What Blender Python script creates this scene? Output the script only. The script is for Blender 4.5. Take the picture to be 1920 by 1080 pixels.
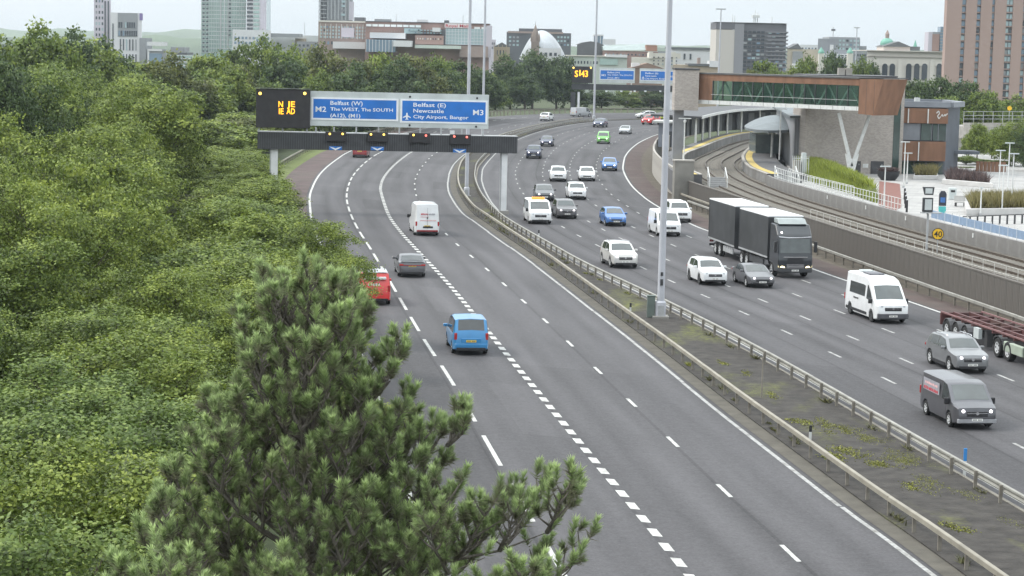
import bpy, bmesh, math, random
import numpy as np
from mathutils import Vector, Matrix

for _o in list(bpy.data.objects):
    bpy.data.objects.remove(_o, do_unlink=True)
SC = bpy.context.scene
COL = SC.collection
R = math.radians
rnd = random.Random(7)
rng = np.random.default_rng(11)

# ------------------------------------------------------------------ camera
FPX, CAM_H, PITCH, ROLL = 3881.0, 15.034, 0.11402, 0.02234
F0 = Vector((0, math.cos(PITCH), -math.sin(PITCH)))
U0 = Vector((0, math.sin(PITCH), math.cos(PITCH)))
R0 = Vector((1, 0, 0))
CR = R0 * math.cos(ROLL) + U0 * math.sin(ROLL)
CU = U0 * math.cos(ROLL) - R0 * math.sin(ROLL)
cam_d = bpy.data.cameras.new('camera')
cam = bpy.data.objects.new('camera', cam_d)
COL.objects.link(cam)
m4 = Matrix.Identity(4)
for i in range(3):
    m4[i][0] = CR[i]; m4[i][1] = CU[i]; m4[i][2] = -F0[i]
m4[2][3] = CAM_H
cam.matrix_world = m4
cam_d.sensor_width = 36.0
cam_d.lens = FPX / 1920 * 36.0
cam_d.clip_start = 0.5
cam_d.clip_end = 20000
SC.camera = cam

# ------------------------------------------------------------------ sky, sun, exposure
SUN_EL, SUN_AZ = R(46), R(-78)          # azimuth measured from the viewing direction (+Y) towards +X
W = bpy.data.worlds.new('World'); SC.world = W; W.use_nodes = True
nt = W.node_tree; nt.nodes.clear()
sky = nt.nodes.new('ShaderNodeTexSky'); sky.sky_type = 'NISHITA'; sky.sun_disc = False
sky.sun_elevation = SUN_EL; sky.sun_rotation = SUN_AZ; sky.dust_density = 3.0; sky.air_density = 1.0
tc = nt.nodes.new('ShaderNodeTexCoord')
cl = nt.nodes.new('ShaderNodeTexNoise'); cl.inputs['Scale'].default_value = 3.2; cl.inputs['Detail'].default_value = 7
mp = nt.nodes.new('ShaderNodeMapping'); mp.inputs['Scale'].default_value = (1, 1, 3.5)
nt.links.new(tc.outputs['Generated'], mp.inputs['Vector']); nt.links.new(mp.outputs['Vector'], cl.inputs['Vector'])
cr = nt.nodes.new('ShaderNodeValToRGB')          # even cloud cover with faint structure
cr.color_ramp.elements[0].position = 0.33; cr.color_ramp.elements[0].color = (5.15, 5.65, 5.85, 1)
cr.color_ramp.elements[1].position = 0.68; cr.color_ramp.elements[1].color = (6.2, 6.4, 6.45, 1)
nt.links.new(cl.outputs['Fac'], cr.inputs['Fac'])
# standard overcast luminance: the same all round, rising smoothly from horizon to zenith as 1 + 2 sin(elevation)
sx = nt.nodes.new('ShaderNodeSeparateXYZ'); nt.links.new(tc.outputs['Generated'], sx.inputs[0])
mz = nt.nodes.new('ShaderNodeMath'); mz.operation = 'MAXIMUM'; mz.inputs[1].default_value = 0.0; nt.links.new(sx.outputs[2], mz.inputs[0])
ma = nt.nodes.new('ShaderNodeMath'); ma.operation = 'MULTIPLY_ADD'; ma.inputs[1].default_value = 2.0; ma.inputs[2].default_value = 1.0; nt.links.new(mz.outputs[0], ma.inputs[0])
vm = nt.nodes.new('ShaderNodeVectorMath'); vm.operation = 'SCALE'; nt.links.new(cr.outputs['Color'], vm.inputs[0]); nt.links.new(ma.outputs[0], vm.inputs['Scale'])
mx = nt.nodes.new('ShaderNodeMix'); mx.data_type = 'RGBA'; mx.inputs[0].default_value = 0.88
nt.links.new(sky.outputs['Color'], mx.inputs[6]); nt.links.new(vm.outputs[0], mx.inputs[7])
bg = nt.nodes.new('ShaderNodeBackground'); bg.inputs['Strength'].default_value = 0.1
wo = nt.nodes.new('ShaderNodeOutputWorld')
nt.links.new(mx.outputs[2], bg.inputs['Color']); nt.links.new(bg.outputs['Background'], wo.inputs['Surface'])

sun_d = bpy.data.lights.new('sun', 'SUN'); sun_d.energy = 1.5; sun_d.angle = R(14); sun_d.color = (1.0, 0.96, 0.9)
sun = bpy.data.objects.new('sun', sun_d); COL.objects.link(sun)
sd = Vector((math.sin(SUN_AZ) * math.cos(SUN_EL), math.cos(SUN_AZ) * math.cos(SUN_EL), math.sin(SUN_EL)))
sun.rotation_euler = (-sd).to_track_quat('-Z', 'Y').to_euler()
vs = SC.view_settings
vs.view_transform = 'Standard'; vs.look = 'None'; vs.exposure = 0.7; vs.gamma = 1.0; vs.use_curve_mapping = False
SC.render.engine = 'CYCLES'
SC.cycles.max_bounces = 4; SC.cycles.diffuse_bounces = 2; SC.cycles.glossy_bounces = 2
SC.cycles.transmission_bounces = 3; SC.cycles.transparent_max_bounces = 6; SC.cycles.volume_bounces = 0

# ------------------------------------------------------------------ measuring helpers
def ray(px, py):
    return CR * ((px - 960) / FPX) + CU * (-(py - 540) / FPX) + F0
def G(px, py, z=0.0):
    d = ray(px, py); t = (z - CAM_H) / d.z
    return Vector((d.x * t, d.y * t, z))
def A(px, py, Y):
    d = ray(px, py); t = Y / d.y
    return Vector((d.x * t, Y, CAM_H + d.z * t))

class Curve:
    def __init__(s, pts, step=1.0, raw=False):
        p = [Vector((a[0], a[1])) for a in pts]
        if not raw:
            q = []
            P = [p[0] * 2 - p[1]] + p + [p[-1] * 2 - p[-2]]
            for i in range(1, len(P) - 2):
                n = max(2, int((P[i + 1] - P[i]).length / step))
                for k in range(n):
                    t = k / n
                    a, b, c, d = P[i - 1], P[i], P[i + 1], P[i + 2]
                    q.append(0.5 * ((2 * b) + (c - a) * t + (2 * a - 5 * b + 4 * c - d) * t * t + (3 * b - a - 3 * c + d) * t ** 3))
            q.append(p[-1]); p = q
        s.p = p
        s.s = [0.0]
        for i in range(1, len(p)): s.s.append(s.s[-1] + (p[i] - p[i - 1]).length)
        s.L = s.s[-1]
    def at(s, d):
        d = min(max(d, 0), s.L - 1e-6)
        lo = int(np.searchsorted(s.s, d, side='right')) - 1
        lo = min(max(lo, 0), len(s.p) - 2)
        a, b = s.p[lo], s.p[lo + 1]
        t = (d - s.s[lo]) / max(1e-9, s.s[lo + 1] - s.s[lo])
        return a.lerp(b, t), (b - a).normalized()
    def sY(s, Y):
        for i in range(len(s.p) - 1):
            if (s.p[i].y - Y) * (s.p[i + 1].y - Y) <= 0 and s.p[i].y != s.p[i + 1].y:
                return s.s[i] + (Y - s.p[i].y) / (s.p[i + 1].y - s.p[i].y) * (s.s[i + 1] - s.s[i])
        return 0 if Y < s.p[0].y else s.L
    def xY(s, Y): return s.at(s.sY(Y))[0].x
    def tY(s, Y): return s.at(s.sY(Y))[1]
    def off(s, d):
        out = []
        n = len(s.p)
        for i in range(n):
            t = (s.p[min(i + 1, n - 1)] - s.p[max(i - 1, 0)]).normalized()
            out.append(s.p[i] + Vector((t.y, -t.x)) * d)
        return Curve(out, raw=True)
    def lerp(s, o, f, n=500):
        return Curve([s.at(s.L * i / n)[0].lerp(o.at(o.L * i / n)[0], f) for i in range(n + 1)], raw=True)
    def cut(s, s0, s1, step=1.0):
        n = max(1, int((s1 - s0) / step))
        return Curve([s.at(s0 + (s1 - s0) * i / n)[0] for i in range(n + 1)], raw=True)

# ------------------------------------------------------------------ object helpers
def tag(o, label=None, cat=None, group=None, kind=None):
    if label: o['label'] = label
    if cat: o['category'] = cat
    if group: o['group'] = group
    if kind: o['kind'] = kind
    return o
def empty(name, loc=(0, 0, 0), rz=0.0, parent=None):
    o = bpy.data.objects.new(name, None); COL.objects.link(o)
    o.location = loc; o.rotation_euler = (0, 0, rz); o.empty_display_size = 0.3
    if parent: o.parent = parent
    return o
def thing(name, label, cat, loc=(0, 0, 0), rz=0.0, group=None):
    return tag(empty(name, loc, rz), label, cat, group)
def put(name, mesh, parent=None, loc=(0, 0, 0), rot=(0, 0, 0), scale=None):
    o = bpy.data.objects.new(name, mesh); COL.objects.link(o)
    o.location = loc; o.rotation_euler = rot
    if scale is not None: o.scale = scale if hasattr(scale, '__len__') else (scale,) * 3
    if parent: o.parent = parent
    return o
def copy_tree(o, parent=None):
    c = o.copy(); COL.objects.link(c); c.parent = parent
    for ch in list(o.children): copy_tree(ch, c)
    return c

class MB:
    def __init__(s): s.v = []; s.f = []
    def add(s, vs, fs):
        n = len(s.v); s.v += [tuple(v) for v in vs]; s.f += [tuple(i + n for i in f) for f in fs]; return s
    def box(s, x0, x1, y0, y1, z0, z1):
        return s.add([(x0, y0, z0), (x1, y0, z0), (x1, y1, z0), (x0, y1, z0), (x0, y0, z1), (x1, y0, z1), (x1, y1, z1), (x0, y1, z1)],
                     [(3, 2, 1, 0), (4, 5, 6, 7), (0, 1, 5, 4), (1, 2, 6, 5), (2, 3, 7, 6), (3, 0, 4, 7)])
    def cbox(s, c, d):
        return s.box(c[0] - d[0] / 2, c[0] + d[0] / 2, c[1] - d[1] / 2, c[1] + d[1] / 2, c[2] - d[2] / 2, c[2] + d[2] / 2)
    def poly(s, pts): return s.add(pts, [tuple(range(len(pts)))])
    def prism(s, pts, d):
        d = Vector(d); n = len(pts); a = [Vector(p) for p in pts]
        return s.add(a + [p + d for p in a], [tuple(range(n))[::-1], tuple(range(n, 2 * n))] + [(i, (i + 1) % n, n + (i + 1) % n, n + i) for i in range(n)])
    def tube(s, p0, p1, r0, r1=None, n=8, cap=True):
        r1 = r0 if r1 is None else r1
        p0 = Vector(p0); p1 = Vector(p1); d = (p1 - p0).normalized()
        u = d.orthogonal().normalized(); w = d.cross(u)
        vs = []
        for p, r in ((p0, r0), (p1, r1)):
            for i in range(n):
                a = 2 * math.pi * i / n; vs.append(p + u * (math.cos(a) * r) + w * (math.sin(a) * r))
        fs = [(i, (i + 1) % n, n + (i + 1) % n, n + i) for i in range(n)]
        if cap: fs += [tuple(range(n))[::-1], tuple(range(n, 2 * n))]
        return s.add(vs, fs)
    def pipe(s, pts, r, n=6):
        for a, b in zip(pts[:-1], pts[1:]): s.tube(a, b, r, r, n)
        return s
    def beam(s, p0, p1, w, h):
        """rectangular bar between two points, w across (horizontal), h the other way"""
        p0 = Vector(p0); p1 = Vector(p1); d = (p1 - p0).normalized()
        up = Vector((0, 0, 1)) if abs(d.z) < 0.95 else Vector((0, 1, 0))
        u = d.cross(up).normalized() * (w / 2); q = u.cross(d).normalized() * (h / 2)
        vs = [p0 - u - q, p0 + u - q, p0 + u + q, p0 - u + q, p1 - u - q, p1 + u - q, p1 + u + q, p1 - u + q]
        return s.add(vs, [(3, 2, 1, 0), (4, 5, 6, 7), (0, 1, 5, 4), (1, 2, 6, 5), (2, 3, 7, 6), (3, 0, 4, 7)])
    def lathe(s, prof, n=16, c=(0, 0, 0), axis='z', caps=True):
        vs = []
        for r, h in prof:
            for i in range(n):
                a = 2 * math.pi * i / n
                x, y = r * math.cos(a), r * math.sin(a)
                vs.append((c[0] + x, c[1] + y, c[2] + h) if axis == 'z' else (c[0] + x, c[1] + h, c[2] + y))
        fs = []
        for k in range(len(prof) - 1):
            for i in range(n):
                j = (i + 1) % n
                fs.append((k * n + i, k * n + j, (k + 1) * n + j, (k + 1) * n + i))
        if caps and prof[0][0] > 1e-6: fs.append(tuple(range(n))[::-1])
        if caps and prof[-1][0] > 1e-6: fs.append(tuple(range((len(prof) - 1) * n, len(prof) * n)))
        return s.add(vs, fs)
    def sweep(s, cur, prof, z=0.0, closed=True, cap=True):
        """sweep a (offset-right, height) profile along a Curve"""
        n = len(cur.p); m = len(prof); vs = []
        for i in range(n):
            t = (cur.p[min(i + 1, n - 1)] - cur.p[max(i - 1, 0)]).normalized()
            for d, h in prof:
                vs.append((cur.p[i].x + t.y * d, cur.p[i].y - t.x * d, z + h))
        fs = []
        for i in range(n - 1):
            for k in range(m if closed else m - 1):
                l = (k + 1) % m
                fs.append((i * m + k, i * m + l, (i + 1) * m + l, (i + 1) * m + k))
        if closed and cap: fs += [tuple(range(m))[::-1], tuple(range((n - 1) * m, n * m))]
        return s.add(vs, fs)
    def mesh(s, name, m, smooth=False, bevel=0.0, sharp=35, merge=False):
        me = bpy.data.meshes.new(name)
        me.from_pydata(s.v, [], s.f)
        bm = bmesh.new(); bm.from_mesh(me)
        if merge: bmesh.ops.remove_doubles(bm, verts=bm.verts, dist=1e-4)
        bmesh.ops.recalc_face_normals(bm, faces=bm.faces)
        if bevel: bmesh.ops.bevel(bm, geom=list(bm.edges), offset=bevel, segments=1, affect='EDGES', profile=0.5)
        bm.to_mesh(me); bm.free()
        if smooth:
            me.shade_smooth(); me.set_sharp_from_angle(angle=R(sharp))
        if m: me.materials.append(m)
        return me
    def build(s, name, m, parent=None, loc=(0, 0, 0), rot=(0, 0, 0), **k):
        return put(name, s.mesh(name, m, **k), parent, loc, rot)

# ------------------------------------------------------------------ materials
MATS = {}
def mat(name, base, rough=0.7, var=0.12, scale=3.0, metal=0.0, spec=0.4, base2=None, bump=0.0, bscale=30.0, coat=0.0, detail=4.0, stretch=(1, 1, 1), dirt=0.0):
    if name in MATS: return MATS[name]
    m = bpy.data.materials.new(name); m.use_nodes = True; MATS[name] = m
    t = m.node_tree; N = t.nodes; L = t.links; b = N['Principled BSDF']
    b.inputs['Roughness'].default_value = rough; b.inputs['Metallic'].default_value = metal
    b.inputs['Specular IOR Level'].default_value = spec; b.inputs['Coat Weight'].default_value = coat
    b.inputs['Coat Roughness'].default_value = 0.08
    c = N.new('ShaderNodeTexCoord'); mp = N.new('ShaderNodeMapping'); mp.inputs['Scale'].default_value = stretch
    L.new(c.outputs['Object'], mp.inputs['Vector'])
    n = N.new('ShaderNodeTexNoise'); n.inputs['Scale'].default_value = scale; n.inputs['Detail'].default_value = detail
    L.new(mp.outputs['Vector'], n.inputs['Vector'])
    r = N.new('ShaderNodeValToRGB')
    lo = [max(0, x * (1 - var)) for x in base]; hi = [min(1, x * (1 + var)) for x in (base2 or base)]
    r.color_ramp.elements[0].position = 0.3; r.color_ramp.elements[0].color = (*lo, 1)
    r.color_ramp.elements[1].position = 0.7; r.color_ramp.elements[1].color = (*hi, 1)
    L.new(n.outputs['Fac'], r.inputs['Fac'])
    out = r.outputs['Color']
    if dirt:
        n2 = N.new('ShaderNodeTexNoise'); n2.inputs['Scale'].default_value = scale * 0.35; n2.inputs['Detail'].default_value = 6
        L.new(mp.outputs['Vector'], n2.inputs['Vector'])
        q = N.new('ShaderNodeMapRange'); q.inputs[1].default_value = 0.45; q.inputs[2].default_value = 0.75; q.inputs[4].default_value = dirt
        L.new(n2.outputs['Fac'], q.inputs[0])
        x = N.new('ShaderNodeMix'); x.data_type = 'RGBA'; x.inputs[7].default_value = (0.09, 0.08, 0.065, 1)
        L.new(q.outputs[0], x.inputs[0]); L.new(out, x.inputs[6]); out = x.outputs[2]
    L.new(out, b.inputs['Base Color'])
    if bump:
        n3 = N.new('ShaderNodeTexNoise'); n3.inputs['Scale'].default_value = bscale; n3.inputs['Detail'].default_value = 3
        L.new(c.outputs['Object'], n3.inputs['Vector'])
        bp = N.new('ShaderNodeBump'); bp.inputs['Strength'].default_value = bump; bp.inputs['Distance'].default_value = 0.05
        L.new(n3.outputs['Fac'], bp.inputs['Height']); L.new(bp.outputs['Normal'], b.inputs['Normal'])
    return m
def glow(name, col, strength):
    if name in MATS: return MATS[name]
    m = bpy.data.materials.new(name); m.use_nodes = True; MATS[name] = m
    b = m.node_tree.nodes['Principled BSDF']
    b.inputs['Base Color'].default_value = (*col, 1); b.inputs['Emission Color'].default_value = (*col, 1)
    b.inputs['Emission Strength'].default_value = strength
    return m
def asphalt(name, base, lanes=4.0, dark_lanes=()):
    """UV: u runs 0..lanes across, v in metres along"""
    m = bpy.data.materials.new(name); m.use_nodes = True; MATS[name] = m
    t = m.node_tree; N = t.nodes; L = t.links; b = N['Principled BSDF']
    b.inputs['Roughness'].default_value = 0.78; b.inputs['Specular IOR Level'].default_value = 0.3
    uv = N.new('ShaderNodeUVMap'); sp = N.new('ShaderNodeSeparateXYZ'); L.new(uv.outputs[0], sp.inputs[0])
    def math_(op, a, bb=None, c=None):
        n = N.new('ShaderNodeMath'); n.operation = op
        for i, x in enumerate((a, bb, c)):
            if x is None: continue
            if isinstance(x, (int, float)): n.inputs[i].default_value = x
            else: L.new(x, n.inputs[i])
        return n.outputs[0]
    # wheel tracks: two lighter polished bands in each lane
    wt = math_('COSINE', math_('MULTIPLY', sp.outputs[0], 4 * math.pi))
    mp = N.new('ShaderNodeMapping'); mp.inputs['Scale'].default_value = (3.2, 0.035, 1); L.new(uv.outputs[0], mp.inputs['Vector'])
    st = N.new('ShaderNodeTexNoise'); st.inputs['Scale'].default_value = 1.0; st.inputs['Detail'].default_value = 5; L.new(mp.outputs['Vector'], st.inputs['Vector'])
    lv = N.new('ShaderNodeTexWhiteNoise'); lv.noise_dimensions = '2D'
    cv = N.new('ShaderNodeCombineXYZ'); L.new(math_('FLOOR', sp.outputs[0]), cv.inputs[0]); L.new(math_('FLOOR', math_('DIVIDE', sp.outputs[1], 62.0)), cv.inputs[1]); L.new(cv.outputs[0], lv.inputs['Vector'])
    tc = N.new('ShaderNodeTexCoord')
    gr = N.new('ShaderNodeTexNoise'); gr.inputs['Scale'].default_value = 9.0; gr.inputs['Detail'].default_value = 3; gr.inputs['Roughness'].default_value = 0.7; L.new(tc.outputs['Object'], gr.inputs['Vector'])
    big = N.new('ShaderNodeTexNoise'); big.inputs['Scale'].default_value = 0.11; big.inputs['Detail'].default_value = 6; L.new(tc.outputs['Object'], big.inputs['Vector'])
    v = math_('MULTIPLY_ADD', wt, -0.085, 1.0)
    v = math_('MULTIPLY_ADD', math_('SUBTRACT', st.outputs['Fac'], 0.5), 1.0, v)
    v = math_('MULTIPLY_ADD', math_('SUBTRACT', lv.outputs['Value'], 0.5), 0.30, v)
    v = math_('MULTIPLY_ADD', math_('SUBTRACT', gr.outputs['Fac'], 0.5), 1.1, v)
    v = math_('MULTIPLY_ADD', math_('SUBTRACT', big.outputs['Fac'], 0.5), 0.35, v)
    g2_ = N.new('ShaderNodeTexNoise'); g2_.inputs['Scale'].default_value = 2.6; g2_.inputs['Detail'].default_value = 6; g2_.inputs['Roughness'].default_value = 0.85; L.new(tc.outputs['Object'], g2_.inputs['Vector'])
    v = math_('MULTIPLY_ADD', math_('SUBTRACT', g2_.outputs['Fac'], 0.5), 1.1, v)
    pc = N.new('ShaderNodeTexWhiteNoise'); pc.noise_dimensions = '2D'; cp_ = N.new('ShaderNodeCombineXYZ')
    L.new(math_('FLOOR', math_('MULTIPLY', sp.outputs[0], 2.0)), cp_.inputs[0]); L.new(math_('FLOOR', math_('DIVIDE', sp.outputs[1], 13.0)), cp_.inputs[1]); L.new(cp_.outputs[0], pc.inputs['Vector'])
    v = math_('MULTIPLY_ADD', math_('GREATER_THAN', pc.outputs['Value'], 0.95), -0.2, v)
    v = math_('MULTIPLY_ADD', math_('LESS_THAN', pc.outputs['Value'], 0.04), 0.16, v)
    # darker seam along each lane joint
    fr = math_('ABSOLUTE', math_('SUBTRACT', math_('FRACT', math_('ADD', sp.outputs[0], 0.5)), 0.5))
    seam = math_('LESS_THAN', fr, 0.02)
    v = math_('MULTIPLY_ADD', seam, -0.24, v)
    mm = N.new('ShaderNodeMix'); mm.data_type = 'RGBA'; mm.blend_type = 'MULTIPLY'; mm.inputs[0].default_value = 1.0
    mm.inputs[6].default_value = (*base, 1); L.new(v, mm.inputs[7])
    out = mm.outputs[2]
    L.new(out, b.inputs['Base Color'])
    bp = N.new('ShaderNodeBump'); bp.inputs['Strength'].default_value = 0.25; bp.inputs['Distance'].default_value = 0.02
    L.new(gr.outputs['Fac'], bp.inputs['Height']); L.new(bp.outputs['Normal'], b.inputs['Normal'])
    return m

WHITE = mat('road_paint_white', (0.5, 0.5, 0.48), 0.6, 0.24, 7, dirt=0.6)
WORN = mat('road_paint_worn', (0.34, 0.34, 0.33), 0.6, 0.3, 6, dirt=0.8)
STEEL = mat('galvanised_steel', (0.42, 0.43, 0.44), 0.5, 0.12, 2, metal=0.3, dirt=0.25)
POLE = mat('pole_grey_paint', (0.45, 0.46, 0.5), 0.55, 0.07, 1.2, dirt=0.15)
RAILM = mat('barrier_rail_weathered', (0.27, 0.25, 0.205), 0.6, 0.16, 1.5, dirt=0.35)
RAILG = mat('barrier_rail_grey', (0.27, 0.265, 0.24), 0.55, 0.16, 1.5, dirt=0.35)
POST = mat('barrier_post', (0.22, 0.2, 0.17), 0.7, 0.2, 4, dirt=0.4)
CONC = mat('concrete_grey', (0.3, 0.29, 0.27), 0.85, 0.15, 1.2, bump=0.2, dirt=0.4)
DARK = mat('black_plastic', (0.025, 0.025, 0.028), 0.6, 0.2, 8)
DGREY = mat('dark_grey_metal', (0.05, 0.052, 0.056), 0.6, 0.15, 3)
TYRE = mat('tyre_rubber', (0.022, 0.022, 0.022), 0.85, 0.2, 10)
RIM = mat('alloy_rim', (0.55, 0.56, 0.57), 0.45, 0.15, 10, metal=0.15)
RIMD = mat('dark_rim', (0.1, 0.1, 0.105), 0.45, 0.15, 10, metal=0.4)
GLASS = mat('vehicle_glass', (0.035, 0.042, 0.045), 0.06, 0.2, 1.5, spec=0.9)
GLASSW = mat('windscreen_glass', (0.055, 0.066, 0.066), 0.07, 0.25, 1.2, spec=1.0)
CHROME = mat('bright_trim', (0.6, 0.6, 0.62), 0.25, 0.05, 8, metal=0.8)
PLATEW = mat('plate_white', (0.75, 0.75, 0.72), 0.5, 0.1, 20)
PLATEY = mat('plate_yellow', (0.7, 0.5, 0.06), 0.5, 0.1, 20)
INK = mat('plate_ink', (0.12, 0.12, 0.12), 0.6, 0.2, 10)
LAMP_ON = glow('headlamp_lit', (1.0, 0.93, 1.0), 3.2)
LAMP_OFF = mat('headlamp_clear', (0.5, 0.52, 0.55), 0.15, 0.1, 9, spec=0.9)
TAIL = mat('tail_lamp_red', (0.35, 0.02, 0.02), 0.25, 0.15, 9, spec=0.7)
AMBER = glow('amber_led', (1.0, 0.40, 0.015), 1.5)
# ================================================================== road lines (plan, metres)
Ledge = Curve([(8, -20), (2.9, 20), (-2.2, 60), (-6.1, 91.7), (-8.4, 108.6), (-12.1, 137), (-14.5, 155.8), (-17, 175), (-19.0, 193), (-20.8, 211), (-22.5, 234.6), (-23.5, 256), (-24, 281), (-24, 301), (-22.6, 340), (-19, 380), (-12.5, 430), (-4.5, 475), (7, 503), (24, 525), (48, 543), (90, 560)])
LFAR = [(-22.6, 340), (-19, 380), (-12.5, 430), (-4.5, 475), (7, 503), (24, 525), (48, 543), (90, 560)]
RFAR = [(-5.4, 335), (-3.2, 362), (1.2, 397), (6, 427), (11.8, 454), (19, 472), (35, 492), (60, 508)]
def far(f): return [(a[0] + (b[0] - a[0]) * f, a[1] + (b[1] - a[1]) * f) for a, b in zip(LFAR, RFAR)]
Redge = Curve([(22.7, -20), (17.6, 20), (12.55, 59.5), (11.4, 67.6), (9.95, 78.7), (8.8, 87.6), (7, 102.8), (4.8, 120.2), (1.4, 147), (-1.4, 167), (-3.4, 181.5), (-4.8, 192), (-6.2, 208.7), (-7.1, 223), (-7.7, 240), (-8, 257), (-8, 276), (-7.2, 302)] + RFAR + [(100, 520)])
Long = Curve([(11.7, -20), (6.6, 20), (1.5, 60.1), (-2.45, 91.7), (-4.75, 108.6), (-8.4, 137.2), (-10.8, 155.8), (-13.2, 174), (-15.5, 194), (-17.3, 213.7), (-18.8, 238.4), (-19.5, 260), (-19.75, 281.9), (-19.5, 301.4)] + far(.25))
Block = Curve([(14.9, -20), (10, 20), (5.2, 60), (3.2, 75.6), (.8, 94.4), (-2, 116.5), (-4.2, 133.5), (-7.3, 155.7), (-9.4, 171), (-11.4, 188), (-13.6, 212.5), (-14.6, 226), (-15.3, 243), (-15.6, 264), (-15.5, 286), (-15.1, 305)] + far(.5))
Rdash = Curve([(19, -20), (14, 20), (8.9, 60), (5.3, 88.6), (1.9, 115.6), (-1.9, 143.3), (-5.5, 169.2), (-9.6, 207.6), (-10.9, 227), (-11.5, 240), (-11.9, 262), (-11.85, 284.7), (-11.6, 300.3)] + far(.75))
R2left = Curve([(30.4, -20), (24.8, 20), (18.0, 67.7), (16.3, 79.6), (14.45, 93), (12.5, 105.8), (9.8, 121.2), (6.1, 140.4), (3.6, 156), (.6, 176), (-.7, 187), (-1.8, 200), (-2.7, 213.7), (-3.6, 234), (-3.95, 252), (-3.95, 270), (-2.9, 302.7), (-1.5, 330), (.6, 356), (4.4, 390), (10, 425), (16, 450), (24, 468), (40, 487), (65, 502), (105, 514)])
R2right = Curve([(47.5, -20), (41.8, 20), (35.8, 60), (29.6, 100), (25.2, 126.8), (23.1, 138.2), (21.5, 147.6), (17, 176.3), (15.7, 187), (14.1, 209), (13.5, 228), (13.5, 245), (14, 267), (14.8, 283), (16.3, 305.8), (18.7, 332), (21.8, 358.5), (26.7, 390), (33, 415), (44, 436), (66, 455), (105, 470)])
BL = Redge.off(1.15)
BR = R2left.off(-0.85)
WT = Curve([(41, 40), (38, 60), (32.5, 100), (29.5, 122), (28.5, 129), (27.6, 136), (26.4, 145), (25.6, 151), (24.6, 159), (23.1, 171), (20.6, 190), (17.9, 211), (17.2, 224), (17.1, 240), (17.6, 262), (19.2, 285), (22, 312), (27, 345), (36, 385)])

def strip(name, a, b, z, m, parent=None, kind='structure', lanes=1.0, n=420, ncross=1):
    """road sheet between two plan curves, with UVs (u 0..lanes across, v metres along)"""
    me = bpy.data.meshes.new(name); vs = []; fs = []; uv = []
    for i in range(n + 1):
        p, _ = a.at(a.L * i / n); q, _ = b.at(b.L * i / n)
        for k in range(ncross + 1):
            f = k / ncross; r = p.lerp(q, f)
            vs.append((r.x, r.y, z)); uv.append((lanes * f, a.L * i / n))
    w = ncross + 1
    for i in range(n):
        for k in range(ncross): fs.append((i * w + k, i * w + k + 1, (i + 1) * w + k + 1, (i + 1) * w + k))
    me.from_pydata(vs, [], fs)
    ul = me.uv_layers.new(name='UVMap')
    li = np.zeros(len(me.loops), dtype=np.int32); me.loops.foreach_get('vertex_index', li)
    ul.data.foreach_set('uv', np.array(uv, dtype=np.float32)[li].ravel())
    me.materials.append(m)
    o = put(name, me, parent)
    if kind: o['kind'] = kind
    return o

# ================================================================== ground and carriageways
SOIL = mat('verge_soil_grass', (0.055, 0.07, 0.03), 0.95, 0.4, 0.6, bump=0.4, bscale=6)
g = MB()
g.poly([(-9000, -300, -0.08), (9000, -300, -0.08), (9000, 12000, -0.08), (-9000, 12000, -0.08)])
tag(g.build('ground', SOIL), kind='structure')

ASL = asphalt('asphalt_southbound', (0.071, 0.0685, 0.0725), 4)
ASR = asphalt('asphalt_northbound', (0.069, 0.0665, 0.0705), 5)
carr_l = strip('southbound_road', Ledge.off(-0.35), Redge.off(0.30), 0.0, ASL, lanes=4.0, ncross=4)
carr_r = strip('northbound_road', R2left.off(-0.75), R2right.off(0.30), 0.0, ASR, lanes=5.0, ncross=5)
REDM = mat('red_hard_shoulder', (0.066, 0.044, 0.040), 0.85, 0.22, 0.5, bump=0.3, dirt=0.5)
REDL = mat('red_surface_dressing', (0.085, 0.060, 0.057), 0.85, 0.25, 0.4, bump=0.3, dirt=0.45)
strip('hard_shoulder_right', R2right.off(0.28), R2right.off(2.5), -0.004, REDM)
VERGE = mat('dusty_verge', (0.09, 0.076, 0.058), 0.95, 0.3, 1.2, bump=0.5, bscale=12, dirt=0.4)
strip('verge_right', R2right.off(2.45), R2right.off(6.5), -0.010, VERGE)
sl = Ledge.cut(Ledge.sY(120), Ledge.sY(470))
strip('hard_shoulder_left', sl.off(-3.6), sl.off(-0.3), -0.004, REDL)
GRASSV = mat('mown_verge_grass', (0.11, 0.135, 0.04), 0.95, 0.35, 3, bump=0.6, bscale=20)
strip('grass_verge_left', sl.off(-6.2), sl.off(-3.55), -0.012, GRASSV)
CHAN = mat('concrete_channel', (0.09, 0.082, 0.068), 0.9, 0.25, 1.2, bump=0.3, dirt=0.55, stretch=(1, 1, 1))
strip('drain_channel', Redge.off(0.28), Redge.off(0.95), 0.006, CHAN)

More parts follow.
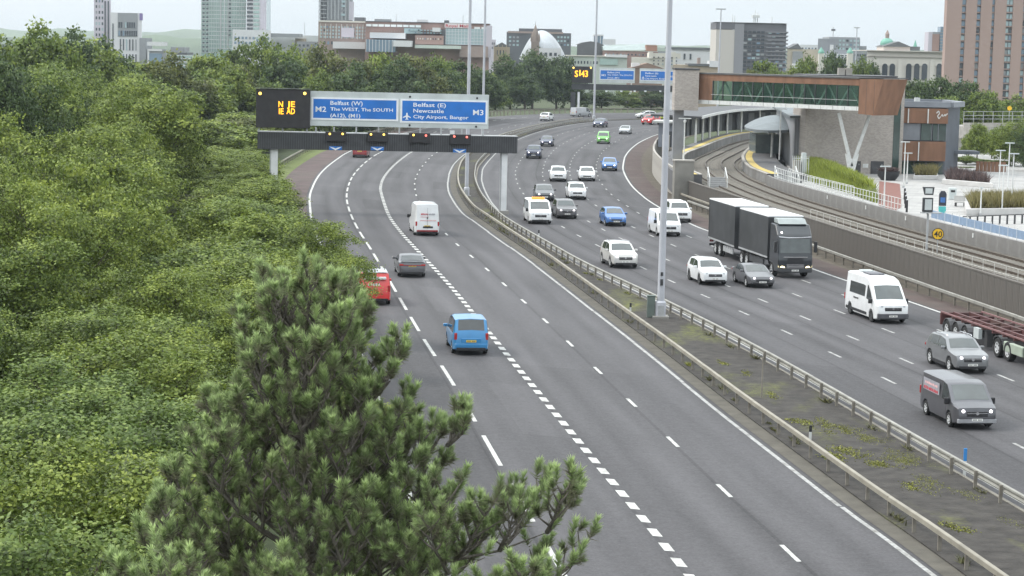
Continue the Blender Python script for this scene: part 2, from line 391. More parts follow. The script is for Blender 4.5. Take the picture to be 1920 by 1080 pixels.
def median_mat():
    m = bpy.data.materials.new('mossy_tarmac'); m.use_nodes = True
    t = m.node_tree; N = t.nodes; L = t.links; b = N['Principled BSDF']; b.inputs['Roughness'].default_value = 0.95
    c = N.new('ShaderNodeTexCoord')
    def noise(s, d, st=(1, 1, 1)):
        mp = N.new('ShaderNodeMapping'); mp.inputs['Scale'].default_value = st; L.new(c.outputs['Object'], mp.inputs['Vector'])
        n = N.new('ShaderNodeTexNoise'); n.inputs['Scale'].default_value = s; n.inputs['Detail'].default_value = d; L.new(mp.outputs['Vector'], n.inputs['Vector']); return n.outputs['Fac']
    r = N.new('ShaderNodeValToRGB'); r.color_ramp.elements[0].position = 0.3; r.color_ramp.elements[0].color = (0.021, 0.018, 0.016, 1)
    r.color_ramp.elements[1].position = 0.72; r.color_ramp.elements[1].color = (0.058, 0.052, 0.046, 1)
    L.new(noise(1.6, 8), r.inputs['Fac'])
    mk = N.new('ShaderNodeValToRGB'); mk.color_ramp.elements[0].position = 0.54; mk.color_ramp.elements[1].position = 0.72
    L.new(noise(0.21, 7, (1.6, .55, 1)), mk.inputs['Fac'])
    mk2 = N.new('ShaderNodeValToRGB'); mk2.color_ramp.elements[0].position = 0.34; mk2.color_ramp.elements[1].position = 0.66
    L.new(noise(4.5, 6), mk2.inputs['Fac'])
    mu = N.new('ShaderNodeMath'); mu.operation = 'MULTIPLY'; L.new(mk.outputs['Color'], mu.inputs[0]); L.new(mk2.outputs['Color'], mu.inputs[1])
    x = N.new('ShaderNodeMix'); x.data_type = 'RGBA'; x.inputs[7].default_value = (0.14, 0.15, 0.025, 1)
    L.new(mu.outputs[0], x.inputs[0]); L.new(r.outputs['Color'], x.inputs[6]); L.new(x.outputs[2], b.inputs['Base Color'])
    bp = N.new('ShaderNodeBump'); bp.inputs['Strength'].default_value = 0.5; bp.inputs['Distance'].default_value = 0.06
    L.new(noise(9, 4), bp.inputs['Height']); L.new(bp.outputs['Normal'], b.inputs['Normal'])
    return m
MOSS = median_mat()
nM = 420
A0, B0 = Redge.off(0.95), R2left.off(-0.72)
mb = MB()
vs = []; fs = []
for i in range(nM + 1):
    p, _ = A0.at(A0.L * i / nM); q, _ = B0.at(B0.L * i / nM)
    vs += [(p.x, p.y, -0.02), (p.x, p.y, 0.05), (q.x, q.y, 0.10), (q.x, q.y, -0.02)]
for i in range(nM):
    for k in range(3): fs.append((i * 4 + k, i * 4 + k + 1, i * 4 + 5 + k, i * 4 + 4 + k))
mb.add(vs, fs)
tag(mb.build('central_reserve', MOSS), kind='structure')
# concrete kerb upstand on the northbound edge of the reserve
KERB = mat('kerb_concrete', (0.2, 0.185, 0.16), 0.9, 0.25, 1.5, dirt=0.5)
kc = B0.cut(B0.sY(50), B0.sY(300))
tag(MB().sweep(kc, [(0.0, -0.02), (0.16, -0.02), (0.16, 0.12), (0.0, 0.13)]).build('reserve_kerb', KERB), kind='structure')

# ------------------------------------------------------------------ painted markings, each one a part of its road
def mark(cur, s0, s1, w, m, parent, name='lane_mark', z=0.004, slant=0.0):
    n = max(1, int((s1 - s0) / 1.5)); vs = []; fs = []
    for i in range(n + 1):
        p, t = cur.at(s0 + (s1 - s0) * i / n); nx, ny = t.y, -t.x
        for sg in (-1, 1):
            e = slant * sg
            vs.append((p.x + nx * w / 2 * sg + t.x * e, p.y + ny * w / 2 * sg + t.y * e, z))
    for i in range(n): fs.append((2 * i, 2 * i + 1, 2 * i + 3, 2 * i + 2))
    me = bpy.data.meshes.new(name); me.from_pydata(vs, [], fs); me.materials.append(m)
    return put(name, me, parent)
def dashes(cur, Y0, Y1, phaseY, ln, cyc, w, m, parent, slant=0.0, name='lane_mark'):
    s0 = cur.sY(phaseY); s = s0 - math.ceil((s0 - cur.sY(Y0)) / cyc) * cyc; e = cur.sY(Y1)
    while s < e:
        mark(cur, s, s + ln, w, m, parent, name, slant=slant); s += cyc
dashes(Long, 40, 300, 83.2, 5.9, 9.0, 0.17, WHITE, carr_l, name='warning_line_mark')
dashes(Long, 300, 480, 305, 4.0, 9.0, 0.2, WHITE, carr_l, name='warning_line_mark')
dashes(Block, 42, 310, 75.1, 1.05, 1.92, 0.30, WHITE, carr_l, slant=-0.06, name='lane_drop_block')
dashes(Rdash, 40, 470, 87.6, 2.1, 9.0, 0.15, WHITE, carr_l)
RL0 = R2left.off(0.8)
for k in range(1, 5):
    row = RL0.lerp(R2right, k / 5, 600)
    ph = (103.7, 102.0, 113.5, 105.3)[k - 1]
    dashes(row, 60, 420, ph, 2.0, 8.3, 0.15, WORN, carr_r)
def solid(cur, Y0, Y1, w, m, parent, seg=14.0):
    s = cur.sY(Y0); e = cur.sY(Y1); k = 0
    while s < e:
        mark(cur.off(rnd.uniform(-.03, .03)), s, min(e, s + seg) - 0.12, w, m, parent, 'edge_line'); s += seg
solid(Ledge, 60, 470, 0.2, WHITE, carr_l, 40)
solid(Redge, 30, 480, 0.17, WORN, carr_l, 13)
solid(R2left, 30, 470, 0.16, WORN, carr_r, 30)
solid(R2right, 60, 440, 0.19, WHITE, carr_r, 40)

# ------------------------------------------------------------------ crash barriers
def barrier(name, label, cur, Y0, Y1, rail_prof, railm, step=2.4, ph=0.72, pw=(0.06, 0.12), seg=9.6, side=0.0, postm=POST, group='crash barriers'):
    t = thing(name, label, 'barrier', group=group)
    s0, s1 = cur.sY(Y0), cur.sY(Y1); s = s0; k = 0
    while s < s1:
        e = min(s + seg, s1)
        c = cur.cut(s + 0.006, e, 2.4)
        MB().sweep(c, rail_prof, z=rnd.uniform(-.006, .006)).build('rail', railm, t); s = e
    pm = MB().box(-pw[0] / 2, pw[0] / 2, -pw[1] / 2, pw[1] / 2, -0.1, ph).mesh('post', postm)
    s = s0 + 0.6
    while s < s1:
        p, tt = cur.off(side).at(s) if False else cur.at(s)
        nx, ny = tt.y, -tt.x
        put('post', pm, t, (p.x + nx * side, p.y + ny * side, 0.0), (rnd.uniform(-.02, .02), rnd.uniform(-.02, .02), math.atan2(tt.y, tt.x)))
        s += step
    return t
BOX = [(-0.075, 0.55), (0.075, 0.55), (0.075, 0.70), (0.055, 0.72), (-0.055, 0.72), (-0.075, 0.70)]
WBM = [(-0.05, 0.45), (0.04, 0.47), (0.05, 0.52), (-0.01, 0.57), (-0.01, 0.61), (0.05, 0.66), (0.04, 0.72), (-0.05, 0.74)]
barrier('crash_barrier', 'tan box-rail crash barrier along the left edge of the mossy central reserve', BL, 38, 460, BOX, RAILM, side=0.0)
barrier('crash_barrier', 'grey crash barrier along the right edge of the central reserve beside oncoming traffic', BR, 45, 455, [(-a[0], a[1]) for a in WBM], RAILG, side=-0.1)
barrier('crash_barrier', 'long grey crash barrier in front of the brown ribbed retaining wall', WT.off(-1.35), 60, 205, BOX, RAILG)
barrier('crash_barrier', 'upper short rail standing behind the white pickup at the foot of the ribbed wall', WT.off(-0.75), 172, 212, [(a, b + 0.25) for a, b in BOX], RAILM, ph=0.95)
barrier('crash_barrier', 'weathered crash barrier behind the red hard shoulder on the left, by the trees', Ledge.off(-5.6), 150, 345, BOX, RAILM)
# far side guard of the bend, with close pales
FG = Ledge.off(-2.2)
barrier('crash_barrier', 'brown guard fence round the outside of the far bend, below the dark trees', FG, 345, 556, [(-.05, .95), (.05, .95), (.05, 1.12), (-.05, 1.12)], POST, step=2.4, ph=1.1, pw=(0.12, 0.3), seg=19.2)
# ================================================================== vegetation
def leaf_mat(name, col, col2, trans=0.28):
    m = bpy.data.materials.new(name); m.use_nodes = True; MATS[name] = m
    t = m.node_tree; N = t.nodes; L = t.links; b = N['Principled BSDF']; b.inputs['Roughness'].default_value = 0.55
    b.inputs['Specular IOR Level'].default_value = 0.35
    at = N.new('ShaderNodeAttribute'); at.attribute_name = 'tint'
    r = N.new('ShaderNodeValToRGB')
    r.color_ramp.elements[0].color = (*[c * 0.38 for c in col], 1); r.color_ramp.elements[1].color = (*col2, 1)  # random leaf tone; its low end is darkened to deepen the foliage shadows
    e = r.color_ramp.elements.new(0.5); e.color = (*col, 1)
    L.new(at.outputs['Fac'], r.inputs['Fac']); L.new(r.outputs['Color'], b.inputs['Base Color'])
    tr = N.new('ShaderNodeBsdfTranslucent'); L.new(r.outputs['Color'], tr.inputs['Color'])
    mx = N.new('ShaderNodeMixShader'); mx.inputs[0].default_value = trans
    L.new(b.outputs['BSDF'], mx.inputs[1]); L.new(tr.outputs['BSDF'], mx.inputs[2])
    L.new(mx.outputs['Shader'], N['Material Output'].inputs['Surface'])
    return m
LEAF = [leaf_mat('leaf_yellow_green', (0.148, 0.205, 0.038), (0.29, 0.345, 0.066)),
        leaf_mat('leaf_mid_green', (0.125, 0.182, 0.038), (0.25, 0.31, 0.064)),
        leaf_mat('leaf_dark_green', (0.066, 0.108, 0.036), (0.122, 0.17, 0.052)),
        leaf_mat('leaf_blue_green', (0.118, 0.178, 0.042), (0.225, 0.29, 0.068)),
        leaf_mat('leaf_olive_brown', (0.122, 0.145, 0.042), (0.21, 0.225, 0.062))]
BARK = mat('bark', (0.085, 0.07, 0.052), 0.95, 0.3, 6, bump=0.5)
BARKG = mat('bark_grey', (0.13, 0.115, 0.1), 0.95, 0.3, 6, bump=0.5)

def fast_mesh(name, V, Fc, m, tint=None):
    """V (n,3), Fc (k,4|3) numpy -> mesh"""
    me = bpy.data.meshes.new(name); nv, (nf, w) = len(V), Fc.shape
    me.vertices.add(nv); me.vertices.foreach_set('co', V.astype(np.float32).ravel())
    me.loops.add(nf * w); me.loops.foreach_set('vertex_index', Fc.astype(np.int32).ravel())
    me.polygons.add(nf); me.polygons.foreach_set('loop_start', np.arange(0, nf * w, w, dtype=np.int32))
    me.polygons.foreach_set('loop_total', np.full(nf, w, dtype=np.int32))
    me.update(calc_edges=True)
    if tint is not None:
        a = me.attributes.new('tint', 'FLOAT', 'FACE'); a.data.foreach_set('value', tint.astype(np.float32))
    me.materials.append(m)
    return me
def unit(n, g=rng):
    d = g.normal(size=(n, 3)); return d / np.linalg.norm(d, axis=1, keepdims=True)
def leaves(name, C, Nn, size, m, g, tint):
    """bent diamond leaves: 2 triangles each, sharing a fold"""
    n = len(C)
    t = unit(n, g); t -= Nn * (t * Nn).sum(1, keepdims=True); t /= np.linalg.norm(t, axis=1, keepdims=True) + 1e-9
    b = np.cross(Nn, t); s = size[:, None]
    V = np.empty((n, 4, 3))
    V[:, 0] = C - t * s * .5; V[:, 2] = C + t * s * .5
    V[:, 1] = C + b * s * .36 - Nn * s * .12; V[:, 3] = C - b * s * .36 - Nn * s * .12
    i = np.arange(n)[:, None] * 4
    F_ = np.concatenate([i + np.array([[0, 1, 2]]), i + np.array([[0, 2, 3]])])
    return fast_mesh(name, V.reshape(-1, 3), F_, m, np.concatenate([tint, tint]))
def crown_mesh(seed, n_leaf, leaf, m, r=4.0, zc=5.0, hz=4.0, lobes=34, name='crown'):
    g = np.random.default_rng(seed)
    d = unit(lobes, g); d[:, 2] = np.where(g.random(lobes) < .72, np.abs(d[:, 2]), -np.abs(d[:, 2]) * .85)
    ph = g.uniform(0, 6.28, 3); az = np.arctan2(d[:, 1], d[:, 0])
    wob = 1 + .16 * np.sin(2 * az + ph[0]) + .12 * np.sin(3 * az + ph[1])
    k = (.45 + .5 * g.random(lobes) ** .7) * wob
    lc = d * np.array([r, r, hz]) * k[:, None] + np.array([0, 0, zc])
    lr = r * g.uniform(.15, .36, lobes)
    nt_ = n_leaf // 11
    ns_ = int(lobes * 17)                                   # sprays of leaves standing proud of each lobe, with gaps between
    si = g.choice(lobes, ns_, p=lr ** 2 / (lr ** 2).sum())
    sdir = unit(ns_, g); sdir[:, 2] = sdir[:, 2] * .8 + .25; sdir /= np.linalg.norm(sdir, axis=1, keepdims=True)
    srad = lr[si] * (1 - .42 * g.random(ns_) ** 1.6) * (1 + .3 * (g.random(ns_) < .16))
    sc_ = lc[si] + sdir * srad[:, None] * np.array([1, 1, .88])
    pick = g.integers(0, ns_, nt_)
    li = si[pick]; dd = sdir[pick]
    tw = sc_[pick] + g.normal(size=(nt_, 3)) * np.array([.23, .23, .14])
    stint = g.normal(size=ns_) * .26
    # drop twigs buried deep inside neighbouring lobes
    dist = np.linalg.norm(tw[:, None, :] - lc[None], axis=2) / lr[None]
    dist[np.arange(nt_), li] = 9
    keep = dist.min(1) > .62
    tw, dd = tw[keep], dd[keep]; pick = pick[keep]; nt_ = len(tw)
    ti = np.repeat(np.arange(nt_), 11); n = len(ti)
    C = tw[ti] + g.normal(size=(n, 3)) * np.array([.17, .17, .11]) * (leaf / .13) ** .6
    Nn = unit(n, g) * .75 + dd[ti] * .5 + np.array([0, 0, .45]); Nn /= np.linalg.norm(Nn, axis=1, keepdims=True)
    tt = np.clip(.5 + stint[pick] + g.normal(size=nt_) * .1, 0, 1)
    tint = np.clip(tt[ti] + g.normal(size=n) * .16, 0, 1)
    return leaves(name, C, Nn, leaf * g.uniform(.65, 1.25, n), m, g, tint), lc, lr
def trunk_mesh(lc, zc, seed, m=BARK):
    g = random.Random(seed); mb = MB()
    top = Vector((g.uniform(-.3, .3), g.uniform(-.3, .3), zc + 1.0))
    pts = [Vector((0, 0, -.3)), Vector((g.uniform(-.15, .15), g.uniform(-.15, .15), zc * .35)), top * .7, top]
    rr = [.24, .18, .12, .04]
    for a, b, r0, r1 in zip(pts[:-1], pts[1:], rr[:-1], rr[1:]): mb.tube(a, b, r0, r1, 8, False)
    for c in lc[::2]:
        c = Vector(c); s = pts[1].lerp(pts[2], g.random())
        mid = s.lerp(c, .5) + Vector((0, 0, g.uniform(-.2, .4)))
        mb.tube(s, mid, .07, .045, 5, False); mb.tube(mid, c, .045, .012, 5, False)
        for _ in range(2):
            e = c + Vector((g.uniform(-1, 1), g.uniform(-1, 1), g.uniform(.1, 1.0))); mb.tube(mid.lerp(c, .6), e, .022, .006, 4, False)
    return mb.mesh('trunk', m, smooth=True, sharp=60)
PROTO = {}
def protos():
    for cls, nl, leaf, nvar, lobes in (('near', 62000, .135, 4, 52), ('mid', 32000, .19, 4, 46), ('far', 11000, .38, 4, 42)):
        L_ = []
        for v in range(nvar):
            hz = (3.7, 4.3, 3.4, 4.0)[v]
            me, lc, lr = crown_mesh(100 * len(cls) + v * 7 + ord(cls[0]), nl, leaf, LEAF[0], hz=hz, lobes=lobes)
            L_.append((me, trunk_mesh(lc, 5.0, v), 5.0 + hz * 1.05))
        PROTO[cls] = L_
protos()
def tree(x, y, h, r, leafi, label, cls=None, z=0.0, group=None, name='broadleaf_tree', var=None, stuffless=True):
    cls = cls or ('near' if y < 95 else 'mid' if y < 235 else 'far')
    v = rnd.randrange(len(PROTO[cls])) if var is None else var
    cm, tm, hh = PROTO[cls][v]
    t = thing(name, label, 'tree', (x, y, z), rnd.uniform(0, 6.28), group)
    sc = (r / 4.0, r / 4.0 * rnd.uniform(.92, 1.08), h / hh)
    c = put('crown', cm, t, scale=sc); c.material_slots[0].link = 'OBJECT'; c.material_slots[0].material = LEAF[leafi]
    put('trunk', tm, t, scale=sc)
    return t
# --- the wood on the left, filling the slope between the frame edge and the road
WOOD = []
Y = 37.0
kinds = ['yellow green leafy tree', 'mid green leafy tree', 'dark green leafy tree', 'blue green leafy tree', 'olive tinged leafy tree']
while Y < 335:
    sp = 6.3 + Y * 0.0125
    edge = Ledge.xY(Y) - (6.0 if Y < 80 else 2.6 if Y < 112 else 2.4 if Y < 150 else 2.4 if Y < 185 else 4.6 if Y < 230 else 9.0)
    x = edge - sp * .5; first = True; rank = 0
    left = -0.2474 * Y - 5
    while x > left:
        d = edge - x
        h = 6.6 + min(3.4, d * .16) + rnd.choice([-1.6, -.6, .2, .9, 1.9]) + rnd.uniform(-.4, .4) + max(0, Y - 150) * .010
        if d < 6: h = min(h, 6.2 if Y < 120 else 4.6 if Y < 215 else 4.2) + rnd.uniform(-.5, .4)
        if Y > 240: h += 1.2
        if x < -0.197 * Y and Y > 150: h += .8
        if -0.21 * Y < x < -0.15 * Y and Y > 190: h -= 1.8
        r = sp * rnd.uniform(.46, .62)
        if Y < 100: li = rnd.choice([0, 0, 0, 1, 1, 1, 3])
        elif d < 16: li = rnd.choice([0, 0, 0, 1, 4])
        else: li = rnd.choice([1, 1, 2, 2, 3, 0] if Y > 150 else [0, 0, 0, 1, 1, 4])
        rank += 1
        where = ('on the road edge', 'second back from the road', 'third back from the road', 'fourth back from the road', 'fifth back from the road', 'sixth back from the road', 'farthest back from the road')[min(rank, 7) - 1]
        zone = [z for lim, z in ((44, 'nearest the camera'), (52, 'left of the pine foot'), (60, 'left of the pine crown'), (69, 'level with the pine top'), (79, 'just beyond the pine'), (90, 'level with the blue car'), (102, 'level with the red van'), (115, 'just beyond the red van'), (128, 'level with the grey saloon'), (142, 'beyond the grey saloon'), (156, 'short of the white van'), (170, 'level with the white van'), (184, 'short of the gantry'), (199, 'level with the gantry'), (215, 'just behind the gantry'), (232, 'well behind the gantry'), (250, 'left of the red shoulder'), (270, 'left of the dark red car'), (999, 'at the far end of the wood')) if Y < lim][0]
        WOOD.append((x + rnd.uniform(-1, 1), Y + rnd.uniform(-1.6, 1.6), h, r, li, '%s %s, %s' % (kinds[li], where, zone)))
        x -= sp * rnd.uniform(.95, 1.2); first = False
    Y += sp * .95
for w in WOOD:
    if abs(w[0] + 21.8) < 5.5 and 150 < w[1] < 200: w = (w[0], w[1], min(w[2], 3.9), w[3], *w[4:])
    if not (abs(w[0] + 21.8) < 2.6 and 186 < w[1] < 196):
        tree(*w, group='roadside wood on the left')
for x, y, h, r, lb in ((-10.2, 94, 5.7, 3.0, 'bright green tree bulging to the road edge beside the red van'), (-9.0, 84.5, 4.0, 2.5, 'bright green tree covering the lower part of the red van'), (-10.6, 106, 5.8, 3.0, 'bright green road edge tree just beyond the red van'), (-5.6, 71, 3.2, 2.2, 'low bright green bush right of the pine top at the road edge')):
    tree(x, y, h, r, 0, lb, 'near')
# --- belt behind the gantry and round the far bend
def belt(px, ty, Y, rpx, li, label, group, base=0.0, cls='far'):
    p = A(px, ty, Y); r = rpx * Y / FPX
    t = tree(p.x, Y, (p.z - base) * 1.0, r, li, label, cls, base, group)
    for c in t.children:
        if c.name.startswith('crown'): h_ = p.z - base; c.scale.z *= 1.2; c.location.z = -.2 * h_
kk = 0
ORD = ['first', 'second', 'third', 'fourth', 'fifth', 'sixth', 'seventh', 'eighth', 'ninth', 'tenth', 'eleventh', 'twelfth', 'thirteenth', 'fourteenth']
BELT = [(352, 138, 345, 44, 2), (400, 108, 365, 52, 1), (455, 88, 380, 54, 1), (525, 74, 375, 50, 1), (578, 92, 390, 54, 0), (640, 89, 385, 56, 4), (705, 98, 400, 54, 0), (765, 102, 410, 52, 4), (820, 110, 425, 50, 1), (870, 112, 440, 48, 2), (905, 128, 455, 40, 2), (430, 120, 335, 56, 4), (540, 118, 350, 60, 2), (655, 122, 360, 56, 2), (740, 128, 385, 54, 2), (600, 150, 345, 46, 1), (835, 138, 420, 46, 2), (250, 152, 345, 46, 1), (180, 100, 330, 60, 2), (110, 98, 320, 62, 2), (40, 98, 325, 62, 2), (-20, 100, 330, 60, 2), (300, 154, 335, 40, 4), (500, 158, 335, 50, 1), (700, 165, 364, 44, 2)]
RR, FF = sorted(b[0] for b in BELT if b[2] >= 365), sorted(b[0] for b in BELT if b[2] < 365)
for px, ty, Y_, rp, li in BELT:
    BELTX = RR if Y_ >= 365 else FF
    kk += 1; belt(px, ty, Y_, rp, li, '%s behind the gantry, %s from left in the %s row' % (kinds[li], ORD[BELTX.index(px)], 'rear' if Y_ >= 365 else 'front'), 'tree belt behind the gantry')
for px, ty, Y_, rp, li, lb in [(958, 118, 545, 40, 2, 'leftmost dark tree beside the far bend below the domed hall'), (1000, 98, 550, 42, 2, 'tall dark tree below the glass dome, beyond the far bend'), (1046, 104, 555, 40, 2, 'dark tree left of the far amber message sign'), (985, 140, 540, 36, 2, 'lower dark bush between the tall trees by the far bend'),
                              (1080, 150, 560, 30, 2, 'dark tree behind the far gantry leg'), (1128, 168, 565, 34, 2, 'low dark tree under the far blue signs, left one'), (1178, 172, 568, 32, 1, 'low green tree under the far blue signs, middle one'), (1222, 168, 570, 34, 2, 'low dark tree under the far blue signs, right one'), (1262, 172, 575, 34, 2, 'dark tree beside the brick lift tower'), (930, 150, 530, 30, 1, 'small green tree at the left end of the far guard fence')]:
    belt(px, ty, Y_, rp, li, lb, 'trees round the far bend')
for px, ty, Y_, rp, li, lb in [(1440, 112, 430, 36, 1, 'green tree below the dark office slab behind the footbridge'), (1478, 118, 435, 34, 0, 'yellowish tree behind the footbridge roof'), (1515, 110, 440, 32, 1, 'round green tree right of the dark office slab'), (1562, 102, 440, 36, 2, 'tallest dark tree behind the station roof'), (1602, 112, 445, 34, 1, 'green tree in front of the grey stepped offices'), (1634, 120, 450, 28, 2, 'dark tree left of the white arched building'),
                              (1415, 128, 425, 24, 4, 'small olive tree beside the tall floodlight mast')]:
    belt(px, ty, Y_, rp, li, lb, 'trees behind the station')
for px, ty, Y_, rp, li, lb in [(1712, 148, 345, 40, 2, 'dark tree behind the slate clad office, next to the brick core'), (1752, 142, 350, 44, 2, 'broad dark tree below the white arched building'), (1800, 150, 355, 44, 2, 'dark tree below the brick apartment tower'), (1840, 168, 350, 38, 1, 'green tree at the left end of the concrete viaduct'), (1880, 186, 360, 34, 1, 'low green tree behind the viaduct railing'), (1915, 190, 365, 32, 1, 'last green tree behind the viaduct at the frame edge'), (1770, 178, 335, 34, 1, 'lower green tree above the slate clad office roof')]:
    belt(px, ty, Y_, rp, li, lb, 'trees below the apartment tower', base=2.0)
for px, ty, Y_, rp, li, lb in [(1905, 214, 262, 44, 0, 'bushy yellow green tree in the plaza at the right frame edge'), (1935, 236, 250, 40, 2, 'dark tree cut by the right frame edge in the plaza')]:
    belt(px, ty, Y_, rp, li, lb, 'plaza trees', base=2.0, cls='mid')
# slender young trees between plaza and viaduct
for px, ty, Y_, rp in ((1835, 232, 275, 22), (1862, 240, 280, 18), (1818, 250, 285, 16)):
    belt(px, ty, Y_, rp, 0, 'slender pale young tree in front of the viaduct pier', 'young plaza trees', base=2.0)

# ------------------------------------------------------------------ pines
PINE = leaf_mat('pine_needles', (0.25, 0.33, 0.145), (0.53, 0.65, 0.30), 0.42)
PINE.node_tree.nodes['Color Ramp'].color_ramp.elements[0].color = (.19, .185, .125, 1)
def pine(label, base, height, r_low, z_low, seed, shoots_mul=1.0, needle=0.155, arms=()):
    g = np.random.default_rng(seed); gr = random.Random(seed)
    t = thing('pine_tree', label, 'tree', base)
    wood = MB(); S = []        # shoots: (base, dir, length)
    trunk_top = Vector((0, 0, height))
    for k in range(6):
        z0, z1 = height * k / 6, height * (k + 1) / 6
        wood.tube((math.sin(k) * .06, math.cos(k * 2) * .06, z0 - .2), (math.sin(k + 1) * .06, math.cos(k * 2 + 2) * .06, z1), .2 * (1 - k / 6.3), .2 * (1 - (k + 1) / 6.3), 9, False)
    def branch(p, d, L, r, lev, flat=0.0):
        n = 5; q = p; dd = d.copy()
        for i in range(n):
            dd = (dd + Vector((gr.uniform(-.18, .18), gr.uniform(-.18, .18), .10 + .05 * i * (lev == 0) - flat))).normalized()
            q2 = q + dd * (L / n)
            wood.tube(q, q2, r * (1 - i / n) + .006, r * (1 - (i + 1) / n) + .006, 5, False)
            if lev < 2 and i >= (1 if lev == 0 else 0):
                for sgn in (-1, 1):
                    if gr.random() < .84:
                        sd_ = dd.cross(Vector((0, 0, 1))).normalized() * sgn
                        bd = (dd * .55 + sd_ * gr.uniform(.5, .95) + Vector((0, 0, gr.uniform(.1, .5)))).normalized()
                        branch(q2, bd, L * gr.uniform(.26, .46) * (1.1 - .12 * i), r * .5, lev + 1)
            if (lev >= 1 and i >= 1) or i >= 3:
                for _ in range(1 if gr.random() < .9 else 0):
                    up = (dd * .6 + Vector((gr.uniform(-.45, .45), gr.uniform(-.45, .45), gr.uniform(.5, 1.1)))).normalized()
                    S.append((q2, up, gr.uniform(.18, .32), 0.0))
            if lev >= 1 and gr.random() < .75:
                od = (dd * .5 + Vector((gr.uniform(-.8, .8), gr.uniform(-.8, .8), gr.uniform(-.2, .7)))).normalized()
                S.append((q2.lerp(q, gr.random()), od, gr.uniform(.12, .22), -.25))
            q = q2
        S.append((q, (dd * .6 + Vector((0, 0, .7))).normalized(), gr.uniform(.2, .32), 0.08))
    z = z_low
    a0 = gr.uniform(0, 6)
    while z < height - .45:
        f = (height - z) / (height - z_low)
        L = r_low * (f ** .52) * 1.0
        nb = 6 if f > .3 else 5
        for k in range(nb):
            a = a0 + 2 * math.pi * k / nb + gr.uniform(-.3, .3)
            d = Vector((math.cos(a), math.sin(a), .25 + .5 * (1 - f)))
            branch(Vector((0, 0, z + gr.uniform(-.12, .12))), d.normalized(), L * gr.uniform(.72, 1.12), .035 + .03 * f, 0 if L > .9 else 1)
        a0 += 1.1; z += .52
    for (d, L, z0) in arms:
        branch(Vector((0, 0, z0)), Vector(d).normalized(), L, .06, 0, .12)
    for k in range(7): S.append((Vector((0, 0, height - .5 + .09 * k)), Vector((gr.uniform(-.5, .5), gr.uniform(-.5, .5), 1.2)).normalized(), .34, 0.05))
    S.append((trunk_top, Vector((0, 0, 1)), .5, .05))
    # one shoot per cell of air, outermost first, so that light reaches into the crown
    seen = {}; keep_ = []
    for sh in sorted(S, key=lambda q: -(math.hypot(q[0].x, q[0].y) / r_low + q[0].z / height * 1.5)):
        cs_ = .245 if sh[3] >= 0 else .5
        ck = (sh[3] >= 0, int(sh[0].x // cs_), int(sh[0].y // cs_), int(sh[0].z // cs_))
        if seen.get(ck, 0) < 1: seen[ck] = 1; keep_.append(sh)
    S = keep_
    B = np.array([list(s[0]) for s in S]); D = np.array([list(s[1]) for s in S]); Ls = np.array([s[2] for s in S]); ofs = np.array([s[3] for s in S])
    nn = 120; ns = len(S); idx = np.repeat(np.arange(ns), nn); n = len(idx)
    f = g.random(n) ** .6
    o = unit(n, g); o -= D[idx] * (o * D[idx]).sum(1, keepdims=True); o /= np.linalg.norm(o, axis=1, keepdims=True)
    ang = (1.3 - .72 * f) * g.uniform(.75, 1.15, n)
    nd = D[idx] * np.cos(ang)[:, None] + o * np.sin(ang)[:, None]; nd[:, 2] += .1
    p0 = B[idx] + D[idx] * (Ls[idx] * f)[:, None]
    ln = needle * g.uniform(.7, 1.15, n) * (1 - .25 * f)
    p1 = p0 + nd * ln[:, None]
    wv = np.cross(nd, unit(n, g)); wv /= np.linalg.norm(wv, axis=1, keepdims=True) + 1e-9
    V = np.stack([p0 - wv * .0078, p0 + wv * .0078, p1], 1).reshape(-1, 3)
    tn = np.clip(.40 + .95 * (f - .55) + (g.normal(size=ns) * .13 + ofs)[idx] + g.normal(size=n) * .12, 0, 1)
    me = fast_mesh('needle_crown', V, np.arange(3 * n).reshape(-1, 3), PINE, tn)
    put('needle_crown', me, t); wood.build('trunk', BARKG, t, smooth=True, sharp=60)
    return ns, n
pp = A(580, 485, 30.0)
_n = (pine('large blue green pine with upright needle shoots in the foreground', (pp.x, 30, 0), pp.z - .35, 2.55, 6.0, 5, arms=[((.95, -.15, .06), 3.8, 7.5), ((.95, -.3, .0), 3.9, 6.8), ((.9, .1, .2), 2.2, 8.5), ((.9, -.5, .1), 3.4, 7.2), ((-.9, -.2, .1), 1.9, 7.4), ((.5, .1, 1.0), 1.3, pp.z - 2.6), ((-.5, .1, 1.0), 1.1, pp.z - 2.4)]))
pq = A(300, 1045, 25.0)
_n2 = (pine('young pine tip poking into the bottom edge at lower left', (pq.x, 25, 0), pq.z, 1.0, pq.z - 1.7, 9, needle=.15))
# ================================================================== gantries and lighting columns
CAPH = [0.0]
def text_mesh(name, s, m, w=None, h=None, ext=0.008):
    c = bpy.data.curves.new(name, 'FONT'); c.body = s; c.size = 1.0; c.extrude = 0.0; c.offset = 0.012; c.resolution_u = 2
    o = bpy.data.objects.new(name, c); COL.objects.link(o)
    bpy.context.view_layer.update()
    me = bpy.data.meshes.new_from_object(o.evaluated_get(bpy.context.evaluated_depsgraph_get()))
    bpy.data.objects.remove(o); me.name = name
    n = len(me.vertices); co = np.zeros(n * 3, dtype=np.float32); me.vertices.foreach_get('co', co); co = co.reshape(-1, 3)
    lo, hi = co.min(0), co.max(0)
    if s == 'H': CAPH[0] = hi[1] - lo[1]; return me
    fx = w / (hi[0] - lo[0]) if w else 1
    fy = h / CAPH[0] if h else fx            # h is the capital height
    if not w: fx = fy
    out = np.zeros_like(co)
    out[:, 0] = (co[:, 0] - lo[0]) * fx; out[:, 2] = co[:, 1] * fy
    me.vertices.foreach_set('co', out.ravel()); me.update()
    me.materials.clear(); me.materials.append(m)
    return me
text_mesh('cap_height', 'H', STEEL); print('cap', CAPH)
